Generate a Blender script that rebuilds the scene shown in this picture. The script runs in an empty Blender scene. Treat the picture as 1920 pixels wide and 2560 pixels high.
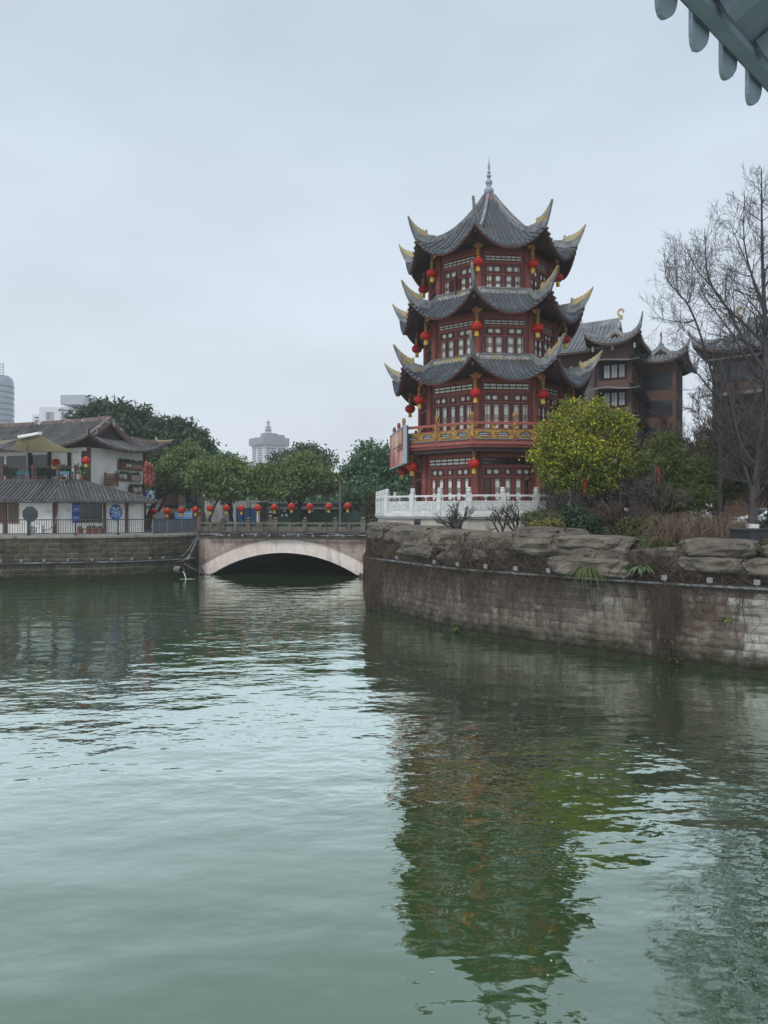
import bpy, math, random
import numpy as np
from mathutils import Vector, Matrix, noise as mnoise
R = math.radians
scene = bpy.context.scene
COL = scene.collection
random.seed(7)
rng = np.random.default_rng(7)

# ------------------------------------------------------------------ camera
F = 1850.0                      # focal length in photo pixels (1920 x 2560)
CH = 4.0                        # camera height above the water, in layout units
UNIT = 1.28                     # metres to one layout unit (set on every object at the end)
cam_d = bpy.data.cameras.new('camera')
cam = bpy.data.objects.new('camera', cam_d); COL.objects.link(cam)
cam_d.sensor_fit = 'VERTICAL'; cam_d.sensor_height = 36.0
cam_d.lens = 36.0 * F / 2560.0
cam_d.clip_start = 0.1; cam_d.clip_end = 6000
cam.location = (0, 0, CH * UNIT); cam.rotation_euler = (R(90), 0, 0)
scene.camera = cam

# ------------------------------------------------------------------ sky, sun, exposure
SUN_EL, SUN_AZ = 52, 205        # azimuth clockwise from +Y (205 = behind the camera, a little left)
w = bpy.data.worlds.new('World'); scene.world = w; w.use_nodes = True
nt = w.node_tree; nt.nodes.clear()
out = nt.nodes.new('ShaderNodeOutputWorld'); bg = nt.nodes.new('ShaderNodeBackground')
sky = nt.nodes.new('ShaderNodeTexSky'); sky.sky_type = 'NISHITA'; sky.sun_disc = False
sky.sun_elevation = R(SUN_EL); sky.sun_rotation = R(SUN_AZ)
sky.air_density = 1.0; sky.dust_density = 4.0
tc = nt.nodes.new('ShaderNodeTexCoord'); sep = nt.nodes.new('ShaderNodeSeparateXYZ')
ramp = nt.nodes.new('ShaderNodeValToRGB')
nt.links.new(tc.outputs['Generated'], sep.inputs[0])
# large soft cloud banks in the overcast layer
cmap = nt.nodes.new('ShaderNodeMapping'); cmap.inputs['Scale'].default_value = (1.6, 1.6, 4.2)
cn = nt.nodes.new('ShaderNodeTexNoise'); cn.inputs['Scale'].default_value = 1.5; cn.inputs['Detail'].default_value = 4; cn.inputs['Roughness'].default_value = 0.5
nt.links.new(tc.outputs['Generated'], cmap.inputs[0]); nt.links.new(cmap.outputs[0], cn.inputs['Vector'])
nt.links.new(sep.outputs['Z'], ramp.inputs[0])
e = ramp.color_ramp.elements
e[0].position = 0.0; e[0].color = (0.495, 0.535, 0.58, 1)
e[1].position = 1.0; e[1].color = (0.405, 0.47, 0.55, 1)
m_ = e.new(0.25); m_.color = (0.47, 0.525, 0.59, 1)
m_ = e.new(0.55); m_.color = (0.395, 0.46, 0.54, 1)
cr = nt.nodes.new('ShaderNodeMapRange'); cr.inputs[1].default_value = 0.3; cr.inputs[2].default_value = 0.7; cr.inputs[3].default_value = 0.90; cr.inputs[4].default_value = 1.09
nt.links.new(cn.outputs['Fac'], cr.inputs[0])
mul = nt.nodes.new('ShaderNodeVectorMath'); mul.operation = 'SCALE'
nt.links.new(ramp.outputs[0], mul.inputs[0]); nt.links.new(cr.outputs[0], mul.inputs['Scale'])
ns = nt.nodes.new('ShaderNodeVectorMath'); ns.operation = 'SCALE'; ns.inputs['Scale'].default_value = 0.05
nt.links.new(sky.outputs[0], ns.inputs[0])
mx = nt.nodes.new('ShaderNodeMix'); mx.data_type = 'RGBA'; mx.inputs[0].default_value = 0.93   # the cloud layer hides most of the clear sky
nt.links.new(ns.outputs[0], mx.inputs[6]); nt.links.new(mul.outputs[0], mx.inputs[7])
nt.links.new(mx.outputs[2], bg.inputs[0]); bg.inputs[1].default_value = 1.0
nt.links.new(bg.outputs[0], out.inputs[0])
sun_d = bpy.data.lights.new('sun', 'SUN'); sun_d.energy = 1.5; sun_d.angle = R(25); sun_d.color = (1.0, 0.97, 0.93)
sun = bpy.data.objects.new('sun', sun_d); COL.objects.link(sun)
sd = Vector((math.sin(R(SUN_AZ)) * math.cos(R(SUN_EL)), math.cos(R(SUN_AZ)) * math.cos(R(SUN_EL)), math.sin(R(SUN_EL))))
sun.rotation_euler = sd.to_track_quat('Z', 'Y').to_euler(); sun.location = (0, -20, 60)
vs = scene.view_settings
vs.view_transform = 'Standard'; vs.look = 'None'; vs.gamma = 1; vs.exposure = 0.66; vs.use_curve_mapping = False
scene.render.engine = 'CYCLES'
cy = scene.cycles
cy.use_denoising = True; cy.max_bounces = 6; cy.diffuse_bounces = 3; cy.glossy_bounces = 3
cy.transmission_bounces = 4; cy.transparent_max_bounces = 8; cy.volume_bounces = 1
cy.use_adaptive_sampling = True; cy.adaptive_threshold = 0.015; cy.caustics_reflective = True; cy.caustics_refractive = False

# ------------------------------------------------------------------ helpers
def P(px, py, D):
    """photo pixel at depth D -> world point"""
    return Vector(((px - 960) / F * D, D, CH - (py - 1280) / F * D))
def PX(px, D): return (px - 960) / F * D
def PZ(py, D): return CH - (py - 1280) / F * D

MATS = {}
def mat(name, c1, c2=None, scale=3.0, rough=0.8, bump=0.0, bscale=None, metal=0.0, spec=0.3, rand=0.0, isl=0.0,
        detail=5, trans=0.0, stretch=(1, 1, 1), coord='pos', fac=(0.35, 0.65), c3=None, s3=1.0, f3=(0.55, 0.7), bdist=0.02):
    if name in MATS: return MATS[name]
    m = bpy.data.materials.new(name); MATS[name] = m; m.use_nodes = True
    t = m.node_tree; b = t.nodes['Principled BSDF']; N = t.nodes.new; L = t.links.new
    b.inputs['Roughness'].default_value = rough; b.inputs['Metallic'].default_value = metal
    b.inputs['Specular IOR Level'].default_value = spec
    if coord == 'pos':
        src = N('ShaderNodeNewGeometry').outputs['Position']
    else:
        src = N('ShaderNodeTexCoord').outputs['Object']
    mp = N('ShaderNodeMapping'); mp.inputs['Scale'].default_value = tuple(q / UNIT for q in stretch) if coord == 'pos' else stretch; L(src, mp.inputs[0]); v = mp.outputs[0]
    c1 = tuple(c1) + (1,); colr = None
    if c2 is not None:
        n = N('ShaderNodeTexNoise'); n.inputs['Scale'].default_value = scale; n.inputs['Detail'].default_value = detail
        n.inputs['Roughness'].default_value = 0.62; L(v, n.inputs['Vector'])
        mr = N('ShaderNodeMapRange'); mr.inputs[1].default_value = fac[0]; mr.inputs[2].default_value = fac[1]; L(n.outputs['Fac'], mr.inputs[0])
        mi = N('ShaderNodeMix'); mi.data_type = 'RGBA'; mi.inputs[6].default_value = c1; mi.inputs[7].default_value = tuple(c2) + (1,)
        L(mr.outputs[0], mi.inputs[0]); colr = mi.outputs[2]
        if c3 is not None:
            n3 = N('ShaderNodeTexNoise'); n3.inputs['Scale'].default_value = s3; n3.inputs['Detail'].default_value = 6; L(mp.outputs[0] if stretch == (1, 1, 1) else src, n3.inputs['Vector'])
            m3 = N('ShaderNodeMapRange'); m3.inputs[1].default_value = f3[0]; m3.inputs[2].default_value = f3[1]; L(n3.outputs['Fac'], m3.inputs[0])
            k3 = N('ShaderNodeMix'); k3.data_type = 'RGBA'; L(m3.outputs[0], k3.inputs[0]); L(colr, k3.inputs[6]); k3.inputs[7].default_value = tuple(c3) + (1,)
            colr = k3.outputs[2]
    if rand or isl:
        if colr is None:
            rg = N('ShaderNodeRGB'); rg.outputs[0].default_value = c1; colr = rg.outputs[0]
        r_ = N('ShaderNodeObjectInfo').outputs['Random'] if rand else N('ShaderNodeNewGeometry').outputs['Random Per Island']
        a_ = rand or isl
        mr2 = N('ShaderNodeMapRange'); mr2.inputs[3].default_value = 1 - a_; mr2.inputs[4].default_value = 1 + a_; L(r_, mr2.inputs[0])
        sc = N('ShaderNodeVectorMath'); sc.operation = 'SCALE'; L(colr, sc.inputs[0]); L(mr2.outputs[0], sc.inputs['Scale']); colr = sc.outputs[0]
    if colr is None: b.inputs['Base Color'].default_value = c1
    else: L(colr, b.inputs['Base Color'])
    if bump:
        nb = N('ShaderNodeTexNoise'); nb.inputs['Scale'].default_value = bscale or scale * 4; nb.inputs['Detail'].default_value = 6; L(v, nb.inputs['Vector'])
        bp = N('ShaderNodeBump'); bp.inputs['Strength'].default_value = bump; bp.inputs['Distance'].default_value = bdist
        L(nb.outputs['Fac'], bp.inputs['Height']); L(bp.outputs[0], b.inputs['Normal'])
    if trans:
        tr = N('ShaderNodeBsdfTranslucent'); ms = N('ShaderNodeMixShader'); ms.inputs[0].default_value = trans
        if colr is None: tr.inputs[0].default_value = c1
        else: L(colr, tr.inputs[0])
        o = t.nodes['Material Output']; L(b.outputs[0], ms.inputs[1]); L(tr.outputs[0], ms.inputs[2]); L(ms.outputs[0], o.inputs[0])
    return m

WM = {}                                    # world matrix of every parent made here
def empty(name, loc, label, cat, group=None):
    o = bpy.data.objects.new(name, None); COL.objects.link(o); o.location = loc
    o.empty_display_size = 0.2
    o['label'] = label; o['category'] = cat
    if group: o['group'] = group
    WM[o.name] = Matrix.Translation(Vector(loc)); return o
def tag(o, label, cat, group=None):
    o['label'] = label; o['category'] = cat
    if group: o['group'] = group
    return o
def put(mesh, name, parent=None, M=None):
    """link mesh as object with world matrix M under parent"""
    o = bpy.data.objects.new(name, mesh); COL.objects.link(o)
    M = M or Matrix.Identity(4)
    if parent is not None:
        o.parent = parent; o.matrix_parent_inverse = WM[parent.name].inverted()
    o.matrix_basis = M; WM[o.name] = M
    return o
def struct(o): o['kind'] = 'structure'; return o
def stuff(o): o['kind'] = 'stuff'; return o
def copy_thing(root, loc, rotz=None, label=None, group=None, scale=None):
    r = root.copy(); COL.objects.link(r); r.location = loc
    if rotz is not None: r.rotation_euler = (0, 0, rotz)
    if scale is not None: r.scale = scale
    if label: r['label'] = label
    if group: r['group'] = group
    for ch in root.children:
        c = ch.copy(); COL.objects.link(c); c.parent = r
        for g in ch.children:
            d = g.copy(); COL.objects.link(d); d.parent = c
    return r

class MB:
    def __init__(s): s.v = []; s.f = []; s.m = []
    def add(s, vs, fs, m=0):
        o = len(s.v); s.v.extend([tuple(p) for p in vs])
        for f in fs: s.f.append(tuple(i + o for i in f)); s.m.append(m)
        return s
    def obox(s, c, ax, ay, az, m=0):
        """box at centre c with half-axis vectors"""
        c = Vector(c); ax = Vector(ax); ay = Vector(ay); az = Vector(az)
        vs = [c + ax * i + ay * j + az * k for k in (-1, 1) for j in (-1, 1) for i in (-1, 1)]
        return s.add(vs, [(0, 2, 3, 1), (4, 5, 7, 6), (0, 1, 5, 4), (2, 6, 7, 3), (0, 4, 6, 2), (1, 3, 7, 5)], m)
    def box(s, x0, x1, y0, y1, z0, z1, m=0):
        return s.obox(((x0 + x1) / 2, (y0 + y1) / 2, (z0 + z1) / 2), ((x1 - x0) / 2, 0, 0), (0, (y1 - y0) / 2, 0), (0, 0, (z1 - z0) / 2), m)
    def bar(s, a, b, w, h=None, up=(0, 0, 1), m=0):
        a = Vector(a); b = Vector(b); d = b - a; L = d.length
        if L < 1e-6: return s
        d /= L; u = Vector(up); x = d.cross(u)
        if x.length < 1e-4: x = d.cross(Vector((0, 1, 0)))
        x.normalize(); u = x.cross(d)
        h = w if h is None else h
        return s.obox((a + b) / 2, d * L / 2, x * w / 2, u * h / 2, m)
    def tube(s, pts, rad, n=6, m=0, cap=True):
        pts = [Vector(p) for p in pts]; k = len(pts)
        if not hasattr(rad, '__len__'): rad = [rad] * k
        o = len(s.v); prev = None
        for i, p in enumerate(pts):
            d = (pts[min(i + 1, k - 1)] - pts[max(i - 1, 0)])
            if d.length < 1e-9: d = Vector((0, 0, 1))
            d.normalize()
            if prev is None:
                a = d.orthogonal().normalized()
            else:
                a = prev - d * prev.dot(d)
                if a.length < 1e-6: a = d.orthogonal()
                a.normalize()
            prev = a; b = d.cross(a)
            for j in range(n):
                t = 2 * math.pi * j / n
                s.v.append(tuple(p + (a * math.cos(t) + b * math.sin(t)) * rad[i]))
        for i in range(k - 1):
            for j in range(n):
                j2 = (j + 1) % n
                s.f.append((o + i * n + j, o + i * n + j2, o + (i + 1) * n + j2, o + (i + 1) * n + j)); s.m.append(m)
        if cap and n > 2:
            s.f.append(tuple(o + j for j in range(n - 1, -1, -1))); s.m.append(m)
            s.f.append(tuple(o + (k - 1) * n + j for j in range(n))); s.m.append(m)
        return s
    def lathe(s, prof, n=12, c=(0, 0, 0), m=0, ang0=0.0, cap=True):
        o = len(s.v); c = Vector(c)
        for r, z in prof:
            for j in range(n):
                t = ang0 + 2 * math.pi * j / n
                s.v.append((c.x + r * math.cos(t), c.y + r * math.sin(t), c.z + z))
        for i in range(len(prof) - 1):
            for j in range(n):
                j2 = (j + 1) % n
                s.f.append((o + i * n + j, o + i * n + j2, o + (i + 1) * n + j2, o + (i + 1) * n + j)); s.m.append(m)
        if cap:
            s.f.append(tuple(o + j for j in range(n - 1, -1, -1))); s.m.append(m)
            k = len(prof) - 1
            s.f.append(tuple(o + k * n + j for j in range(n))); s.m.append(m)
        return s
    def prism(s, poly, fn0, fn1, m=0):
        """poly: 2d points; fn0/fn1 map (a,b) to the two cap positions"""
        k = len(poly); o = len(s.v)
        s.v.extend([tuple(fn0(*p)) for p in poly]); s.v.extend([tuple(fn1(*p)) for p in poly])
        s.f.append(tuple(o + i for i in range(k - 1, -1, -1))); s.m.append(m)
        s.f.append(tuple(o + k + i for i in range(k))); s.m.append(m)
        for i in range(k):
            j = (i + 1) % k
            s.f.append((o + i, o + j, o + k + j, o + k + i)); s.m.append(m)
        return s
    def grid(s, fn, nu, nv, m=0, flip=False):
        o = len(s.v)
        for j in range(nv + 1):
            for i in range(nu + 1): s.v.append(tuple(fn(i / nu, j / nv)))
        for j in range(nv):
            for i in range(nu):
                a = o + j * (nu + 1) + i; q = (a, a + 1, a + nu + 2, a + nu + 1)
                s.f.append(q[::-1] if flip else q); s.m.append(m)
        return s
    def quad(s, a, b, c, d, m=0): return s.add([a, b, c, d], [(0, 1, 2, 3)], m)
    def mesh(s, name, mats, smooth=False):
        me = bpy.data.meshes.new(name); me.from_pydata(s.v, [], s.f)
        for mm in (mats if isinstance(mats, (list, tuple)) else [mats]): me.materials.append(mm)
        if any(s.m): me.polygons.foreach_set('material_index', s.m)
        if smooth: me.polygons.foreach_set('use_smooth', [True] * len(me.polygons))
        me.update(); return me
    def obj(s, name, mats, parent=None, smooth=False, M=None):
        return put(s.mesh(name, mats, smooth), name, parent, M)

def catmull(pts, step=0.25):
    pts = [Vector(p) for p in pts]; out = []
    for i in range(len(pts) - 1):
        p0 = pts[max(i - 1, 0)]; p1 = pts[i]; p2 = pts[i + 1]; p3 = pts[min(i + 2, len(pts) - 1)]
        n = max(2, int((p2 - p1).length / step))
        for k in range(n):
            t = k / n
            out.append(0.5 * ((2 * p1) + (p2 - p0) * t + (2 * p0 - 5 * p1 + 4 * p2 - p3) * t * t + (3 * p1 - p0 - 3 * p2 + p3) * t ** 3))
    out.append(pts[-1]); return out
class Path:
    """plan curve with arc length"""
    def __init__(s, pts, step=0.2):
        s.p = catmull([(a, b, 0) for a, b in pts], step); s.l = [0.0]
        for a, b in zip(s.p, s.p[1:]): s.l.append(s.l[-1] + (b - a).length)
        s.L = s.l[-1]
    def at(s, t):
        t = min(max(t, 0), s.L - 1e-6)
        i = int(np.searchsorted(s.l, t, side='right')) - 1
        k = (t - s.l[i]) / max(s.l[i + 1] - s.l[i], 1e-9)
        return s.p[i].lerp(s.p[i + 1], k)
    def tan(s, t):
        d = s.at(t + 0.15) - s.at(t - 0.15); return d.normalized()
    def px(s, px):
        """arc length where the sight line of photo column px meets the curve (nearest hit)"""
        best = None; q = (px - 960) / F
        for i in range(len(s.p) - 1):
            a = s.p[i].x - q * s.p[i].y; b = s.p[i + 1].x - q * s.p[i + 1].y
            if a * b <= 0 and a != b:
                k = a / (a - b); y = s.p[i].y * (1 - k) + s.p[i + 1].y * k
                if best is None or y < best[0]: best = (y, s.l[i] + k * (s.l[i + 1] - s.l[i]))
        return best[1] if best else None

def text_mesh(body, size, name, m, extrude=0.02):
    cu = bpy.data.curves.new(name, 'FONT'); cu.body = body; cu.size = size; cu.extrude = extrude
    cu.align_x = 'CENTER'; cu.align_y = 'CENTER'; cu.resolution_u = 2
    o = bpy.data.objects.new(name, cu); COL.objects.link(o)
    me = bpy.data.meshes.new_from_object(o.evaluated_get(bpy.context.evaluated_depsgraph_get()))
    bpy.data.objects.remove(o); me.materials.clear(); me.materials.append(m); me.name = name
    return me
def frame_matrix(c, right, up):
    """matrix whose X is right, Y is up, Z the outward normal"""
    r = Vector(right).normalized(); u = Vector(up).normalized(); n = r.cross(u)
    return Matrix(((r.x, u.x, n.x, c[0]), (r.y, u.y, n.y, c[1]), (r.z, u.z, n.z, c[2]), (0, 0, 0, 1)))
# ------------------------------------------------------------------ materials
M_red = mat('lacquer_red', (0.225, 0.068, 0.06), (0.15, 0.05, 0.046), 1.6, 0.55, 0.15, 14, spec=0.35)
M_reddark = mat('lattice_wood', (0.085, 0.035, 0.03), (0.11, 0.042, 0.036), 6, 0.6)
M_redbeam = mat('beam_red', (0.28, 0.085, 0.07), (0.21, 0.065, 0.056), 3, 0.6, 0.1, 12)
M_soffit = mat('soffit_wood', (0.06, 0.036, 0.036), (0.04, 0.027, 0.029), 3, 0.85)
M_fascia = mat('eave_fascia', (0.13, 0.045, 0.042), (0.09, 0.04, 0.04), 4, 0.7)
M_pane = mat('window_paper', (0.74, 0.72, 0.66), (0.56, 0.56, 0.53), 5, 0.35, spec=0.4, rand=0.08)
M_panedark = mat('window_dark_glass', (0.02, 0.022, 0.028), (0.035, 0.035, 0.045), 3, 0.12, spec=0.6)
M_tile = mat('roof_tile', (0.06, 0.073, 0.094), (0.115, 0.132, 0.158), 3.5, 0.75, 0.4, 18, rand=0.18, c3=(0.055, 0.06, 0.045), s3=0.9, f3=(0.52, 0.7))
M_tilepan = mat('roof_pan_tile', (0.05, 0.053, 0.058), (0.095, 0.1, 0.105), 5, 0.85, 0.5, 20, c3=(0.05, 0.055, 0.035), s3=1.2)
M_ridge = mat('ridge_plaster', (0.27, 0.28, 0.29), (0.11, 0.12, 0.125), 4.0, 0.8, 0.4, 16, c3=(0.33, 0.23, 0.055), s3=2.6, f3=(0.62, 0.68))
M_band = mat('ridge_relief_band', (0.36, 0.36, 0.35), (0.17, 0.17, 0.165), 5.0, 0.7, 0.5, 12, c3=(0.42, 0.28, 0.05), s3=3.2, f3=(0.54, 0.6))
M_gold = mat('gilt_carving', (0.42, 0.25, 0.05), (0.17, 0.085, 0.025), 9, 0.4, 1.0, 16, metal=0.35, spec=0.5, bdist=0.05)
M_goldtop = mat('gilt_ceramic', (0.46, 0.33, 0.1), (0.27, 0.26, 0.23), 6, 0.45, 0.8, 20, metal=0.2, spec=0.5)
M_spire = mat('glazed_ceramic', (0.32, 0.36, 0.44), (0.2, 0.23, 0.3), 6, 0.35, 0.3, 14, spec=0.5)
M_marble = mat('white_marble', (0.6, 0.61, 0.605), (0.47, 0.48, 0.475), 3.2, 0.55, 0.3, 20, c3=(0.4, 0.41, 0.39), s3=2.2, f3=(0.62, 0.8))
M_marblecarve = mat('white_marble_carved', (0.55, 0.56, 0.555), (0.38, 0.39, 0.385), 7, 0.6, 1.0, 9, bdist=0.06)
M_plinth = mat('plinth_stone', (0.52, 0.49, 0.43), (0.4, 0.38, 0.33), 2.0, 0.8, 0.3, 15, c3=(0.3, 0.26, 0.2), s3=1.2, f3=(0.58, 0.75))
M_lantern = mat('lantern_silk', (0.52, 0.03, 0.022), (0.42, 0.026, 0.02), 6, 0.5, spec=0.3, trans=0.3)
M_lanternold = mat('lantern_silk_faded', (0.33, 0.09, 0.078), (0.27, 0.07, 0.062), 4, 0.6, trans=0.25)
M_lanterngold = mat('lantern_gold', (0.62, 0.42, 0.07), (0.5, 0.32, 0.05), 12, 0.5)
M_wire = mat('wire_black', (0.02, 0.02, 0.022), rough=0.6)
M_white = mat('lime_plaster', (0.78, 0.77, 0.74), (0.67, 0.66, 0.63), 1.2, 0.9, 0.2, 12, c3=(0.36, 0.35, 0.32), s3=1.1, f3=(0.6, 0.82))
M_wood = mat('sign_wood', (0.17, 0.1, 0.065), (0.11, 0.065, 0.045), 3, 0.75, 0.3, 12, stretch=(1, 1, 9))
M_maroon = mat('post_maroon', (0.12, 0.05, 0.045), (0.085, 0.04, 0.038), 4, 0.7, 0.2, 10)
M_brownframe = mat('brown_frame', (0.2, 0.11, 0.06), (0.15, 0.08, 0.045), 5, 0.7)
M_darkglass = mat('shop_glass', (0.018, 0.022, 0.028), (0.03, 0.034, 0.04), 1.5, 0.1, spec=0.6)
M_steel = mat('grey_steel', (0.2, 0.21, 0.22), (0.14, 0.15, 0.16), 4, 0.5, metal=0.5)
M_dsteel = mat('dark_steel', (0.04, 0.045, 0.05), (0.06, 0.06, 0.065), 4, 0.6, metal=0.3)
M_pipe = mat('galvanised_pipe', (0.27, 0.28, 0.29), (0.1, 0.1, 0.1), 3.0, 0.55, metal=0.4, c3=(0.08, 0.07, 0.06), s3=0.8, f3=(0.5, 0.6))
M_lamp = mat('lamp_casing', (0.22, 0.23, 0.235), (0.13, 0.135, 0.14), 20, 0.5)
M_white2 = mat('white_paint', (0.75, 0.75, 0.74), (0.65, 0.65, 0.64), 3, 0.5)
M_green = mat('green_hoarding', (0.025, 0.075, 0.055), (0.018, 0.055, 0.042), 1.5, 0.7)
M_greensign = mat('green_sign', (0.03, 0.2, 0.13), (0.03, 0.16, 0.11), 2, 0.6)
M_blue = mat('blue_board', (0.12, 0.32, 0.66), (0.16, 0.38, 0.72), 0.7, 0.6)
M_bluedeep = mat('blue_print', (0.015, 0.05, 0.26), (0.04, 0.2, 0.55), 2.4, 0.5, fac=(0.45, 0.6))
M_redposter = mat('red_poster', (0.32, 0.075, 0.075), (0.45, 0.2, 0.18), 0.9, 0.6, c3=(0.6, 0.45, 0.34), s3=0.7, f3=(0.5, 0.7))
M_canvas = mat('awning_canvas', (0.42, 0.37, 0.22), (0.36, 0.31, 0.18), 1.5, 0.8, trans=0.35)
M_canvaslight = mat('awning_canvas_pale', (0.52, 0.49, 0.37), (0.45, 0.42, 0.31), 1.2, 0.8, trans=0.3)
M_tealcloth = mat('blue_tablecloth', (0.06, 0.2, 0.26), (0.05, 0.16, 0.21), 4, 0.8)
M_terra = mat('terracotta', (0.25, 0.09, 0.06), (0.2, 0.07, 0.05), 6, 0.85)
M_bark = mat('bark', (0.060, 0.052, 0.046), (0.036, 0.031, 0.029), 5, 0.95, 0.8, 16)
M_barkgrey = mat('bark_grey', (0.1, 0.09, 0.085), (0.06, 0.053, 0.05), 4, 0.95, 0.6, 16)
M_twig = mat('twig_brown', (0.098, 0.073, 0.059), (0.063, 0.049, 0.042), 3, 0.95)
M_vine = mat('dry_vine', (0.09, 0.065, 0.05), (0.055, 0.04, 0.032), 2, 0.95)
M_leafcamphor = mat('leaf_camphor', (0.098, 0.15, 0.05), (0.16, 0.22, 0.075), 0.55, 0.6, isl=0.35, trans=0.3)
M_leafdark = mat('leaf_dark', (0.038, 0.074, 0.042), (0.062, 0.108, 0.055), 0.5, 0.65, isl=0.35, trans=0.2)
M_leafmid = mat('leaf_mid', (0.056, 0.123, 0.071), (0.101, 0.190, 0.091), 0.6, 0.6, isl=0.35, trans=0.25)
M_leafbamboo = mat('leaf_bamboo', (0.085, 0.112, 0.03), (0.13, 0.155, 0.045), 0.9, 0.6, isl=0.4, trans=0.3)
M_leafmimosa = mat('leaf_mimosa', (0.12, 0.165, 0.03), (0.2, 0.225, 0.035), 0.9, 0.6, isl=0.35, trans=0.3)
M_flower = mat('mimosa_flower', (0.52, 0.46, 0.03), (0.62, 0.54, 0.05), 3, 0.7, isl=0.3, trans=0.3)
M_leafyellow = mat('leaf_yellowgreen', (0.16, 0.16, 0.045), (0.22, 0.2, 0.07), 2, 0.7, isl=0.3, trans=0.2)
M_leafgrey = mat('leaf_greygreen', (0.09, 0.105, 0.055), (0.13, 0.14, 0.075), 2, 0.7, isl=0.3, trans=0.2)
M_agave = mat('strap_leaf', (0.09, 0.17, 0.03), (0.16, 0.24, 0.06), 4, 0.5, isl=0.3, trans=0.25)
M_grass = mat('grass_blade', (0.05, 0.08, 0.02), (0.09, 0.11, 0.035), 1.5, 0.8, isl=0.3, trans=0.2)
M_rock = mat('boulder_stone', (0.155, 0.132, 0.106), (0.08, 0.07, 0.06), 2.6, 0.95, 1.0, 14, rand=0.16, detail=9, stretch=(1, 1, 1.8), c3=(0.2, 0.175, 0.135), s3=0.9, f3=(0.55, 0.7), bdist=0.06)
M_soil = mat('soil', (0.065, 0.055, 0.035), (0.045, 0.06, 0.022), 0.9, 1.0, 0.6, 8)
M_street = mat('paving', (0.2, 0.195, 0.185), (0.15, 0.148, 0.14), 0.6, 0.9, 0.2, 12)
M_asphalt = mat('asphalt', (0.06, 0.06, 0.062), (0.048, 0.048, 0.05), 0.8, 0.9, 0.2, 20)
M_grey = mat('far_concrete', (0.27, 0.29, 0.31), (0.23, 0.25, 0.27), 0.2, 0.85)
M_farwhite = mat('far_white', (0.6, 0.62, 0.65), (0.53, 0.55, 0.58), 0.1, 0.8)
M_farglass = mat('far_glass', (0.16, 0.22, 0.27), (0.23, 0.29, 0.34), 0.15, 0.25, spec=0.6)
M_farwin = mat('far_window', (0.07, 0.085, 0.11), (0.1, 0.115, 0.14), 0.3, 0.3)
M_brownwall = mat('brown_cladding', (0.1, 0.056, 0.042), (0.075, 0.043, 0.034), 0.8, 0.7, 0.1, 6)
M_hair = mat('hair', (0.012, 0.011, 0.011), rough=0.6)
M_skin = mat('skin', (0.42, 0.25, 0.18), rough=0.6)
M_jacket = mat('magenta_jacket', (0.3, 0.03, 0.08), rough=0.8)
M_carwhite = mat('car_paint', (0.72, 0.72, 0.73), rough=0.25, spec=0.6)
M_tyre = mat('tyre', (0.015, 0.015, 0.016), rough=0.8)

def brick_mat(name, c1, c2, mortar, sx, sy, scale):
    """small grey facing bricks of a far wall, flat from here"""
    m = bpy.data.materials.new(name); m.use_nodes = True; t = m.node_tree; b = t.nodes['Principled BSDF']
    g = t.nodes.new('ShaderNodeTexCoord'); bt = t.nodes.new('ShaderNodeTexBrick')
    bt.inputs['Color1'].default_value = c1 + (1,); bt.inputs['Color2'].default_value = c2 + (1,); bt.inputs['Mortar'].default_value = mortar + (1,)
    bt.inputs['Scale'].default_value = scale; bt.inputs['Brick Width'].default_value = sx; bt.inputs['Row Height'].default_value = sy; bt.inputs['Mortar Size'].default_value = 0.02
    mp = t.nodes.new('ShaderNodeMapping'); mp.inputs['Rotation'].default_value = (R(90), 0, 0)
    t.links.new(g.outputs['Object'], mp.inputs[0]); t.links.new(mp.outputs[0], bt.inputs['Vector']); t.links.new(bt.outputs[0], b.inputs['Base Color'])
    b.inputs['Roughness'].default_value = 0.9
    return m

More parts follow.
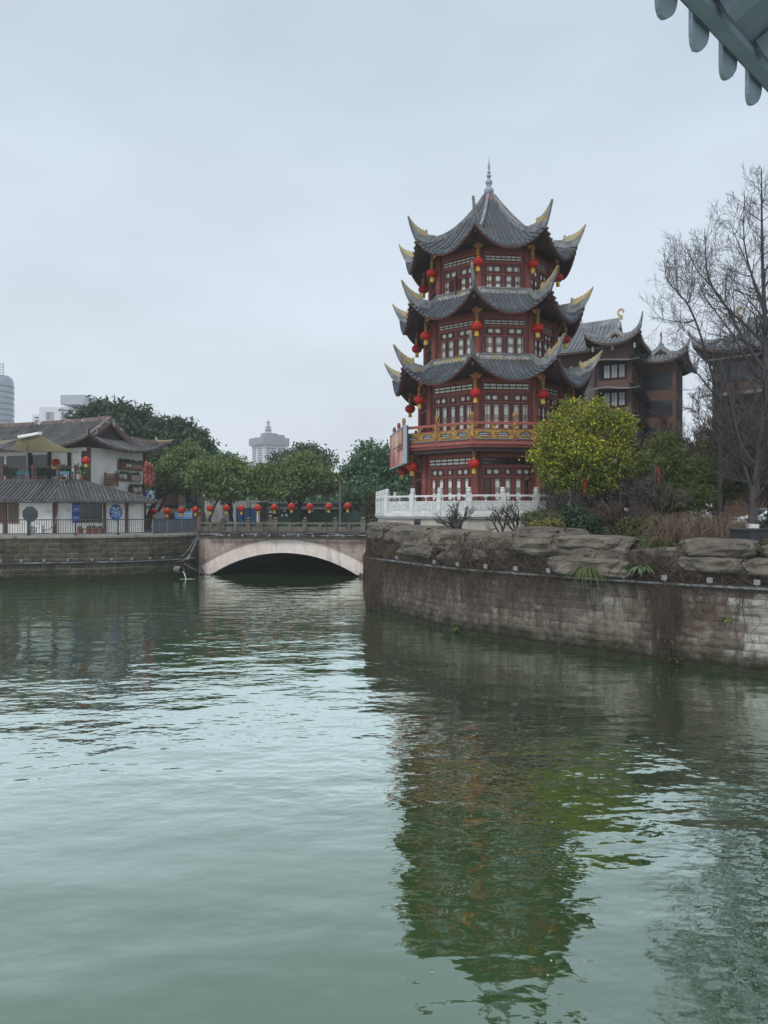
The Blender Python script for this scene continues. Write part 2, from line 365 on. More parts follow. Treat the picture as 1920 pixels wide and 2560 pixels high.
def stone_mat(name, c1, c2, c3, mossz, rand=0.22, pale=None):
    """wall stone: mottled, with an algae stain of ragged outline that climbs from the water line"""
    m = bpy.data.materials.new(name); m.use_nodes = True; t = m.node_tree; b = t.nodes['Principled BSDF']; N = t.nodes.new; L = t.links.new
    _sc = N('ShaderNodeVectorMath'); _sc.operation = 'SCALE'; _sc.inputs['Scale'].default_value = 1 / UNIT; L(N('ShaderNodeNewGeometry').outputs['Position'], _sc.inputs[0]); pos = _sc.outputs[0]
    def nz(scale, detail=6, vec=pos):
        n = N('ShaderNodeTexNoise'); n.inputs['Scale'].default_value = scale; n.inputs['Detail'].default_value = detail; n.inputs['Roughness'].default_value = 0.65; L(vec, n.inputs['Vector']); return n.outputs['Fac']
    def mr(x, a, b_, c=0.0, d=1.0):
        k = N('ShaderNodeMapRange'); k.inputs[1].default_value = a; k.inputs[2].default_value = b_; k.inputs[3].default_value = c; k.inputs[4].default_value = d; L(x, k.inputs[0]); return k.outputs[0]
    def mix(f, a, b_):
        k = N('ShaderNodeMix'); k.data_type = 'RGBA'; L(f, k.inputs[0])
        for i, q in ((6, a), (7, b_)):
            if isinstance(q, tuple): k.inputs[i].default_value = q + (1,)
            else: L(q, k.inputs[i])
        return k.outputs[2]
    col = mix(mr(nz(4.5), 0.35, 0.65), c1, c2)
    col = mix(mr(nz(0.7), 0.48, 0.66), col, c3)
    # drip streaks
    mp = N('ShaderNodeMapping'); mp.inputs['Scale'].default_value = (3.2, 3.2, 0.25); L(pos, mp.inputs[0])
    col = mix(mr(nz(1.0, 4, mp.outputs[0]), 0.53, 0.72, 0, 0.7), col, (c3[0] * 0.45, c3[1] * 0.45, c3[2] * 0.42))
    if pale: col = mix(mr(nz(1.6), 0.56, 0.7, 0, 0.75), col, pale)
    rnd = mr(N('ShaderNodeObjectInfo').outputs['Random'], 0, 1, 1 - rand, 1 + rand)
    sc = N('ShaderNodeVectorMath'); sc.operation = 'SCALE'; L(col, sc.inputs[0]); L(rnd, sc.inputs['Scale']); col = sc.outputs[0]
    sp = N('ShaderNodeSeparateXYZ'); L(pos, sp.inputs[0])
    szz = N('ShaderNodeMath'); szz.operation = 'DIVIDE'; L(N('ShaderNodeNewGeometry').outputs['Position'], sp.inputs[0]); L(sp.outputs['Z'], szz.inputs[0]); szz.inputs[1].default_value = UNIT
    ad = N('ShaderNodeMath'); ad.operation = 'ADD'; L(szz.outputs[0], ad.inputs[0]); L(mr(nz(2.2), 0.2, 0.8, -0.35, 0.35), ad.inputs[1])
    if mossz > 0: col = mix(mr(ad.outputs[0], mossz, mossz * 0.3, 0, 0.92), col, (0.014, 0.018, 0.007))
    L(col, b.inputs['Base Color']); b.inputs['Roughness'].default_value = 0.92; b.inputs['Specular IOR Level'].default_value = 0.25
    bp = N('ShaderNodeBump'); bp.inputs['Strength'].default_value = 0.8; bp.inputs['Distance'].default_value = 0.03; L(nz(11, 8), bp.inputs['Height']); L(bp.outputs[0], b.inputs['Normal'])
    return m
M_stoneR = stone_mat('quay_stone_brown', (0.125, 0.1, 0.085), (0.18, 0.15, 0.128), (0.1, 0.07, 0.056), 0.72, pale=(0.25, 0.23, 0.2))
M_stonePale = stone_mat('quay_stone_lichen', (0.24, 0.225, 0.205), (0.3, 0.285, 0.265), (0.15, 0.125, 0.105), 0.6, pale=(0.36, 0.345, 0.32))
M_mortarR = stone_mat('quay_mortar_pale', (0.22, 0.2, 0.17), (0.3, 0.275, 0.24), (0.13, 0.1, 0.08), 0.72, rand=0)
M_stoneL = stone_mat('quay_stone_mossy', (0.055, 0.046, 0.036), (0.09, 0.074, 0.056), (0.028, 0.032, 0.016), 0.9, pale=(0.13, 0.11, 0.085))
M_mortarL = stone_mat('quay_mortar_mossy', (0.24, 0.225, 0.19), (0.15, 0.145, 0.115), (0.04, 0.045, 0.025), 0.6, rand=0)
M_stoneB = stone_mat('bridge_stone_pink', (0.4, 0.315, 0.29), (0.33, 0.26, 0.235), (0.2, 0.15, 0.135), 0.1, rand=0.1)
M_arch = stone_mat('arch_render_pink', (0.6, 0.52, 0.49), (0.67, 0.59, 0.56), (0.52, 0.43, 0.4), 0.12, rand=0.03)
M_parapet = stone_mat('parapet_stone_dark', (0.105, 0.092, 0.08), (0.15, 0.132, 0.115), (0.055, 0.053, 0.042), -3.0, rand=0.12)
M_tunnel = mat('tunnel_wall', (0.03, 0.03, 0.032), (0.02, 0.02, 0.022), 1, 0.9)  # near black: shade under the arch and in drain mouths put into the colour
M_coping = stone_mat('coping_stone', (0.16, 0.155, 0.14), (0.22, 0.21, 0.19), (0.07, 0.075, 0.045), -3.0, rand=0.1)
# ------------------------------------------------------------------ water and ground
def water_material():
    m = bpy.data.materials.new('canal_water'); m.use_nodes = True; t = m.node_tree; b = t.nodes['Principled BSDF']; N = t.nodes.new; L = t.links.new
    _sc = N('ShaderNodeVectorMath'); _sc.operation = 'SCALE'; _sc.inputs['Scale'].default_value = 1 / UNIT; L(N('ShaderNodeNewGeometry').outputs['Position'], _sc.inputs[0]); pos = _sc.outputs[0]
    def nz(scale, st, detail=2, rough=0.5, off=0, rot=0.0):
        mp = N('ShaderNodeMapping'); mp.inputs['Scale'].default_value = st; mp.inputs['Location'].default_value = (off, off, 0); mp.inputs['Rotation'].default_value = (0, 0, rot); L(pos, mp.inputs[0])
        n = N('ShaderNodeTexNoise'); n.inputs['Scale'].default_value = scale; n.inputs['Detail'].default_value = detail; n.inputs['Roughness'].default_value = rough; L(mp.outputs[0], n.inputs['Vector']); return n.outputs['Fac']
    def math_(op, a, b_):
        k = N('ShaderNodeMath'); k.operation = op
        for i, q in ((0, a), (1, b_)):
            if isinstance(q, (int, float)): k.inputs[i].default_value = q
            else: L(q, k.inputs[i])
        return k.outputs[0]
    swell = nz(0.9, (0.55, 1.0, 1), 2, 0.4, 3, 0.2)
    rip = nz(2.6, (0.6, 1.0, 1), 2, 0.5, 11, -0.25)
    fine = nz(8, (0.7, 1.0, 1), 2, 0.5, 5, 0.4)
    patch = N('ShaderNodeMapRange'); L(nz(0.13, (0.8, 1.2, 1), 3, 0.5, 21), patch.inputs[0]); patch.inputs[1].default_value = 0.4; patch.inputs[2].default_value = 0.66; patch.inputs[3].default_value = 0.25; patch.inputs[4].default_value = 1.0
    h = math_('ADD', math_('MULTIPLY', swell, 0.05), math_('MULTIPLY', math_('MULTIPLY', rip, 0.03), patch.outputs[0]))
    h = math_('ADD', h, math_('MULTIPLY', math_('MULTIPLY', fine, 0.005), patch.outputs[0]))
    bp = N('ShaderNodeBump'); bp.inputs['Strength'].default_value = 1.0; bp.inputs['Distance'].default_value = UNIT; L(h, bp.inputs['Height'])
    # murky water: suspended algae, a little uneven
    mi = N('ShaderNodeMix'); mi.data_type = 'RGBA'; mi.inputs[6].default_value = (0.034, 0.07, 0.024, 1); mi.inputs[7].default_value = (0.052, 0.092, 0.034, 1)
    L(nz(0.22, (1, 1, 1), 3, 0.5, 40), mi.inputs[0]); pass
    # Fresnel mirror over the murky body
    t.nodes.remove(b); df = N('ShaderNodeBsdfDiffuse'); L(mi.outputs[2], df.inputs[0])
    gl = N('ShaderNodeBsdfGlossy'); gl.inputs['Roughness'].default_value = 0.02; gl.inputs['Color'].default_value = (0.88, 1.0, 0.945, 1); L(bp.outputs[0], gl.inputs['Normal'])
    fr = N('ShaderNodeFresnel'); fr.inputs['IOR'].default_value = 1.46; L(bp.outputs[0], fr.inputs['Normal'])
    k = math_('MINIMUM', math_('MULTIPLY', fr.outputs[0], 4.0), 0.86)
    ms = N('ShaderNodeMixShader'); L(k, ms.inputs[0]); L(df.outputs[0], ms.inputs[1]); L(gl.outputs[0], ms.inputs[2]); L(ms.outputs[0], t.nodes['Material Output'].inputs[0])
    return m
mb = MB(); mb.quad((-300, -60, 0), (300, -60, 0), (300, 300, 0), (-300, 300, 0))
struct(mb.obj('water', water_material()))
# floating petals and specks
mb = MB()
for i in range(55):
    px = random.uniform(940, 1900); py = random.uniform(1640, 2100) if random.random() < 0.8 else random.uniform(1600, 2450)
    d = CH * F / (py - 1280); x = PX(px, d); a = random.uniform(0, 6.28); s = random.uniform(0.006, 0.014)
    mb.add([(x + math.cos(a + k * 1.57) * s * (1.8 if k % 2 else 1), d + math.sin(a + k * 1.57) * s * (1.8 if k % 2 else 1), 0.006) for k in range(4)], [(0, 1, 2, 3)])
o = stuff(mb.obj('floating_petals', M_white2)); o.data.materials[0] = mat('petal', (0.4, 0.42, 0.36), rough=0.7); tag(o, 'pale specks of petals floating on the green water', 'petals')

LW = Path([(-46, 31), (-30, 38), (-21.5, 41.3), (-15.9, 42.9), (-13.2, 44.6), (-12.2, 46.0), (-11.85, 47.6)])
RW = Path([(-0.35, 46.6), (-0.5, 36), (-0.74, 31.4), (-0.66, 30.5), (-0.2, 29.75), (1.26, 27.0), (2.47, 24.7), (4.1, 22.85), (5.69, 21.3), (7.77, 19.4), (9.4, 18.2), (12.5, 16.2), (17, 14), (30, 9)])
def sheet(path_pts, z, name, m, lift=None):
    mb = MB(); n = len(path_pts); mb.add([(x, y, z) for x, y in path_pts], [tuple(range(n))]); return struct(mb.obj(name, m))
# quay on the teahouse side, garden island, land beyond the bridge
lp = [(p.x, p.y) for p in LW.p[::4]] + [(-11.85, 48.1), (-46, 48.1)]
sheet(lp, 2.66, 'quay_pavement', M_street)
gp = [(p.x + 0.15, p.y + 0.1) for p in RW.p[::4]] + [(60, 9), (60, 40), (0.2, 48.4), (-0.2, 47)]
sheet(gp, 3.02, 'garden_ground', M_soil)
sheet([(-1500, 48.1), (1500, 48.1), (1500, 3000), (-1500, 3000)], 2.62, 'ground', M_street)
sheet([(-1500, 57), (1500, 57), (1500, 66), (-1500, 66)], 2.626, 'road', M_asphalt)

# ------------------------------------------------------------------ stone blocks
def block_meshes(m, seed, n=5):
    out = []
    for k in range(n):
        r_ = random.Random(seed + k); mb = MB(); nu, nv = 4, 3
        def fn(u, v):
            x = u - 0.5; z = v - 0.5; edge = u in (0, 1) or v in (0, 1)
            y = 0.0 if edge else -0.5 - r_.uniform(0, 0.55)
            if edge: x += r_.uniform(-0.012, 0.012); z += r_.uniform(-0.03, 0.03); y = -r_.uniform(0.15, 0.4)
            return (x, y, z)
        mb.grid(fn, nu, nv)
        # skirt back to the wall
        per = [i for i in range(nu + 1)] + [j * (nu + 1) + nu for j in range(1, nv + 1)] + [nv * (nu + 1) + i for i in range(nu - 1, -1, -1)] + [j * (nu + 1) for j in range(nv - 1, 0, -1)]
        o = len(mb.v)
        for i in per: x, y, z = mb.v[i]; mb.v.append((x, 1.0, z))
        for a in range(len(per)):
            b2 = (a + 1) % len(per); mb.f.append((per[b2], per[a], o + a, o + b2)); mb.m.append(0)
        out.append(mb.mesh('block', m))
    return out
def block_wall(path, t0, t1, z0, z1, h, lmin, lmax, parent, meshes, maxn, proud=0.045, gap=0.024, seed=1, skip=None, side=-1, alt=None):
    """courses of separate blocks along a plan curve; the nearest maxn are parts, the rest one joined part"""
    r_ = random.Random(seed); cells = []; nrow = int(round((z1 - z0) / h)); h = (z1 - z0) / nrow
    for r in range(nrow):
        t = t0 - r_.uniform(0, lmax)
        while t < t1:
            L_ = r_.uniform(lmin, lmax); a = max(t, t0); b = min(t + L_, t1); t += L_
            if b - a < 0.08: continue
            c = path.at((a + b) / 2)
            if skip and skip((a + b) / 2, z0 + (r + .5) * h): continue
            cells.append((c.length, a, b, z0 + r * h, z0 + (r + 1) * h))
    cells.sort()
    rest = MB()
    for i, (dist, a, b, za, zb) in enumerate(cells):
        c = path.at((a + b) / 2); tg = (path.at(b) - path.at(a)).normalized(); n = Vector((-tg.y, tg.x, 0)) * side   # outward
        y = -n
        sy = proud * r_.uniform(0.8, 1.35)
        M = Matrix(((tg.x * (b - a - gap), y.x * sy, 0, c.x), (tg.y * (b - a - gap), y.y * sy, 0, c.y), (0, 0, zb - za - gap, (za + zb) / 2), (0, 0, 0, 1)))
        me = r_.choice(alt[0] if alt and alt[1](a, za) else meshes)
        if i < maxn: put(me, 'block', parent, M)
        else: rest.add([M @ v.co for v in me.vertices], [tuple(p.vertices) for p in me.polygons])
    if rest.f: stuff(rest.obj('block_courses', meshes[0].materials[0], parent))
def strip(mb, path, t0, t1, prof, step=0.3, side=-1, m=0):
    """sweep a closed profile [(out, z)] along the curve"""
    n = max(2, int((t1 - t0) / step)); k = len(prof); o = len(mb.v)
    for i in range(n + 1):
        t = t0 + (t1 - t0) * i / n; c = path.at(t); tg = path.tan(t); nn = Vector((-tg.y, tg.x, 0)) * side
        for d, z in prof: mb.v.append((c.x + nn.x * d, c.y + nn.y * d, z))
    for i in range(n):
        for j in range(k):
            j2 = (j + 1) % k; mb.f.append((o + i * k + j, o + (i + 1) * k + j, o + (i + 1) * k + j2, o + i * k + j2)); mb.m.append(m)
    mb.f.append(tuple(o + j for j in range(k))); mb.m.append(m); mb.f.append(tuple(o + n * k + j for j in range(k - 1, -1, -1))); mb.m.append(m)
    return mb

# side: the curve runs so that the water lies to one hand
SIDE_R = -1 if (lambda t: Vector((t.y, -t.x, 0)).dot(Vector((-1, -1, 0))) > 0)(RW.tan(RW.px(1400))) else 1
SIDE_L = -1 if (lambda t: Vector((t.y, -t.x, 0)).dot(Vector((0.2, -1, 0))) > 0)(LW.tan(LW.px(200))) else 1

# garden island wall
tA, tB = 0.0, RW.px(1990)
wr = empty('stone_quay_wall', RW.at(RW.px(1300)), 'brown block quay wall of the garden island draped with dry vines', 'wall')
strip(MB(), RW, tA, RW.L - 0.1, [(0, -0.8), (0, 2.1), (-0.12, 2.12), (-0.14, 2.75), (-0.6, 2.75), (-0.6, -0.8)], side=SIDE_R).obj('mortar_core', M_mortarR, wr)
mesR = block_meshes(M_stoneR, 100)
block_wall(RW, RW.px(930), tB, -0.12, 2.06, 0.218, 0.34, 0.62, wr, mesR, 296, seed=4, side=SIDE_R, alt=(block_meshes(M_stonePale, 130, 3), lambda t, z: t > RW.px(1850) + .5 * mnoise.noise((t * 3, z * 4, 0)) - .2 * z or (mnoise.noise((t * .9, z * 1.7, 5)) > .52)))
rest = block_meshes(M_stoneR, 160, 2)
block_wall(RW, tB + .02, RW.L - 6, -0.12, 2.06, 0.218, 0.34, 0.62, wr, block_meshes(M_stonePale, 133, 2), 0, seed=15, side=SIDE_R)
block_wall(RW, 0.2, RW.px(930), -0.12, 2.06, 0.218, 0.34, 0.62, wr, rest, 0, seed=5, side=SIDE_R)
# pale lichen-covered pier near the frame edge of the wall
# upper reddish course under the boulders
class Off:
    def __init__(s, p, d): s.b = p; s.d = d; s.L = p.L
    def at(s, t): c = s.b.at(t); g = s.b.tan(t); return c + Vector((-g.y, g.x, 0)) * SIDE_R * s.d
    def tan(s, t): return s.b.tan(t)
block_wall(Off(RW, -0.125), RW.px(1000), tB, 2.14, 2.74, 0.3, 0.4, 0.8, wr, rest, 0, seed=6, side=SIDE_R)

# teahouse side wall
wl = empty('stone_quay_wall', LW.at(LW.px(200)), 'dark mossy block quay wall below the white teahouse', 'wall')
strip(MB(), LW, 2, LW.L, [(0, -0.8), (0, 2.5), (-0.6, 2.5), (-0.6, -0.8)], side=SIDE_L).obj('mortar_core', M_mortarL, wl)
mesL = block_meshes(M_stoneL, 200)
block_wall(LW, LW.px(-60), LW.L - 0.1, -0.1, 2.5, 0.289, 0.5, 1.0, wl, mesL, 280, seed=8, side=SIDE_L, proud=0.04, gap=0.034)
cop = MB(); strip(cop, LW, 6, LW.L, [(0.1, 2.5), (0.1, 2.6), (0.06, 2.665), (-0.5, 2.665), (-0.5, 2.5)], side=SIDE_L); cop.obj('coping', M_coping, wl)

# ------------------------------------------------------------------ conduits with floodlights
def conduit(path, side, t0, t1, z, label, sag=0.0):
    r = empty('conduit_pipe', path.at((t0 + t1) / 2) + Vector((0, 0, z)), label, 'pipe')
    def run(off, zz, rad, wob, name):
        pts = []; n = int((t1 - t0) / 0.35)
        for i in range(n + 1):
            t = t0 + (t1 - t0) * i / n; c = path.at(t); g = path.tan(t); nn = Vector((-g.y, g.x, 0)) * side
            pts.append(c + nn * off + Vector((0, 0, zz + wob * mnoise.noise((t * 0.35, zz * 7, 0)))))
        MB().tube(pts, rad, 6).obj(name, M_pipe if name == 'pipe' else M_wire, r)
    run(0.12, z, 0.045, 0.0, 'pipe'); run(0.14, z + 0.075, 0.022, 0.05, 'cable'); run(0.1, z - 0.09, 0.03, 0.02, 'bracket_rail')
    return r
conduit(RW, SIDE_R, RW.px(925), RW.L - 8, 2.12, 'grey conduit pipe running along the island quay wall under boulders')
conduit(LW, SIDE_L, LW.px(-60), LW.L - 0.5, 1.12, 'thin grey conduit running along the dark mossy quay wall')
mb = MB(); mb.obox((0, 0, 0.085), (0.055, 0, 0), (0, 0.045, 0), (0, 0, 0.05)); mb.obox((0, 0, 0.02), (0.02, 0, 0), (0, 0.02, 0), (0, 0, 0.03)); mb.obox((0, -0.05, 0.085), (0.062, 0, 0), (0, 0.008, 0), (0, 0, 0.058))
flood_me = mb.mesh('floodlight', M_lamp)
ORD = ['first', 'second', 'third', 'fourth', 'fifth', 'sixth', 'seventh', 'eighth', 'ninth', 'tenth', 'eleventh', 'twelfth', 'thirteenth']
def floods(path, side, pxs, z, label, group, s=1.0):
    for i_, px in enumerate(pxs if group != 'floodlights on the teahouse wall' else pxs[::-1]):
        t = path.px(px); c = path.at(t); g = path.tan(t); nn = Vector((-g.y, g.x, 0)) * side; p = c + nn * 0.15
        M = Matrix.Translation((p.x, p.y, z)) @ Matrix.Rotation(math.atan2(nn.y, nn.x) + math.pi / 2 + random.uniform(-.2, .2), 4, 'Z') @ Matrix.Scale(s, 4)
        tag(put(flood_me, 'floodlight', None, M), ORD[i_] + ' small grey floodlight from the bridge ' + label, 'floodlight', group)
floods(RW, SIDE_R, [1003, 1098, 1155, 1224, 1298, 1380, 1565, 1668, 1778, 1895], 2.18, 'along the island wall conduit', 'floodlights on the island wall', 1.15)
floods(LW, SIDE_L, [2, 55, 112, 170, 230, 278, 328, 372, 405], 1.17, 'along the conduit below the teahouse', 'floodlights on the teahouse wall', 1.25)

# ------------------------------------------------------------------ bridge
BA, BB = Vector((-11.9, 47.4, 0)), Vector((-0.2, 45.4, 0))
bd = (BB - BA).normalized(); bn = Vector((bd.y, -bd.x, 0))          # along, and outward to the water
if bn.y > 0: bn = -bn
def BP(s, z, o=0.0): p = BA + bd * s + bn * o; return Vector((p.x, p.y, z))
BL = (BB - BA).length
SC = 5.72; RISE, HALF = 1.5, 4.95                                   # arch centre, rise and half span of the intrados
RI = (HALF ** 2 + RISE ** 2) / (2 * RISE); ZC = RISE - RI - 0.06
RO = RI + 0.82
def zin(s): return ZC + math.sqrt(max(RI ** 2 - (s - SC) ** 2, 0)) if abs(s - SC) < RI else -9
def zout(s): return ZC + math.sqrt(max(RO ** 2 - (s - SC) ** 2, 0)) if abs(s - SC) < RO else -9
bridge = empty('stone_arch_bridge', BP(SC, 0), 'low stone bridge with a pale pink segmental arch over the canal', 'bridge')
ns = 40
mb = MB()      # face backing with the arch cut out
for i in range(60):
    a, b = BL * i / 60, BL * (i + 1) / 60
    za, zb = max(zin(a) + 0.02, -0.6), max(zin(b) + 0.02, -0.6)
    mb.add([BP(a, za), BP(b, zb), BP(b, 2.42), BP(a, 2.42), BP(a, za, -0.4), BP(b, zb, -0.4), BP(b, 2.42, -0.4), BP(a, 2.42, -0.4)], [(0, 1, 2, 3), (0, 4, 5, 1), (7, 6, 5, 4)])
mb.obj('spandrel_wall', M_stoneB, bridge)
def ring(mb, r0, r1, o0, o1, n=48):
    s0 = 0.0; a0 = math.acos(max(-1, min(1, -HALF * 1.06 / r0))); pts = []
    th = math.asin(min(1, (HALF + 0.55) / r1)); o = len(mb.v)
    for i in range(n + 1):
        t = -th + 2 * th * i / n
        for r, off in ((r0, o0), (r1, o0), (r1, o1), (r0, o1)): mb.v.append(tuple(BP(SC + r * math.sin(t), ZC + r * math.cos(t), off)))
    for i in range(n):
        for j in range(4):
            j2 = (j + 1) % 4; mb.f.append((o + i * 4 + j, o + i * 4 + j2, o + i * 4 + 4 + j2, o + i * 4 + 4 + j)); mb.m.append(0)
ra = MB(); ring(ra, RI, RI + 0.3, 0.09, -0.4); ra.obj('arch_ring', M_arch, bridge)
ra = MB(); ring(ra, RI + 0.302, RO, 0.065, -0.2); ra.obj('arch_ring', M_arch, bridge)
ra = MB(); ring(ra, RO + 0.002, RO + 0.07, 0.12, -0.1); ra.obj('arch_moulding', M_stoneB, bridge)
r_ = random.Random(3); z = 0.0
while z < 2.36:                                                     # spandrel blocks, cut to the arch
    s = -r_.uniform(0, .6); z1 = min(z + 0.3, 2.4)
    while s < BL:
        l = r_.uniform(0.5, 0.85); a, b = max(s, 0), min(s + l, BL); s += l
        za, zb = max(z, zout(a) + .075), max(z, zout(b) + .075)
        if b - a < .1 or za > z1 - .05 or zb > z1 - .05:
            continue
        g = 0.006; mb = MB(); o_ = 0.022 + r_.uniform(0, .008)
        mb.add([BP(a + g, za + g, o_), BP(b - g, zb + g, o_), BP(b - g, z1 - g, o_), BP(a + g, z1 - g, o_), BP(a + g, za + g, -.05), BP(b - g, zb + g, -.05), BP(b - g, z1 - g, -.05), BP(a + g, z1 - g, -.05)],
               [(0, 1, 2, 3), (0, 4, 5, 1), (1, 5, 6, 2), (2, 6, 7, 3), (3, 7, 4, 0)])
        mb.obj('block', M_stoneB, bridge)
    z += 0.3
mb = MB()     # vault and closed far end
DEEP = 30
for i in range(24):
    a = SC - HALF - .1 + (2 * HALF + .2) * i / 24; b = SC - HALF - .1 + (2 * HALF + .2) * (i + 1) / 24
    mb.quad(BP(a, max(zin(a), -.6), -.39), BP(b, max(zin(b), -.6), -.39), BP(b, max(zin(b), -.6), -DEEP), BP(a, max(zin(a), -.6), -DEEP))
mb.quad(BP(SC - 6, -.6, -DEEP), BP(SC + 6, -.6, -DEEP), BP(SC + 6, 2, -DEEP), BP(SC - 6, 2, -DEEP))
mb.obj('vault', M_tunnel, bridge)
mb = MB()     # cornice and deck
def bbox_(mb, s0, s1, o0, o1, z0, z1, m=0):
    c = BP((s0 + s1) / 2, (z0 + z1) / 2, (o0 + o1) / 2); return mb.obox(c, bd * (s1 - s0) / 2, bn * (o1 - o0) / 2, (0, 0, (z1 - z0) / 2), m)
bbox_(mb, 0, BL, 0.16, -0.4, 2.42, 2.5); bbox_(mb, 0, BL, 0.08, -0.4, 2.502, 2.62); mb.obj('cornice', M_parapet, bridge)
mb = MB(); bbox_(mb, 0, BL, -0.41, -3.0, 2.3, 2.63); mb.obj('deck', M_street, bridge)
posts = [BP(0, 0)] ; main_px = [498, 557, 621, 688, 762, 838, 908]
def s_px(px):
    q = (px - 960) / F; return (q * BA.y - BA.x) / (bd.x - q * bd.y)
SS = [s_px(p) for p in main_px]
for s in SS:
    mb = MB(); bbox_(mb, s - .14, s + .14, 0.06, -0.2, 2.622, 3.42); bbox_(mb, s - .17, s + .17, .08, -.22, 3.422, 3.5); mb.lathe([(.1, 0), (.15, .06), (.12, .14), (.03, .19)], 8, BP(s, 3.5, -.07)); mb.obj('parapet_post', M_parapet, bridge)
for a, b in zip(SS, SS[1:]):
    a += .14; b -= .14; m_ = (a + b) / 2
    mb = MB(); bbox_(mb, a, b, .03, -.17, 3.24, 3.36); mb.obj('parapet_rail', M_parapet, bridge)
    mb = MB(); bbox_(mb, m_ - .1, m_ + .1, .035, -.16, 2.622, 3.238); mb.obj('parapet_pier', M_parapet, bridge)
    for u, v in ((a, m_ - .1), (m_ + .1, b)):
        mb = MB(); bbox_(mb, u + .003, v - .003, -.02, -.12, 2.622, 3.08); bbox_(mb, u + .08, v - .08, 0.0, -.019, 2.7, 3.0); mb.obj('parapet_panel', M_parapet, bridge)
# planting strip behind the parapet
def leaf_quads(centres, size, n_per, spread, flat=0.0, seed=0, aspect=1.6):
    """numpy leaf quads round given centres"""
    g = np.random.default_rng(seed); C = np.repeat(np.asarray(centres, float), n_per, axis=0); n = len(C)
    C = C + g.normal(size=(n, 3)) * np.asarray(spread)
    a = g.normal(size=(n, 3)); a[:, 2] *= (1 - flat); a /= np.linalg.norm(a, axis=1, keepdims=True)
    b = np.cross(a, g.normal(size=(n, 3))); b /= np.linalg.norm(b, axis=1, keepdims=True)
    s = size * g.uniform(0.6, 1.35, size=(n, 1)); a = a * s * aspect * 0.5; b = b * s * 0.5
    return np.stack([C - a, C + b * .9, C + a, C - b * .9], axis=1).reshape(-1, 3)
def quads_obj(name, V, m, parent=None, midx=None):
    n = len(V) // 4; me = bpy.data.meshes.new(name)
    me.vertices.add(4 * n); me.vertices.foreach_set('co', V.astype(np.float32).ravel())
    me.loops.add(4 * n); me.loops.foreach_set('vertex_index', np.arange(4 * n, dtype=np.int32))
    me.polygons.add(n); me.polygons.foreach_set('loop_start', np.arange(0, 4 * n, 4, dtype=np.int32)); me.polygons.foreach_set('loop_total', np.full(n, 4, dtype=np.int32))
    for mm in (m if isinstance(m, (list, tuple)) else [m]): me.materials.append(mm)
    if midx is not None: me.polygons.foreach_set('material_index', midx.astype(np.int32))
    me.update(); me.validate(); return put(me, name, parent)
cs = [tuple(BP(random.uniform(.2, BL - .2), 3.1 + random.uniform(-.1, .14), -random.uniform(.25, .7))) for _ in range(120)]
tag(stuff(quads_obj('ivy', leaf_quads(cs, .09, 12, (.12, .1, .08), seed=3), [M_leafmid])), 'low green ivy growing along the bridge parapet top', 'ivy')
# service cables strung along the bridge face
bc = empty('cable_bundle', BP(SC, 2.5, .2), 'black service cables and pipe strung along the bridge cornice', 'cables')
for k in range(7):
    pts = []
    for i in range(41):
        s = BL * i / 40; sg = abs(math.sin(s * (0.55 + .13 * k) + k)) * (.03 + .035 * k % .09)
        pts.append(BP(s, 2.57 + .035 * k - sg + .03 * mnoise.noise((s * .8, k * 3.1, 0)), .2 + .012 * k))
    MB().tube(pts, .028 if k else .05, 5).obj('cable', M_pipe if k in (0, 4) else M_wire, bc)
bx_ = MB(); bbox_(bx_, .8, BL - .6, .3, .17, 2.3, 2.36); bx_.obj('bracket_rail', M_dsteel, bc)
for i_, px in enumerate([548, 578, 611, 644, 678, 714, 750, 786, 823, 862]):
    p = BP(s_px(px), 2.44, .3); M = Matrix.Translation(p) @ Matrix.Rotation(math.atan2(bn.y, bn.x) + math.pi / 2, 4, 'Z') @ Matrix.Scale(1.15, 4)
    tag(put(flood_me, 'floodlight', None, M), ORD[i_] + ' small grey floodlight from the teahouse end of the bridge cable rail', 'floodlight', 'floodlights on the bridge')
# drain outlets and loose cables beside the arch
def drain(px, py, D, r, label):
    c = P(px, py, D); t = LW.px(px); d_ = Vector((0.75, -0.66, 0)).normalized()
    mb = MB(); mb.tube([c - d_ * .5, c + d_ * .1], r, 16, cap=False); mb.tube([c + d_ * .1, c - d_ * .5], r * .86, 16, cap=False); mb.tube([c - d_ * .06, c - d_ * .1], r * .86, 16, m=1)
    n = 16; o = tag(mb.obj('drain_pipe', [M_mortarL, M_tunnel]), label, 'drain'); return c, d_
c, d_ = drain(452, 1424, 44.6, .2, 'small round drain pipe spilling water beside the bridge')
mb = MB(); pts = []
for i in range(9):
    u = i / 8; pts.append(c + d_ * (.25 + .35 * u) + Vector((0, 0, -.14 - .62 * u * u)))
mb.tube(pts, [.03 + .012 * math.sin(i * 2.1) for i in range(9)], 6)
for i in range(40):
    a = random.uniform(0, 6.28); q = random.random() ** .5; x = pts[-1].x + .15 + 0.55 * q * math.cos(a); y = pts[-1].y - .1 + .3 * q * math.sin(a)
    mb.lathe([(random.uniform(.02, .06), 0.004), (.01, .012)], 6, (x, y, 0))
tag(mb.obj('water_spill', mat('foam', (0.42, 0.47, 0.45), rough=0.4)), 'white water spilling from the small drain into the canal', 'water')
drain(488, 1397, 46.6, .22, 'larger dark drain pipe mouth beside the bridge arch')
hc = empty('cable_bundle', P(480, 1400, 46), 'loose grey cables sagging down the wall to the water beside the bridge', 'cables')
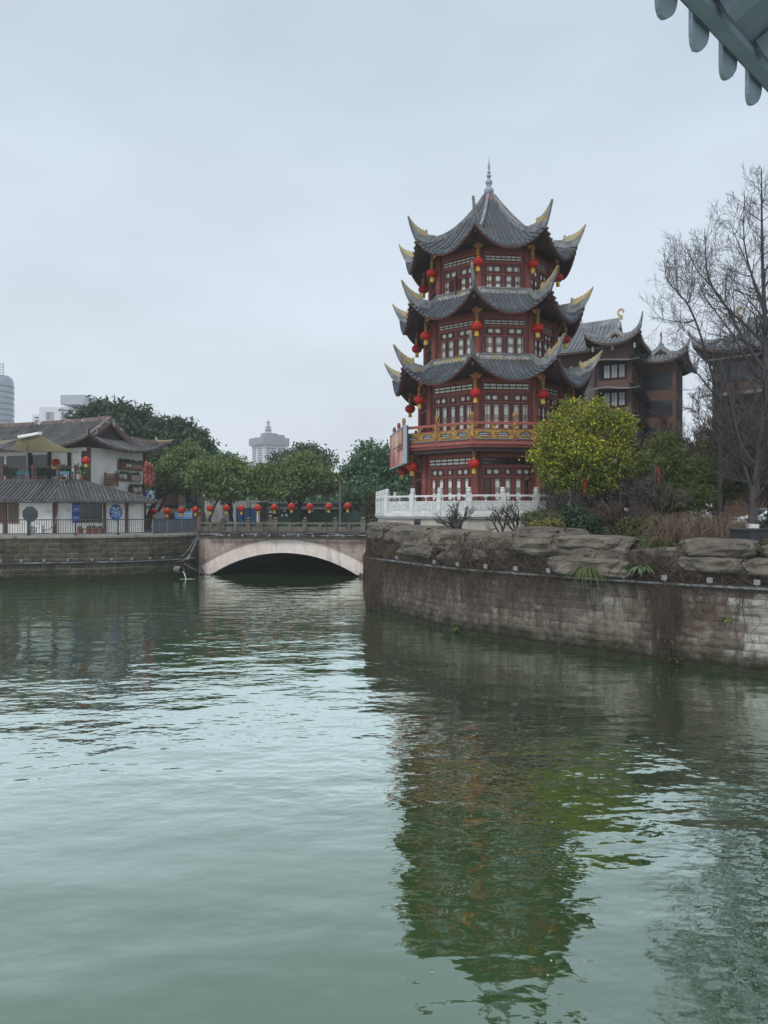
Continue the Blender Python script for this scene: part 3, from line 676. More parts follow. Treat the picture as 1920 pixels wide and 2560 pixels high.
for a, b, sg, r_2 in (((498, 1335), (470, 1400), .1, .03), ((500, 1340), (462, 1398), .3, .02), ((490, 1345), (455, 1390), .2, .02), ((462, 1408), (538, 1438), .12, .025), ((455, 1395), (500, 1420), .25, .02), ((420, 1398), (480, 1392), .2, .02)):
    A = P(a[0], a[1], 45.6); B = P(b[0], b[1], 45.2 if b[1] < 1420 else 46.6)
    MB().tube([A.lerp(B, i / 10) + Vector((0, -.25, -sg * math.sin(math.pi * i / 10))) for i in range(11)], r_2, 5).obj('cable', M_pipe, hc)
# ------------------------------------------------------------------ curved tiled roofs
class Face:
    """one roof slope: E eave middle, s lateral, d inward (unit plan vectors), depth D,
    lateral limits lo/hi(dist), height z(u, t) with u in -1..1 and t in 0..1"""
    def __init__(f, E, s, d, D, lo, hi, z): f.E = Vector(E); f.s = Vector(s); f.d = Vector(d); f.D = D; f.lo = lo; f.hi = hi; f.z = z
    def at(f, a, dist, dz=0.0):
        l, h = f.lo(dist), f.hi(dist); u = 0 if h - l < 1e-6 else max(-1, min(1, 2 * (a - l) / (h - l) - 1))
        p = f.E + f.s * a + f.d * dist; return Vector((p.x, p.y, f.z(u, dist / f.D) + dz))
    def uv(f, u, t, dz=0.0):
        dist = f.D * t; l, h = f.lo(dist), f.hi(dist); return f.at(l + (h - l) * u, dist, dz)
def roof_faces(faces, parent, m_pan, m_rib, m_fascia, m_soffit, spacing, rad, thick=0.16, single=(), tmax=1.0, name_rib='tile_row', soff=None, nu=28, nv=9, grouped='tile_rows'):
    """pan surface, fascia and soffit joined over all slopes; round tile rows one by one for the slopes listed in single"""
    pan, fas, sof, rest = MB(), MB(), MB(), MB()
    for k, f in enumerate(faces):
        pan.grid(lambda u, v: f.uv(u, v * tmax), nu, nv)
        n = nu
        for i in range(n):
            a, b = f.uv(i / n, 0), f.uv((i + 1) / n, 0); o = -f.d * 0.02; q = Vector((0, 0, thick))
            fas.quad(a + o - q, b + o - q, b + o - Vector((0, 0, .02)), a + o - Vector((0, 0, .02)))
            fas.quad(a + f.d * .12 - q, b + f.d * .12 - q, b + o - q, a + o - q)
        if soff:
            sof.grid(lambda u, v: soff(f, u, v), nu, 4, flip=True)
        lim = f.hi(0); na = int((f.hi(0) - f.lo(0)) / spacing); off = ((f.hi(0) - f.lo(0)) - (na - 1) * spacing) / 2
        for i in range(na):
            a = f.lo(0) + off + i * spacing; dm = 0
            while dm + .05 <= f.D * tmax and f.lo(dm + .05) <= a <= f.hi(dm + .05): dm += .05
            if dm < .15: continue
            pts = [f.at(a, dm * j / 7, rad * .35) for j in range(8)]
            pts[0] = pts[0] - f.d * .06
            mb = MB() if k in single else rest
            mb.tube(pts, rad, 6); dsc = pts[0] - f.d * .012
            mb.tube([dsc, dsc + f.d * .03], rad * 1.3, 8)
            # drip tongue between the rows
            e = f.at(min(a + spacing / 2, f.hi(0)), 0); w_ = spacing * .32
            mb.add([e - f.s * w_ - f.d * .045, e + f.s * w_ - f.d * .045, e + f.s * w_ * .55 - f.d * .055 - Vector((0, 0, .085)), e - f.d * .06 - Vector((0, 0, .12)), e - f.s * w_ * .55 - f.d * .055 - Vector((0, 0, .085))], [(0, 1, 2, 3, 4)])
            if k in single: mb.obj(name_rib, m_rib, parent, smooth=False)
    pan.obj('pan_tiles', m_pan, parent, smooth=True); fas.obj('fascia', m_fascia, parent)
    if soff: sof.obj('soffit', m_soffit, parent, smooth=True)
    if rest.f: stuff(rest.obj(grouped, m_rib, parent))
def blade(mb, top, bot, th, m=0, side=None):
    """flat blade between two 3d edges, thickness th across side vector"""
    k = len(top); o = len(mb.v); sv = Vector(side) * th / 2
    for a, b in zip(top, bot):
        w_ = 1.0
        for q in (a + sv, a - sv, b - sv, b + sv): mb.v.append(tuple(q))
    for i in range(k - 1):
        for j in range(4):
            j2 = (j + 1) % 4; mb.f.append((o + i * 4 + j, o + i * 4 + j2, o + i * 4 + 4 + j2, o + i * 4 + 4 + j)); mb.m.append(m)
    mb.f.append((o, o + 1, o + 2, o + 3)); mb.m.append(m); mb.f.append((o + k * 4 - 1, o + k * 4 - 2, o + k * 4 - 3, o + k * 4 - 4)); mb.m.append(m)
def horn(parent, base_pts, tip, side, h0=0.34, th=0.12, gold=True, m_body=None, m_gold=None, gname='gilt_crest'):
    """upswept eave horn: base_pts run outward along the hip to the corner, then the horn curves up to the tip"""
    c0, c1 = base_pts[-2], base_pts[-1]; tip = Vector(tip); L_ = (tip - c1).length; out_ = Vector((c1.x - base_pts[0].x, c1.y - base_pts[0].y, 0)).normalized()
    bot = list(base_pts); nb = len(bot)
    for i in range(1, 11):
        t = i / 10; p1 = c1.lerp(tip, .5) + out_ * L_ * .05 - Vector((0, 0, L_ * .07)); bot.append(c1 * (1 - t) ** 2 + p1 * 2 * t * (1 - t) + tip * t * t)
    n = len(bot); T0 = base_pts[0] + Vector((0, 0, h0)); T1 = c1 - out_ * .12 + Vector((0, 0, h0 * .55)); top = []
    for i in range(n):
        t = (i / (n - 1)) ** .9; top.append(T0 * (1 - t) ** 2 + T1 * 2 * t * (1 - t) + (tip + Vector((0, 0, .02))) * t * t)
    mb = MB(); blade(mb, top, bot, th, 0, side); o = mb.obj('horn', m_body or M_ridge, parent)
    if gold:
        g = MB(); i0 = max(nb - 4, 0)
        tt = [top[i] + (top[i] - bot[i]) * (.16 + (.12 if i % 2 else 0)) + (top[i] - bot[i]).normalized() * .02 for i in range(i0, n)]; bb = [top[i] - (top[i] - bot[i]) * .32 for i in range(i0, n)]
        blade(g, tt, bb, th + .03, 0, side)
        q = top[i0]; g.lathe([(.06, 0), (.1, .06), (.07, .15), (.09, .2), (.02, .28)], 8, q)
        g.obj(gname, m_gold or M_goldtop, parent)
    return top
# ------------------------------------------------------------------ pagoda
PC = Vector((6.09, 43.0, 0)); A0 = R(16.5)
def corner(k, r, z=0.0):
    """k-th octagon corner; 0 points at the camera's side, k grows to the camera's right"""
    a = A0 - k * math.pi / 4; return Vector((PC.x - r * math.sin(a), PC.y - r * math.cos(a), z))
def fdir(k):
    """outward normal and lateral (to the right seen from outside) of the face between corners k and k+1"""
    a = A0 - (k + .5) * math.pi / 4; n = Vector((-math.sin(a), -math.cos(a), 0)); return n, Vector((-n.y, n.x, 0))
C8 = math.cos(math.pi / 8); T8 = math.tan(math.pi / 8)
def fpt(k, s, r_ap, z):
    n, l = fdir(k); return Vector((PC.x, PC.y, z)) + n * r_ap + l * s
# make sure lateral runs from corner k to corner k+1
if (corner(1, 1) - corner(0, 1)).dot(fdir(0)[1]) < 0:
    _f = fdir
    def fdir(k): n, l = _f(k); return n, -l
pagoda = empty('pagoda', (PC.x, PC.y, 3.94), 'three-roofed octagonal red timber pagoda with upswept gilt eaves and a spire', 'pagoda')
VIS = (0, -1, 1, -2)
def octa(mb, r, z0, z1, r1=None, m=0):
    vs = [corner(k, r, z0) for k in range(8)] + [corner(k, r1 or r, z1) for k in range(8)]
    fs = [(k, (k + 1) % 8, (k + 1) % 8 + 8, k + 8) for k in range(8)] + [tuple(range(7, -1, -1)), tuple(range(8, 16))]
    return mb.add(vs, fs, m)
# --- lattice meshes (face frame: X right, Y up, Z outward)
_lat = {}
def lattice(w, h, units=2, horiz=False):
    key = (round(w, 2), round(h, 2), units, horiz)
    if key in _lat: return _lat[key]
    mb = MB(); b = .02; dz = .03
    def bar(x0, y0, x1, y1, t=b, d=dz): mb.bar((x0, y0, d / 2 + .012), (x1, y1, d / 2 + .012), t, d, up=(0, 0, 1))
    for x in (-w / 2, w / 2): bar(x, -h / 2, x, h / 2, .045, .05)
    for y in (-h / 2, h / 2): bar(-w / 2 + .024, y, w / 2 - .024, y, .045, .046)
    for q in range(units):
        if horiz: cx, cy_, ww, hh = -w / 2 + w * (q + .5) / units, 0, w / units, h
        else: cx, cy_, ww, hh = 0, -h / 2 + h * (q + .5) / units, w, h / units
        a, c = ww * .34, hh * .345; k = min(a, c) * .45
        oc = [(-a + k, -c), (a - k, -c), (a, -c + k), (a, c - k), (a - k, c), (-a + k, c), (-a, c - k), (-a, -c + k)]
        for i in range(8): bar(cx + oc[i][0], cy_ + oc[i][1], cx + oc[(i + 1) % 8][0], cy_ + oc[(i + 1) % 8][1], b, .026)
        A, Cc = ww / 2, hh / 2
        for (x, y), (x2, y2) in zip(oc, [(-a + k, -Cc), (a - k, -Cc), (A, -c + k), (A, c - k), (a - k, Cc), (-a + k, Cc), (-A, c - k), (-A, -c + k)]): bar(cx + x, cy_ + y, cx + x2, cy_ + y2, .016, .022)
        for sx in (-1, 1):
            for sy in (-1, 1): bar(cx + sx * (a - k / 2), cy_ + sy * (c - k / 2), cx + sx * A * .97, cy_ + sy * Cc * .97, .026, .02)
        if q:
            if horiz: bar(-w / 2 + w * q / units, -h / 2, -w / 2 + w * q / units, h / 2, .05, .035)
            else: bar(-w / 2, -h / 2 + h * q / units, w / 2, -h / 2 + h * q / units, .03, .03)
    pane = MB().quad((-w / 2, -h / 2, .008), (w / 2, -h / 2, .008), (w / 2, h / 2, .008), (-w / 2, h / 2, .008))
    r = (mb.mesh('window', M_reddark), pane.mesh('pane', M_pane), pane.mesh('pane', M_panedark)); _lat[key] = r; return r
def transom(w, h, n):
    key = ('t', round(w, 2), round(h, 2), n)
    if key in _lat: return _lat[key]
    mb = MB(); W = w / n
    def bar(x0, y0, x1, y1, t=.03, d=.03): mb.bar((x0, y0, d / 2 + .012), (x1, y1, d / 2 + .012), t, d, up=(0, 0, 1))
    for y in (-h / 2, h / 2): bar(-w / 2, y, w / 2, y, .05, .05)
    bar(-w / 2, 0, w / 2, 0, .03, .024)
    for i in range(n + 1): bar(-w / 2 + i * W, -h / 2, -w / 2 + i * W, h / 2, .028, .03)
    for i in range(n):
        x = -w / 2 + (i + .5) * W; a = W * .42; c = h * .44
        for sx, sy in ((1, 1), (1, -1), (-1, 1), (-1, -1)):
            bar(x + sx * W / 2, sy * .02, x + sx * W * .2, sy * .02, .03, .022)
            bar(x, sy * c * .98, x + sx * W * .22, sy * c * .98, .035, .022); bar(x, 0, x, sy * c * .35, .04, .022)
            bar(x + sx * W * .5, sy * c * .75, x + sx * W * .36, sy * c * 1.05, .03, .022)
    pane = MB().quad((-w / 2, -h / 2, .008), (w / 2, -h / 2, .008), (w / 2, h / 2, .008), (-w / 2, h / 2, .008))
    r = (mb.mesh('transom_lattice', M_reddark), pane.mesh('pane', M_pane), pane.mesh('pane', M_panedark)); _lat[key] = r; return r
def set_window(k, s, z, rap, meshes, dark=False, name='window'):
    n, l = fdir(k); M = frame_matrix(fpt(k, s, rap, z), l, (0, 0, 1))
    o = put(meshes[0], name, pagoda, M); put(meshes[2 if dark else 1], 'pane', o, M)
# --- storeys: wall radius, z0, z1, tall (z0, z1), small (z0, z1), transom (z0, z1), columns
ST = [dict(r=4.4, z0=3.94, z1=7.32, tall=(4.55, 5.78), small=(5.96, 6.27), tran=(6.5, 6.87), x=(-1.08, -.56, 0, .56, 1.08), w=.36, ns=5),
      dict(r=4.08, z0=7.6, z1=11.6, tall=(8.32, 9.72), small=(9.9, 10.21), tran=(10.48, 10.82), x=(-1.02, -.54, 0, .54, 1.02), w=.38, ns=5),
      dict(r=3.76, z0=11.6, z1=15.1, tall=(12.43, 13.37), small=(13.5, 13.82), tran=(14.0, 14.26), x=(-.84, -.32, .32, .84), w=.42, ns=4),
      dict(r=3.46, z0=15.2, z1=18.6, tall=(15.93, 16.75), small=(16.88, 17.24), tran=(17.5, 17.8), x=(-.78, -.3, .3, .78), w=.37, ns=4)]
for si, S in enumerate(ST):
    r = S['r']; rap = r * C8 - .06
    mb = MB(); octa(mb, r - .06, S['z0'], S['z1']); mb.obj('storey_wall', M_red, pagoda)
    half = rap * T8 - .2
    for k in range(8):
        c = corner(k, r - .02); mb = MB(); mb.lathe([(.17, S['z0']), (.165, S['z1'])], 12, (c.x, c.y, 0)); mb.obj('column', M_redbeam, pagoda, smooth=True)
    for k in range(-3, 5):
        n, l = fdir(k)
        for zb, hh in ((S['tran'][0] - .09, .12), (S['tran'][1] + .1, .14), (S['small'][0] - .09, .08), (S['tall'][0] - .12, .14)):
            mb = MB(); mb.obox(fpt(k, 0, rap + .03, zb), l * half, n * .035, (0, 0, hh / 2)); mb.obj('beam', M_redbeam, pagoda)
    for k in VIS:
        n, l = fdir(k)
        zt = S['tall']; zm = S['small']; zr = S['tran']
        for xi, x in enumerate(S['x']):
            door = si == 0 and k == 0
            if si == 3 and k == -1 and xi == 1:
                continue                                   # this casement stands open
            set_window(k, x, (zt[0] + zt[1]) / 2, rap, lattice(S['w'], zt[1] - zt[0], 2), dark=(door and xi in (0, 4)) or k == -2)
            # stile between the casements
        stl = MB()
        xs = sorted(S['x'])
        for a, b in zip([-half] + xs, xs + [half]):
            m_ = (a + b) / 2 if abs(a) != half and abs(b) != half else (a + .3 if a == -half else b - .3)
            stl.obox(fpt(k, m_, rap + .012, (zt[0] + zm[1]) / 2), l * .022, n * .012, (0, 0, (zm[1] - zt[0]) / 2))
        stl.obj('stile', M_redbeam, pagoda)
        if S['ns'] == 5: sm = [(-.81, .74, 2), (0, .3, 1), (.81, .74, 2)]
        else: sm = [(-S['x'][3] + (S['x'][3] - S['x'][2]) / 2, .8, 2), (S['x'][3] - (S['x'][3] - S['x'][2]) / 2, .8, 2)]
        for x, w_, u in sm:
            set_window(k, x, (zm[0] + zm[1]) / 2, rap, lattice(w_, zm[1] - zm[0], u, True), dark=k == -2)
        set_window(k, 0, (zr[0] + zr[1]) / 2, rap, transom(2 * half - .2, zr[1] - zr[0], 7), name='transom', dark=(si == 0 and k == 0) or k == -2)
    # open casement of the top storey
    if si == 3:
        n, l = fdir(-1); zt = S['tall']; zc = (zt[0] + zt[1]) / 2
        M = frame_matrix(fpt(-1, -.42, rap + .01, zc), l, (0, 0, 1))
        put(MB().quad((-.24, -.5, .004), (.24, -.5, .004), (.24, .5, .004), (-.24, .5, .004)).mesh('window_dark_sheet', M_soffit), 'window_dark_sheet', pagoda, M)  # dark sheet on the solid wall, painted in for the unlit inside
        mb = MB(); mb.obox(fpt(-1, -.1, rap + .2, zc), n * .2 + l * .08, (n.cross(Vector((0, 0, 1)))) * .018, (0, 0, .5)); mb.obj('casement', M_redbeam, pagoda)

# --- roofs
def pagoda_roof(Rc, ze, rise, Rt, zt, p, Rtip, ztip, label, wall_r, zsoff, single):
    De = (Rc - Rt) * C8; faces = []
    for k in (0, -1, 1, -2, 2, 3, 4, 5):
        n, l = fdir(k); E = Vector((PC.x, PC.y, 0)) + n * Rc * C8
        hw = lambda d, Rc=Rc: (Rc * C8 - d) * T8
        z = lambda u, t: ze + (zt - ze) * t ** p + rise * abs(u) ** 2.0 * (1 - t) ** 2.1
        faces.append(Face(E, l, -n, De, lambda d: -hw(d), lambda d: hw(d), z))
    rf = MB()
    roof = empty_part('roof', label)
    def soff(f, u, v):
        q = f.uv(u, 0); dist = (Rc - wall_r) * C8 * v; hw_ = (Rc * C8 - dist) * T8; a = -hw_ + 2 * hw_ * u; pl = f.E + f.s * a + f.d * dist
        return Vector((pl.x, pl.y, ze - .15 + (zsoff - ze + .15) * v + rise * abs(2 * u - 1) ** 2.0 * (1 - v) ** 1.6))
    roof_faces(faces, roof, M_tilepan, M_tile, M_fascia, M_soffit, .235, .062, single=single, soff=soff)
    # hips and horns
    for k in range(8):
        a = A0 - k * math.pi / 4; dr = Vector((-math.sin(a), -math.cos(a), 0)); side = Vector((dr.y, -dr.x, 0))
        hp = lambda r: Vector((PC.x, PC.y, 0)) + dr * r + Vector((0, 0, ze + (zt - ze) * max(0, (Rc - r) / (Rc - Rt)) ** p + rise * (1 - max(0, (Rc - r) / (Rc - Rt))) ** 2.1))
        n_ = 10; rr = [Rt + (Rc - 1.25 - Rt) * i / n_ for i in range(n_ + 1)]
        mb = MB(); bot = [hp(r) for r in rr]; blade(mb, [q + Vector((0, 0, .3)) for q in bot], bot, .16, 0, side); mb.obj('hip_ridge', M_ridge, roof)
        base = [hp(Rc - 1.25 + 1.3 * i / 7) for i in range(8)]
        tipp = Vector((PC.x, PC.y, 0)) + dr * Rtip + Vector((0, 0, ztip))
        horn(roof, base, tipp, side, h0=.36)
        # corner beam end under the horn
        mb = MB(); c_ = hp(Rc - .15); inn = hp(wall_r); mb.bar(Vector((c_.x, c_.y, c_.z - .3)), Vector((inn.x, inn.y, zsoff - .02)), .14, .2); mb.obj('corner_rafter', M_soffit, roof)
    return roof
def empty_part(name, label=None):
    mb = MB(); mb.lathe([(.3, 0), (.3, .05)], 8, (PC.x, PC.y, 10))   # king block hidden inside the body
    o = mb.obj(name, M_soffit, pagoda)
    if label: o['label'] = label
    return o
roofs = []
roofs.append(pagoda_roof(5.78, 10.8, 1.2, 3.9, 12.12, 1.25, 6.34, 13.0, None, 4.0, 11.15, (0, 1, 2, 3)))
roofs.append(pagoda_roof(5.33, 14.34, 1.2, 3.6, 15.72, 1.25, 5.84, 16.55, None, 3.7, 14.7, (0, 1, 2, 3)))
roofs.append(pagoda_roof(4.93, 17.84, 1.12, .36, 22.1, 1.5, 5.44, 20.1, None, 3.4, 18.25, (0, 1, 2, 3)))
for rf, r_b, zb in ((roofs[0], 3.92, 12.1), (roofs[1], 3.62, 15.7)):
    mb = MB(); octa(mb, r_b, zb, zb + .27); mb.obj('ridge_band', M_band, rf)
    mb = MB(); octa(mb, r_b + .05, zb + .272, zb + .33); mb.obj('ridge_cap', M_ridge, rf)
# --- spire
mb = MB(); mb.lathe([(.5, 21.85), (.42, 22.08), (.3, 22.34)], 8, (PC.x, PC.y, 0), ang0=A0); mb.obj('spire_collar', mat('spire_red', (0.3, 0.07, 0.06), (0.2, 0.06, 0.06), 5, 0.5), pagoda)
def ball(zc, r, h=None): h = h or r; return [(max(.04, r * math.sin(t)), zc - h * math.cos(t)) for t in [math.pi * i / 10 for i in range(1, 10)]]
prof = [(.3, 22.34)] + ball(22.61, .29, .26) + [(.12, 22.9), (.15, 22.96)] + ball(23.12, .2, .2) + [(.08, 23.34)] + ball(23.5, .135, .13) + [(.07, 23.62)] + ball(23.72, .095, .09) + [(.05, 23.84), (.075, 24.0), (.05, 24.2), (.02, 24.4), (.008, 24.65)]
mb = MB(); mb.lathe(prof, 14, (PC.x, PC.y, 0)); mb.obj('spire', M_spire, pagoda, smooth=True)
# --- hanging posts and brackets under every corner
HANG = [(5.2, 6.47, 7.3, .28), (4.72, 10.17, 11.25, .3), (4.3, 13.73, 14.85, .3), (3.9, 17.25, 18.45, .3)]
for si, (rh, zl, ztop, _) in enumerate(HANG):
    for k in range(8):
        c = corner(k, rh); a = A0 - k * math.pi / 4; dr = Vector((-math.sin(a), -math.cos(a), 0)); sd_ = Vector((dr.y, -dr.x, 0))
        zb = zl + .4
        mb = MB(); mb.box(c.x - .07, c.x + .07, c.y - .07, c.y + .07, zb + .1, ztop); mb.obj('hanging_post', M_redbeam, pagoda)
        mb = MB(); mb.lathe([(.05, zb - .12), (.11, zb - .04), (.08, zb + .02), (.12, zb + .08), (.085, zb + .14), (.12, zb + .2), (.1, zb + .26)], 10, (c.x, c.y, 0)); mb.obj('post_knob', M_gold, pagoda)
        for j in (k - .5, k + .5):                       # gilt brackets reaching along the two eaves
            a2 = A0 - (j + (.5 if j < k else -.5) * 0) * math.pi / 4
            tgt = corner(k + (1 if j > k else -1), rh); d2 = (tgt - c).normalized(); mb = MB(); zz = zb + .62
            mb.prism([(.08, 0), (.08, -.28), (.2, -.22), (.32, -.1), (.5, 0)], lambda p_, q_: c + d2 * p_ + Vector((0, 0, zz + q_)) + dr * .025, lambda p_, q_: c + d2 * p_ + Vector((0, 0, zz + q_)) - dr * .025)
            mb.obj('bracket', M_gold, pagoda)
        wr_ = ST[si]['r']; q = corner(k, wr_)             # carved strut from the column
        mb = MB(); mb.prism([(0, -.95), (.06, -.95), (rh - wr_ + .05, -.05), (rh - wr_ + .05, .08), (rh - wr_ - .1, .08), (0, -.55)], lambda p_, q_: q + dr * p_ + Vector((0, 0, ztop - .12 + q_)) + sd_ * .04, lambda p_, q_: q + dr * p_ + Vector((0, 0, ztop - .12 + q_)) - sd_ * .04)
        mb.obj('strut', mat('carved_strut', (0.09, 0.05, 0.03), (0.14, 0.09, 0.04), 10, 0.6, 0.8, 14), pagoda)
# --- balcony
mb = MB(); octa(mb, 5.72, 7.3, 7.44); octa(mb, 5.82, 7.442, 7.6); octa(mb, 5.76, 7.602, 7.66)
balc = mb.obj('balcony', M_redbeam, pagoda)
mb = MB(); octa(mb, 5.6, 7.1, 7.298); mb.obj('balcony_beam', M_soffit, balc)
RB = 5.7
def rail_panel(A, B, parent):
    d = (B - A); L_ = d.length; d.normalize(); n = Vector((d.y, -d.x, 0))
    if n.dot(A - PC) < 0: n = -n
    c = (A + B) / 2
    def bx(m_, a0, a1, z0, z1, t=.04, off=0): m_.obox(Vector(((A + d * (a0 + a1) / 2).x, (A + d * (a0 + a1) / 2).y, (z0 + z1) / 2)) + n * off, d * (a1 - a0) / 2, n * t, (0, 0, (z1 - z0) / 2))
    mb = MB(); bx(mb, .06, L_ - .06, 8.46, 8.6, .055); bx(mb, .06, L_ - .06, 8.2, 8.235, .045); bx(mb, .06, L_ - .06, 7.665, 7.72, .045); mb.obj('rail', M_redbeam, parent)
    # pierced gilt panel: two oval openings
    g = MB(); z0, z1 = 7.722, 8.198; zc = (z0 + z1) / 2; hw = (L_ - .14) / 2
    for q in (0, 1):
        x0 = .07 + q * hw; xc = x0 + hw / 2; N_ = 20
        outer, inner = [], []
        for i in range(N_):
            t = 2 * math.pi * i / N_ + math.pi / N_; cx, cz = math.cos(t), math.sin(t); kk = 1 / max(abs(cx), abs(cz)); outer.append((xc + cx * kk * hw / 2, zc + cz * kk * (z1 - z0) / 2))
            inner.append((xc + cx * hw * .33 * (1 + .05 * math.cos(4 * t)), zc + cz * (z1 - z0) * .31))
        for off, fl in ((.03, False), (-.03, True)):
            o_ = len(g.v)
            for x, z in outer + inner: p_ = A + d * x + n * off; g.v.append((p_.x, p_.y, z))
            for i in range(N_):
                j = (i + 1) % N_; f_ = (o_ + i, o_ + j, o_ + N_ + j, o_ + N_ + i); g.f.append(f_ if not fl else f_[::-1]); g.m.append(0)
        ringp = [Vector(((A + d * x + n * .035).x, (A + d * x + n * .035).y, z)) for x, z in inner]; g.tube(ringp + ringp[:1], .02, 5)
        # grille in the opening
        w_ = MB()
        for dz in (-.07, .02, .1): pa = A + d * (xc - hw * .3); pb = A + d * (xc + hw * .3); w_.bar((pa.x, pa.y, zc + dz), (pb.x, pb.y, zc + dz), .012, .014)
        for dx, za, zb in ((-.12, -.07, .02), (.1, .02, .1), (.02, -.14, -.07)): p_ = A + d * (xc + dx); w_.bar((p_.x, p_.y, zc + za), (p_.x, p_.y, zc + zb), .012, .012)
        w_.obj('grille', M_white2, parent)
        bk = MB(); o_ = [A + d * x - n * .02 for x, z in inner]; bk.add([(p_.x, p_.y, z) for p_, (x, z) in zip(o_, inner)], [tuple(range(N_))]); bk.obj('grille_back', M_panedark, parent)
    g.obj('gilt_panel', M_gold, parent)
    m_ = L_ / 2   # upper gilt bracket and corner leaves
    for poly in ([(m_ - .22, 8.458), (m_ + .22, 8.458), (m_ + .1, 8.36), (m_ + .05, 8.238), (m_ - .05, 8.238), (m_ - .1, 8.36)], [(.07, 8.458), (.32, 8.458), (.2, 8.4), (.07, 8.28)], [(L_ - .07, 8.458), (L_ - .07, 8.28), (L_ - .2, 8.4), (L_ - .32, 8.458)]):
        b_ = MB(); b_.prism(poly, lambda x, z: Vector(((A + d * x).x, (A + d * x).y, z)) + n * .025, lambda x, z: Vector(((A + d * x).x, (A + d * x).y, z)) - n * .025)
        b_.obj('gilt_bracket', M_gold, parent)
    t_ = MB(); pa = A + d * .1 + n * .12; pb = A + d * (L_ - .15) + n * .12; t_.tube([(pa.x, pa.y, 7.7), (pb.x, pb.y, 7.7)], .035, 6); t_.obj('light_tube', M_steel, parent)
for k in range(-3, 5):
    a, b = corner(k, RB), corner(k + 1, RB); m_ = (a + b) / 2
    for q in (a, m_):
        mb = MB(); mb.box(q.x - .08, q.x + .08, q.y - .08, q.y + .08, 7.662, 8.72); mb.obj('rail_post', M_redbeam, balc)
        mb = MB(); mb.lathe([(.08, 8.722), (.1, 8.77), (.07, 8.8), (.1, 8.86), (.105, 8.96), (.08, 9.04), (.09, 9.06), (.05, 9.1)], 10, (q.x, q.y, 0)); mb.obj('post_finial', M_gold if k in (0, -1, 1) else M_terra, balc)
        n_ = (q - PC).normalized(); n_.z = 0; mb = MB(); mb.obox(Vector((q.x, q.y, 8.2)) + n_ * .085, n_ * .02, Vector((n_.y, -n_.x, 0)) * .07, (0, 0, .35)); mb.obj('gilt_leaf', M_gold, balc)
    rail_panel(a, m_, balc); rail_panel(m_, b, balc)
# --- poster board hung outside the balcony
A_ = Vector((1.12, 39.7, 0)); B_ = Vector((.40, 45.4, 0)); dd = (B_ - A_).normalized(); nn = Vector((dd.y, -dd.x, 0))
if nn.x > 0: nn = -nn
pb_ = empty('poster_board', (A_.x, A_.y, 6.6), 'faded red poster board hung on the pagoda balcony', 'poster')
mb = MB(); mb.obox(Vector(((A_ + B_).x / 2, (A_ + B_).y / 2, 7.62)), dd * 2.87, nn * .03, (0, 0, .98)); mb.obj('print', M_redposter, pb_)
mb = MB(); mb.obox(Vector((A_.x, A_.y, 7.62)) - dd * .03, dd * .06, nn * .09, (0, 0, 1.02)); mb.obox(Vector(((A_ + B_).x / 2, (A_ + B_).y / 2, 8.62)), dd * 2.9, nn * .06, (0, 0, .03)); mb.obox(Vector(((A_ + B_).x / 2, (A_ + B_).y / 2, 6.62)), dd * 2.9, nn * .06, (0, 0, .03)); mb.obj('frame', mat('poster_frame', (0.3, 0.33, 0.38), rough=0.5), pb_)
mb = MB(); mb.obox(Vector((A_.x + .14, A_.y - .02, 7.62)), (.05, 0, 0), (0, .05, 0), (0, 0, 1.02)); mb.obj('edge_strip', M_dsteel, pb_)

# ------------------------------------------------------------------ terrace and marble balustrade
plat = empty('pagoda_terrace', (PC.x, PC.y, 3.0), 'octagonal cream stone terrace carrying the pagoda', 'terrace')
mb = MB(); octa(mb, 6.72, 2.9, 3.66); mb.obj('plinth', M_plinth, plat)
r_ = random.Random(12)
for k in VIS:
    n, l = fdir(k); hw = 6.72 * C8 * T8
    for z0, z1 in ((2.95, 3.3), (3.304, 3.655)):
        s = -hw
        while s < hw - .1:
            w_ = min(r_.uniform(.7, 1.2), hw - s); 
            mb = MB(); mb.obox(fpt(k, s + w_ / 2, 6.72 * C8 + .012, (z0 + z1) / 2), l * (w_ / 2 - .004), n * .012, (0, 0, (z1 - z0) / 2 - .004)); mb.obj('facing_slab', M_plinth, plat); s += w_
mb = MB(); octa(mb, 6.86, 3.662, 3.76); octa(mb, 6.94, 3.762, 3.84); octa(mb, 6.9, 3.842, 3.94); mb.obj('slab', M_marble, plat)
mb = MB(); mb.obox(fpt(-1, -.55, 6.72 * C8 + .03, 3.48), fdir(-1)[1] * .2, fdir(-1)[0] * .01, (0, 0, .14)); mb.obj('vent', M_panedark, plat)
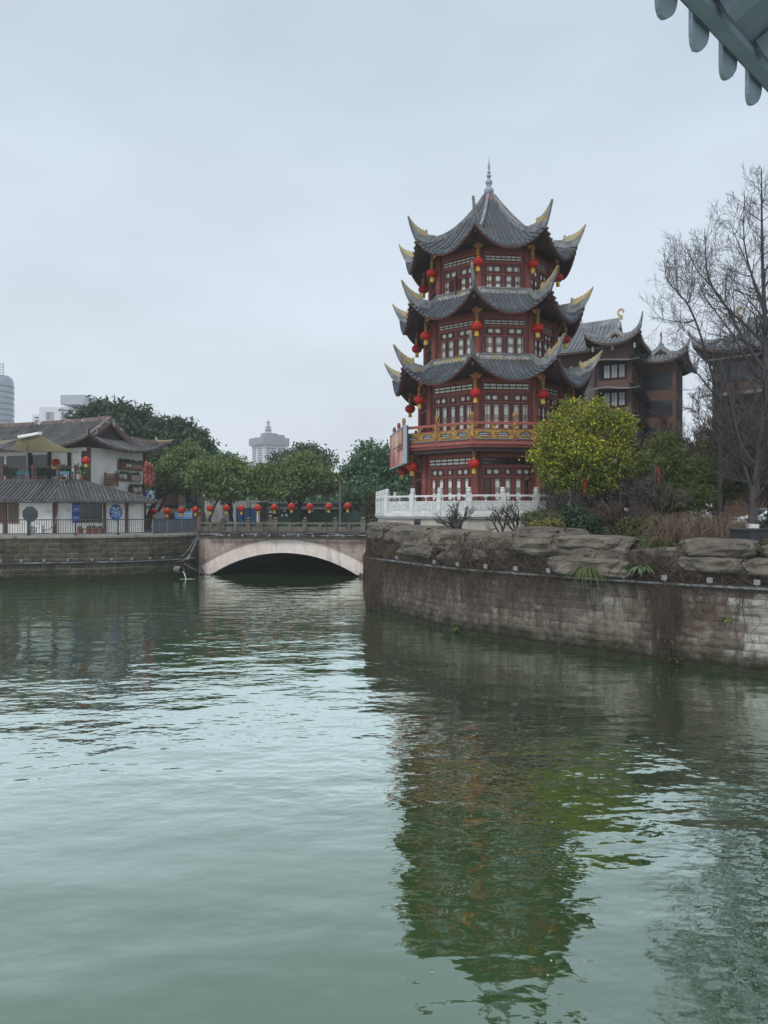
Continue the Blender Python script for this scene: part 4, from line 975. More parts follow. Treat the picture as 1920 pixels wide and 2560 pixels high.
# the pagoda stands close behind the garden wall: its mirror image in the canal gives the distance
bal = empty('marble_balustrade', (PC.x, PC.y, 3.94), 'white carved marble balustrade round the pagoda terrace', 'balustrade')
RBal = 6.74
for k in range(-3, 5):
    a, b = corner(k, RBal), corner(k + 1, RBal); n, l = fdir(k); L_ = (b - a).length
    for j in range(3):
        q = a.lerp(b, j / 3); w_ = .125
        mb = MB(); mb.obox(Vector((q.x, q.y, 4.44)), l * w_, n * w_, (0, 0, .5)); mb.obox(Vector((q.x, q.y, 4.3)) + n * w_, l * w_ * .7, n * .012, (0, 0, .3))
        mb.lathe([(.13, 4.942), (.09, 4.97), (.12, 5.0), (.13, 5.05), (.125, 5.12), (.1, 5.15), (.13, 5.17), (.125, 5.22), (.05, 5.24)], 12, (q.x, q.y, 0)); mb.obj('post', M_marble, bal)
        p0 = a.lerp(b, j / 3) + l * w_; p1 = a.lerp(b, (j + 1) / 3) - l * w_; c = (p0 + p1) / 2; h = (p1 - p0).length / 2
        mb = MB(); mb.obox(Vector((c.x, c.y, 4.82)), l * h, n * .075, (0, 0, .045)); mb.obj('handrail', M_marble, bal)
        mb = MB(); mb.obox(Vector((c.x, c.y, 4.52)), l * h, n * .07, (0, 0, .035)); mb.obox(Vector((c.x, c.y, 3.985)), l * h, n * .08, (0, 0, .04)); mb.obox(Vector((c.x, c.y, 4.255)), l * h, n * .05, (0, 0, .229)); mb.obj('panel', M_marble, bal)
        mb = MB(); mb.obox(Vector((c.x, c.y, 4.25)) + n * .055, l * (h - .1), n * .008, (0, 0, .16)); mb.obj('carved_relief', M_marblecarve, bal)
        for x in (-h + .04, 0, h - .04):
            mb = MB(); cc = Vector((c.x, c.y, 0)) + l * x
            mb.lathe([(.05, 4.556), (.035, 4.6), (.055, 4.64), (.06, 4.7), (.12, 4.73), (.13, 4.774)], 8, cc); mb.obj('scroll_bracket', M_marblecarve, bal)

# ---- built at 1 : 1.28 in its own frame above, set down here
PK = .78
def settle(o, base, k=PK):
    """put a finished thing down at its place and size"""
    o.location = base; o.scale = (k, k, k)
PB_ = Vector((4.75, 33.5, 0))
def pg(v): return Vector((PB_.x + (v[0] - PC.x) * PK, PB_.y + (v[1] - PC.y) * PK, 3.953 + (v[2] - 3.94) * PK))
for o_ in (pagoda, plat, bal, pb_): settle(o_, pg(o_.location))
# ------------------------------------------------------------------ rectangular hip-and-gable roof
def hip_roof(root, O, A, B, LA, LB, over, ze, zr, rise, g, spacing=.26, rad=.065, single=(), p=1.3, k=5.0, tip=(.45, .75), m_rib=None, m_pan=None, m_ridge=None, m_fascia=None, m_gable=None, gold=True, finial=None, thick=.14, soffit=True, gable_ends=(True, True), cap_h=.38):
    """O near corner (plan), A along the ridge, B across; returns the roof part"""
    O = Vector((O[0], O[1], 0)); A = Vector((A[0], A[1], 0)).normalized(); B = Vector((B[0], B[1], 0)).normalized(); Dl = LB / 2 + over
    W = lambda a, b, z=0.0: O + A * a + B * b + Vector((0, 0, z))
    prof = lambda d: ze + (zr - ze) * (d / Dl) ** p
    seed_ = MB(); seed_.obox(W(LA / 2, LB / 2, ze), A * .2, B * .2, (0, 0, .1)); roof = seed_.obj('roof', m_fascia or M_fascia, root)
    faces = []
    def zlong(u, t): return prof(t * Dl) + rise * abs(u) ** k * (1 - t) ** 2
    def zend(u, t): return prof(t * g) + rise * abs(u) ** 2.4 * (1 - t * g / Dl) ** 2
    hl = LA / 2 + over
    faces.append(Face(W(LA / 2, -over), A, B, Dl, lambda d: -hl + min(d, g), lambda d: hl - min(d, g), zlong))
    faces.append(Face(W(-over, LB / 2), B, A, g, lambda d: -(Dl - d), lambda d: Dl - d, zend))
    faces.append(Face(W(LA / 2, LB + over), -A, -B, Dl, lambda d: -hl + min(d, g), lambda d: hl - min(d, g), zlong))
    faces.append(Face(W(LA + over, LB / 2), -B, -A, g, lambda d: -(Dl - d), lambda d: Dl - d, zend))
    def soff(f, u, v):
        dist = over * v; hw = f.hi(dist); q = f.uv(u, 0); a = f.lo(dist) + (f.hi(dist) - f.lo(dist)) * u; pl = f.E + f.s * a + f.d * dist
        return Vector((pl.x, pl.y, q.z - thick + (ze + .1 - q.z + thick) * v))
    roof_faces(faces, roof, m_pan or M_tilepan, m_rib or M_tile, m_fascia or M_fascia, M_soffit, spacing, rad, thick=thick, single=single, soff=soff if soffit else None, nu=30, nv=8)
    mr_ = m_ridge or M_ridge
    # main ridge
    a0, a1 = -over + g, LA + over - g; n = 8
    top = [W(a0 + (a1 - a0) * i / n, LB / 2, zr + cap_h + .12 * abs(2 * i / n - 1) ** 3) for i in range(n + 1)]; bot = [W(a0 + (a1 - a0) * i / n, LB / 2, zr - .05) for i in range(n + 1)]
    mb = MB(); blade(mb, top, bot, .2, 0, B); mb.obj('ridge', mr_, roof)
    for e, sgn in ((a0, 1), (a1, -1)):
        # gable wall, barge ridges
        pts = []; m_ = 10
        for i in range(m_ + 1): d = g + (Dl - g) * i / m_; pts.append((d - over, prof(d)))
        poly = pts + [(LB - b, z) for b, z in reversed(pts[:-1])]
        zg = prof(g) - .25
        mb = MB(); mb.prism(poly, lambda b, z: W(e + sgn * .1, b, z - .06), lambda b, z: W(e + sgn * .2, b, z - .06)); mb.obj('gable_wall', m_gable or M_fascia, roof)
        for half in (0, 1):
            bt = [W(e, b if not half else LB - b, z) for b, z in pts]; mb = MB(); blade(mb, [q + Vector((0, 0, .26)) for q in bt], [q - Vector((0, 0, .16)) for q in bt], .26, 0, A); mb.obj('gable_ridge', mr_, roof)
            mb = MB(); blade(mb, [q - Vector((0, 0, .16)) - A * sgn * .06 for q in bt], [q - Vector((0, 0, .34)) - A * sgn * .06 for q in bt], .1, 0, A); mb.obj('bargeboard', m_fascia or M_fascia, roof)
    for (ca, cb, sa, sb) in ((-over, -over, 1, 1), (-over, LB + over, 1, -1), (LA + over, -over, -1, 1), (LA + over, LB + over, -1, -1)):
        hp = lambda d: W(ca + sa * d, cb + sb * d, prof(max(d, 0)) + rise * (1 - max(d, 0) / Dl) ** 2)
        side = (A * sb * 1 - B * sa * 1).normalized() if sa == sb else (A + B).normalized(); side = Vector((A * sa + B * sb)).normalized(); side = Vector((-side.y, side.x, 0))
        n = 6; s0 = min(.8, g * .55); bot = [hp(s0 + (g - s0) * i / n) for i in range(n + 1)]
        mb = MB(); blade(mb, [q + Vector((0, 0, .22)) for q in bot], bot, .16, 0, side); mb.obj('hip_ridge', mr_, roof)
        base = [hp(s0 - (s0 + .04) * i / 6) for i in range(7)]; od = -(A * sa + B * sb).normalized()
        horn(roof, base, base[-1] + od * tip[0] + Vector((0, 0, tip[1])), side, h0=.26, th=.12, gold=gold, m_body=mr_)
    if finial:
        for e in finial: finial_at(roof, W(e, LB / 2, zr + cap_h), A)
    return roof
def finial_at(parent, c, A):
    """gilt curling flame finial, a thick cut-out"""
    pts = []; s = .95
    for i in range(22):
        t = i / 21; a = -1.2 + t * 4.6; r = s * (.42 + .14 * (i % 2)) * (1 - .25 * t); pts.append((math.cos(a) * r * .8 + .05, .62 + math.sin(a) * r))
    inner = []
    for i in range(11): t = i / 10; a = 3.4 - t * 4.2; r = s * .2 * (1 - .1 * t); inner.append((math.cos(a) * r + .08, .62 + math.sin(a) * r))
    poly = [(-.1, -.05), (.28, -.05)] + pts + inner + [(-.12, .3)]
    n = Vector((-A.y, A.x, 0)); mb = MB(); mb.prism(poly, lambda x, z: c + A * x + Vector((0, 0, z)) + n * .07, lambda x, z: c + A * x + Vector((0, 0, z)) - n * .07); mb.obj('gilt_finial', M_goldtop, parent)
# ------------------------------------------------------------------ lanterns
def lantern_root(name, label, group, silk, r=.31, h=.25, tassel=True, cord=.25, round_n=18):
    root = empty(name, (0, 0, 0), label, 'lantern', group)
    mb = MB(); n = round_n * 2; prof = [math.pi * i / 12 for i in range(1, 12)]
    o = 0
    for t in prof:
        for j in range(n):
            a = 2 * math.pi * j / n; rr = r * math.sin(t) ** .8 * (1 - (.045 if j % 2 else 0)); mb.v.append((rr * math.cos(a), rr * math.sin(a), -h * math.cos(t)))
    for i in range(len(prof) - 1):
        for j in range(n): j2 = (j + 1) % n; mb.f.append((i * n + j, i * n + j2, (i + 1) * n + j2, (i + 1) * n + j)); mb.m.append(0)
    mb.f.append(tuple(range(n - 1, -1, -1))); mb.m.append(0); k = (len(prof) - 1) * n; mb.f.append(tuple(range(k, k + n))); mb.m.append(0)
    mb.obj('silk_body', silk, root)
    c = MB(); c.lathe([(r * .3, h * .93), (r * .33, h * .97), (r * .28, h * 1.12)], 12); c.obj('top_cap', M_lanterngold, root)
    c = MB(); c.lathe([(r * .28, -h * 1.15), (r * .34, -h * .98), (r * .3, -h * .93)], 12); c.obj('bottom_cap', M_lanterngold, root)
    if tassel:
        c = MB()
        for j in range(12):
            a = 2 * math.pi * j / 12; x, y = r * .25 * math.cos(a), r * .25 * math.sin(a); c.tube([(x, y, -h * 1.12), (x * 1.08, y * 1.08, -h * 1.6), (x * 1.1 + .006 * math.sin(j * 3), y * 1.1, -h * 1.98)], r * .085, 5)
        c.obj('tassel', M_lanterngold, root)
    c = MB(); c.tube([(0, 0, h * 1.1), (0, 0, h * 1.1 + cord)], .012, 5); c.obj('cord', M_wire, root)
    return root
LMK = {0: 'corner above the bare pruned shrub', 1: 'corner above the mimosa side', 2: 'corner facing the brick hall', 7: 'corner beside the poster board', 6: 'corner at the back of the poster board'}
LABF = ['red silk lantern under the balcony ', 'red silk lantern under the lowest roof ', 'red silk lantern under the middle roof ', 'red silk lantern under the top roof ']
LAB = ['red silk lantern hanging under the pagoda balcony corner', 'red silk lantern under a lowest-roof corner of the pagoda', 'red silk lantern under a middle-roof corner of the pagoda', 'red silk lantern under a top-roof corner of the pagoda']
GRP = ['lanterns under the balcony', 'lanterns under the lowest roof', 'lanterns under the middle roof', 'lanterns under the top roof']
proto = lantern_root('red_lantern', LAB[0], GRP[0], M_lantern)
first = True
for si, (rh, zl, ztop, _) in enumerate(HANG):
    for k in range(8):
        if k in (3, 4, 5): continue
        c = pg(corner(k, rh, zl)); sc_ = (PK,) * 3
        if first: proto.location = c; proto.scale = sc_; proto['label'] = LABF[si] + LMK[k]; first = False
        else: copy_thing(proto, c, random.uniform(0, 1), LABF[si] + LMK[k], GRP[si], sc_)
# string of lanterns over the street behind the bridge
SP = [(383, 1279), (418, 1278), (453, 1276), (489, 1274), (526, 1271), (566, 1270), (604, 1271), (645, 1270), (686, 1268), (729, 1266), (774, 1267), (822, 1266), (869, 1265)]
wire = []
for i, (px, py) in enumerate(SP):
    D = 52.5 - i * .25; p = P(px, py, D); s = .84
    copy_thing(proto, p, random.uniform(0, 1), ORD[i] + ' red lantern from the teahouse on the string behind the bridge', 'string of lanterns behind the bridge', (s, s, s)); wire.append(p + Vector((0, 0, .42)))
pts = [wire[0] + Vector((-4, .6, .3))]
for a, b in zip(wire, wire[1:]): pts += [a, (a + b) / 2 - Vector((0, 0, .05))]
pts += [wire[-1], wire[-1] + Vector((1.5, 0, .1))]
tag(MB().tube(pts, .012, 4).obj('lantern_wire', M_wire), 'thin black wire carrying the lantern string', 'wire')
# ------------------------------------------------------------------ boulders on the island wall
def boulder_mesh(seed, sx, sy, sz, box=.42, rough=.2):
    """layered, blocky boulder of half sizes sx, sy, sz"""
    mb = MB(); nu, nv = 72, 40; r_ = random.Random(seed); off = Vector((r_.uniform(0, 99), r_.uniform(0, 99), r_.uniform(0, 99)))
    def sg(x, p): return math.copysign(abs(x) ** p, x)
    V = []
    for j in range(nv + 1):
        ph = -math.pi / 2 + math.pi * j / nv
        for i in range(nu):
            th = 2 * math.pi * i / nu
            d = Vector((sg(math.cos(ph), box) * sg(math.cos(th), box), sg(math.cos(ph), box) * sg(math.sin(th), box), sg(math.sin(ph), box)))
            p = Vector((d.x * sx, d.y * sy, d.z * sz)); q = p * 1.0 + off
            k = 1 + rough * mnoise.noise(q * .9) * 1.6 + rough * .9 * mnoise.noise(q * 2.3) + rough * .6 * mnoise.noise(q * 6) + rough * .35 * mnoise.noise(q * 13)
            k += rough * .9 * (min(mnoise.voronoi(q * 1.15)[0][0], .7) - .35) + rough * .45 * (min(mnoise.voronoi(q * 3.1 + Vector((9, 2, 5)))[0][0], .6) - .3)
            led = rough * .4 * mnoise.noise(Vector((q.x * .6, q.y * .6, q.z * 7.5)))         # strata
            p = Vector((p.x * (k + led), p.y * (k + led), p.z * (1 + rough * .7 * mnoise.noise(q * 1.3))))
            V.append(tuple(p))
    F_ = []
    for j in range(nv):
        for i in range(nu): i2 = (i + 1) % nu; F_.append((j * nu + i, j * nu + i2, (j + 1) * nu + i2, (j + 1) * nu + i))
    mb.add(V, F_); return mb.mesh('boulder', M_rock, smooth=False)
# px0, px1, y top, y bottom, setback, label
BO = [(910, 962, 1307, 1350, .30, 'squat grey boulder at the tip of the island beside the bridge'),
      (940, 985, 1314, 1360, .45, 'small square boulder next to the island tip'),
      (978, 1082, 1316, 1362, .30, 'broad flat-topped boulder in front of the terrace corner'),
      (1082, 1162, 1326, 1374, .25, 'blocky grey boulder below the pruned bare shrub'),
      (1152, 1225, 1332, 1385, .35, 'low rounded boulder under the forked bare shrubs'),
      (1215, 1285, 1330, 1380, .45, 'cracked boulder tucked beside the largest block'),
      (1272, 1412, 1321, 1392, .20, 'largest squared tan boulder under the yellow-green bush'),
      (1404, 1545, 1339, 1372, .15, 'long flat tan slab beside the strap-leaved plant'),
      (1400, 1500, 1366, 1400, .05, 'dark creviced boulder beneath the long flat slab'),
      (1488, 1562, 1364, 1412, .02, 'rounded brown boulder at the end of the long flat slab'),
      (1388, 1560, 1390, 1440, -.02, 'wide sloping pale boulder resting on the conduit course'),
      (1550, 1640, 1372, 1425, .30, 'shadowed boulder overgrown with green creeper'),
      (1630, 1725, 1368, 1430, .30, 'boulder half buried under dry brown vines'),
      (1712, 1862, 1348, 1392, .12, 'large layered tan boulder in front of the black box'),
      (1708, 1856, 1390, 1432, .05, 'lower layered boulder under the big tan one'),
      (1902, 1995, 1362, 1405, .40, 'stepped tan boulder past the black box'),
      (1850, 1995, 1396, 1440, .10, 'low tan boulder at the foot of the stepped one'),
      (1000, 1100, 1352, 1392, .12, 'dark boulder low behind hanging vines near the island tip'),
      (1110, 1220, 1366, 1405, .10, 'dark boulder low behind hanging vines under the bare shrub')]
for i, (x0, x1, y0, y1, back, lab) in enumerate(BO):
    t0, t1 = (RW.px(x0) or RW.px(925) - (925 - x0) * .03), RW.px(x1); a, b = RW.at(t0), RW.at(t1); tg = (b - a); L_ = tg.length; tg.normalize(); n = Vector((-tg.y, tg.x, 0)) * SIDE_R
    c = (a + b) / 2; D = c.y; zt, zb = PZ(y0, D + back), PZ(y1, D + back); zb = max(min(zb, zt - .35), 2.15)
    sy = min(.75, .35 * L_ + .22); cc = c - n * (back + sy * .55)
    M = Matrix.Translation((cc.x, cc.y, (zt + zb) / 2)) @ Matrix.Rotation(math.atan2(tg.y, tg.x) + random.uniform(-.06, .06), 4, 'Z')
    tag(put(boulder_mesh(40 + i, L_ * .54, sy, (zt - zb) / 2 * 1.06), 'boulder', None, M), lab, 'boulder', 'boulders along the island wall')
# ------------------------------------------------------------------ dry vines over the island wall
mb = MB(); r_ = random.Random(21)
def vine(t, ztop, zbot, out0, wig):
    pts = []; n = 9; ph = r_.uniform(0, 50)
    for i in range(n + 1):
        u = i / n; z = ztop + (zbot - ztop) * u; tt = t + wig * mnoise.noise((ph, u * 2.4, 0)) + .25 * wig * mnoise.noise((ph, u * 9, 4))
        c = RW.at(tt); g = RW.tan(tt); nn = Vector((-g.y, g.x, 0)) * SIDE_R
        pts.append(c + nn * (out0 + .03 * mnoise.noise((ph, u * 5, 2)) + (.06 if z < 2.2 else -.06)) + Vector((0, 0, z)))
    mb.tube(pts, [r_.uniform(.005, .012) * (1.1 - .6 * i / n) for i in range(n + 1)], 3, cap=False)
dens = [(915, 960, 330), (960, 1080, 300), (1080, 1230, 260), (1230, 1420, 200), (1420, 1560, 60), (1560, 1660, 50), (1638, 1705, 170), (1700, 1900, 50)]
for a, b, n in dens:
    for i in range(n):
        px = r_.uniform(a, b); t = RW.px(px)
        if t is None: continue
        zt = r_.uniform(1.9, 3.0); zb = max(.05, zt - abs(r_.gauss(1.0, .7)) - (.6 if px < 960 or 1638 < px < 1705 else 0))
        vine(t, zt, zb, .03 + r_.uniform(0, .06), r_.uniform(.1, .5))
for i in range(420):                                                   # over the boulders
    px = r_.uniform(925, 1420) if r_.random() < .75 else r_.uniform(1560, 1840); t = RW.px(px); z0 = r_.uniform(2.7, 3.2); z1 = z0 - r_.uniform(.3, 1.0); ph = r_.uniform(0, 60); pts = []
    for j in range(8):
        u = j / 7; tt = t + .35 * mnoise.noise((ph, u * 2, 0)); c = RW.at(tt); g = RW.tan(tt); nn = Vector((-g.y, g.x, 0)) * SIDE_R
        pts.append(c + nn * (.16 + .1 * mnoise.noise((ph, u * 3, 3)) - .25 * max(0, (z0 + (z1 - z0) * u) - 2.9)) + Vector((0, 0, z0 + (z1 - z0) * u)))
    mb.tube(pts, r_.uniform(.006, .013), 3, cap=False)
for i in range(240):                                                   # around the tip toward the bridge
    vine(r_.uniform(9, RW.px(925)), r_.uniform(2.2, 3.1), r_.uniform(.05, 1.6), .05, .3)
for i in range(260):                                                   # tangled runners among the boulders
    t = r_.uniform(RW.px(930), RW.px(1880)); pts = []; ph = r_.uniform(0, 60)
    for j in range(8):
        tt = t + j * .16 * r_.choice((1, 1, .6)); c = RW.at(tt); g = RW.tan(tt); nn = Vector((-g.y, g.x, 0)) * SIDE_R
        pts.append(c + nn * (.12 + .1 * mnoise.noise((ph, j * .5, 0))) + Vector((0, 0, 2.35 + .5 * mnoise.noise((ph, j * .4, 7)))))
    mb.tube(pts, r_.uniform(.006, .014), 3, cap=False)
tag(stuff(mb.obj('vines', M_vine)), 'dry brown vines hanging over the island quay wall', 'vines')

mb = MB(); strip(mb, RW, 9, RW.L - 1, [(-.2, 2.7), (-.5, 2.95), (-1.7, 3.04), (-2.2, 3.04), (-2.2, 2.5), (-.2, 2.5)], side=SIDE_R); struct(mb.obj('garden_bank_ground', M_soil))
# ------------------------------------------------------------------ plants
def crown_points(blobs, n, seed, shell=.55):
    """clump centres spread over a set of ellipsoids (centre, radii)"""
    g = np.random.default_rng(seed); out = []; vol = np.array([b[1][0] * b[1][1] * b[1][2] for b in blobs]) ** .67; vol /= vol.sum()
    for (c, r), v in zip(blobs, vol):
        k = max(3, int(n * v)); d = g.normal(size=(k, 3)); d /= np.linalg.norm(d, axis=1, keepdims=True)
        rad = shell + (1 - shell) * g.random((k, 1)) ** .6; out.append(np.asarray(c) + d * rad * np.asarray(r))
    return np.concatenate(out)
def grow(mb, p, d, L, r, depth, P_, rnd, tips=None):
    """recursive branch of tapered tubes"""
    n = P_.get('seg', 5); pts = [p.copy()]; rad = [r]; q = p.copy(); dd = d.normalized(); r1 = r * P_.get('taper', .55)
    for i in range(n):
        w_ = Vector((rnd.gauss(0, 1), rnd.gauss(0, 1), rnd.gauss(0, 1))) * P_.get('wob', .12)
        dd = (dd + w_ + Vector((0, 0, P_.get('up', .05)))).normalized(); q = q + dd * (L / n); pts.append(q.copy()); rad.append(r + (r1 - r) * (i + 1) / n)
    mb.tube(pts, rad, P_['sides'][min(depth, len(P_['sides']) - 1)], cap=False)
    if tips is not None: tips.append((depth, pts))
    if depth >= P_['depth']: return
    k = P_['kids'][min(depth, len(P_['kids']) - 1)]
    for i in range(k):
        u = P_.get('lo', .3) + (1 - P_.get('lo', .3)) * (i + rnd.random()) / k; f = u * n; j = min(int(f), n - 1); b = pts[j].lerp(pts[j + 1], f - j); bd_ = (pts[j + 1] - pts[j]).normalized()
        ax = bd_.orthogonal().normalized(); ax = Matrix.Rotation(rnd.uniform(0, 6.283), 3, bd_) @ ax; ang = R(rnd.uniform(*P_['ang']))
        nd = bd_ * math.cos(ang) + ax * math.sin(ang)
        grow(mb, b, nd, L * P_['ratio'] * rnd.uniform(.7, 1.15) * (1.15 - .45 * u), max(rad[j] * P_.get('rr', .6), P_.get('rmin', .004)), depth + 1, P_, rnd, tips)
def leafy_tree(name, base, label, blobs, n_cl, per, leaf, spread, m, seed, trunk_r=.18, group=None, lean=(0, 0), bark=None, limbs=6, aspect=1.6, cat='tree', extra=None, shell=.55):
    root = empty(name, base, label, cat, group); rnd = random.Random(seed); base = Vector(base)
    cs = crown_points(blobs, n_cl, seed, shell); V = leaf_quads(cs, leaf, per, (spread, spread, spread * .75), seed=seed, aspect=aspect)
    quads_obj('crown', V, m, root)
    mb = MB(); c = Vector(np.mean(np.array([b[0] for b in blobs]), axis=0)); top = Vector((base.x + lean[0], base.y + lean[1], base.z + (c.z - base.z) * .65))
    pts = [base.lerp(top, i / 6) + Vector((rnd.uniform(-.06, .06), rnd.uniform(-.06, .06), 0)) * (i > 0) for i in range(7)]
    mb.tube(pts, [trunk_r * (1.25 - .7 * i / 6) for i in range(7)], 8)
    for i in range(limbs):
        b = blobs[i % len(blobs)]; s = pts[3 + i % 4]; e = Vector(b[0]) + Vector((rnd.uniform(-.5, .5) * b[1][0], rnd.uniform(-.5, .5) * b[1][1], rnd.uniform(-.2, .4) * b[1][2])); m_ = s.lerp(e, .5) + Vector((0, 0, -.15 * (e - s).length))
        mb.tube([s, m_, e], [trunk_r * .5, trunk_r * .33, trunk_r * .1], 6)
    mb.obj('trunk', bark or M_bark, root)
    if extra is not None: quads_obj('blossom', extra(cs), M_flower, root)
    return root
def blob(px, py, D, rx, rz, ry=None):
    """ellipsoid given in photo pixels at depth D"""
    s = D / F; return (tuple(P(px, py, D)), (rx * s, (ry or (rx * s * .8)), rz * s))
# --- trees across the street and behind the teahouse
leafy_tree('camphor_tree', (PX(578, 56), 56, 2.62), 'round olive-green street tree with forked trunk beside the white gate pillar',
           [blob(560, 1188, 56, 62, 46), blob(520, 1200, 55.5, 46, 32), blob(602, 1196, 55.5, 40, 32), blob(556, 1222, 55, 60, 18)], 150, 80, .16, .3, M_leafcamphor, 11, .16)
leafy_tree('camphor_tree', (PX(748, 57), 57, 2.62), 'widest olive-green street tree with low spreading branch',
           [blob(720, 1195, 57, 66, 45), blob(670, 1200, 56.5, 50, 34), blob(775, 1200, 56.5, 58, 34), blob(822, 1212, 57, 36, 28), blob(705, 1224, 56, 70, 16), blob(770, 1160, 58, 40, 22)], 200, 80, .16, .3, M_leafcamphor, 12, .2)
leafy_tree('camphor_tree', (PX(905, 66), 66, 2.62), 'tall dense dark green tree beside the pagoda poster',
           [blob(935, 1160, 66, 60, 52), blob(895, 1195, 65, 52, 48), blob(970, 1190, 65, 56, 60), blob(925, 1235, 64, 80, 38), blob(1010, 1180, 68, 50, 55)], 220, 80, .2, .4, M_leafmid, 13, .24)
leafy_tree('broadleaf_tree', (PX(735, 92), 92, 2.62), 'dark tree with two tufted tops below the tower hotel',
           [blob(712, 1158, 92, 30, 24), blob(760, 1140, 92, 26, 30), blob(745, 1122, 92, 14, 14), blob(782, 1128, 92, 12, 14), blob(800, 1155, 92, 34, 26), blob(735, 1180, 92, 70, 40)], 160, 60, .24, .48, M_leafdark, 14, .25)
leafy_tree('broadleaf_tree', (PX(610, 86), 86, 2.62), 'dull green tree rising behind the street trees left of the hotel'.replace(' left of', ' next to'),
           [blob(550, 1162, 86, 46, 28), blob(605, 1184, 86, 44, 26), blob(590, 1200, 86, 70, 30), blob(525, 1150, 86, 30, 24)], 150, 60, .24, .45, M_leafmid, 15, .25)
leafy_tree('pine_tree', (PX(270, 76), 76, 2.62), 'wide dark feathery tree behind the teahouse roof',
           [blob(210, 1058, 76, 44, 34), blob(270, 1042, 76, 58, 34), blob(330, 1050, 76, 56, 36), blob(300, 1085, 75, 90, 50), blob(312, 1020, 76, 14, 16), blob(270, 1015, 76, 18, 14), blob(365, 1070, 76, 40, 36)], 300, 56, .22, .42, M_leafdark, 16, .35, aspect=2.6)
leafy_tree('pine_tree', (PX(455, 74), 74, 2.62), 'dark pointed conifer standing above the street trees',
           [blob(405, 1075, 74, 30, 22), blob(440, 1080, 74, 34, 28), blob(408, 1052, 74, 9, 14), blob(445, 1058, 74, 10, 14), blob(478, 1070, 74, 12, 18), blob(455, 1115, 74, 60, 40), blob(490, 1100, 74, 30, 34), blob(400, 1120, 73, 50, 50), blob(512, 1120, 74, 16, 28)], 260, 56, .2, .36, M_leafdark, 17, .3, aspect=2.6)
leafy_tree('camphor_tree', (PX(490, 60), 60, 2.62), 'bushy green tree above the green and white billboard',
           [blob(470, 1150, 60, 50, 42), blob(430, 1185, 58, 36, 40), blob(500, 1185, 59, 40, 42), blob(458, 1206, 58, 50, 18)], 160, 76, .16, .3, M_leafcamphor, 18, .13, bark=M_bark)
leafy_tree('broadleaf_tree', (PX(370, 57.5), 57.5, 2.62), 'dark leaning tree with a forked trunk beside the teahouse gable',
           [blob(412, 1170, 61, 32, 50), blob(400, 1200, 60.5, 28, 34), blob(430, 1210, 60, 28, 16), blob(390, 1150, 62, 26, 44)], 150, 64, .16, .28, M_leafdark, 19, .1)
o = MB()
tk = [P(366, 1335, 57.5), P(370, 1300, 57.5), P(384, 1262, 57.5), P(396, 1240, 57.5), P(420, 1228, 57.5), P(442, 1205, 59)]
o.tube(tk, [.34, .26, .2, .2, .17, .06], 9); o.tube([P(371, 1310, 57.5), P(388, 1290, 57.5), P(404, 1265, 57.5), P(414, 1245, 57.5), P(402, 1236, 57.5)], [.2, .16, .13, .13, .1], 8); o.tube([P(396, 1240, 57.5), P(385, 1200, 59), P(380, 1160, 59)], [.18, .13, .06], 8)
lt = [x for x in bpy.data.objects if x.get('label', '').startswith('dark leaning tree')][0]
for c in list(lt.children):
    if c.name.startswith('trunk'): bpy.data.objects.remove(c)
put(o.mesh('trunk', M_bark), 'trunk', lt)
for (a, b, c_, r0) in (((506, 1320), (508, 1240), (511, 1190), .13), ((513, 1318), (535, 1268), (556, 1225), .13)):
    lab = 'slim straight dark trunk of a young street tree' if r0 and a[0] == 506 else 'slim leaning dark trunk of a young street tree'
    rt = empty('young_tree', P(a[0], a[1], 51.5), lab, 'tree')
    MB().tube([P(a[0], a[1] + 8, 51.5), P(b[0], b[1], 51.7), P(c_[0], c_[1], 52)], [r0, r0 * .75, r0 * .4], 7).obj('trunk', M_bark, rt)
    quads_obj('crown', leaf_quads(crown_points([blob(c_[0], c_[1] - 8, 52.2, 34, 24)], 70, 5 + a[0]), .18, 22, (.3, .3, .25), seed=a[0]), M_leafcamphor, rt)
leafy_tree('young_tree', (PX(868, 54), 54, 2.62), 'thin reddish shrub growing between the bridge and the island tip', [blob(945, 1262, 50, 26, 30), blob(925, 1285, 50, 20, 22), blob(955, 1290, 48, 18, 18)], 130, 22, .1, .24, mat('leaf_rust', (0.075, 0.06, 0.035), (0.05, 0.055, 0.028), 1, 0.8, isl=0.35, trans=0.2), 23, .03, cat='shrub')

# far treeline closing the street
cs = []
for i in range(900):
    px = random.uniform(250, 1010); D = random.uniform(105, 130); top = 1215 - 14 * mnoise.noise((px * .02, 3, 0)) ; cs.append(tuple(P(px, random.uniform(top, 1272), D)))
tag(stuff(quads_obj('treeline', leaf_quads(cs, .5, 26, (.9, .9, .7), seed=77), M_leafmid)), 'far line of trees closing the street behind the hoardings', 'trees')
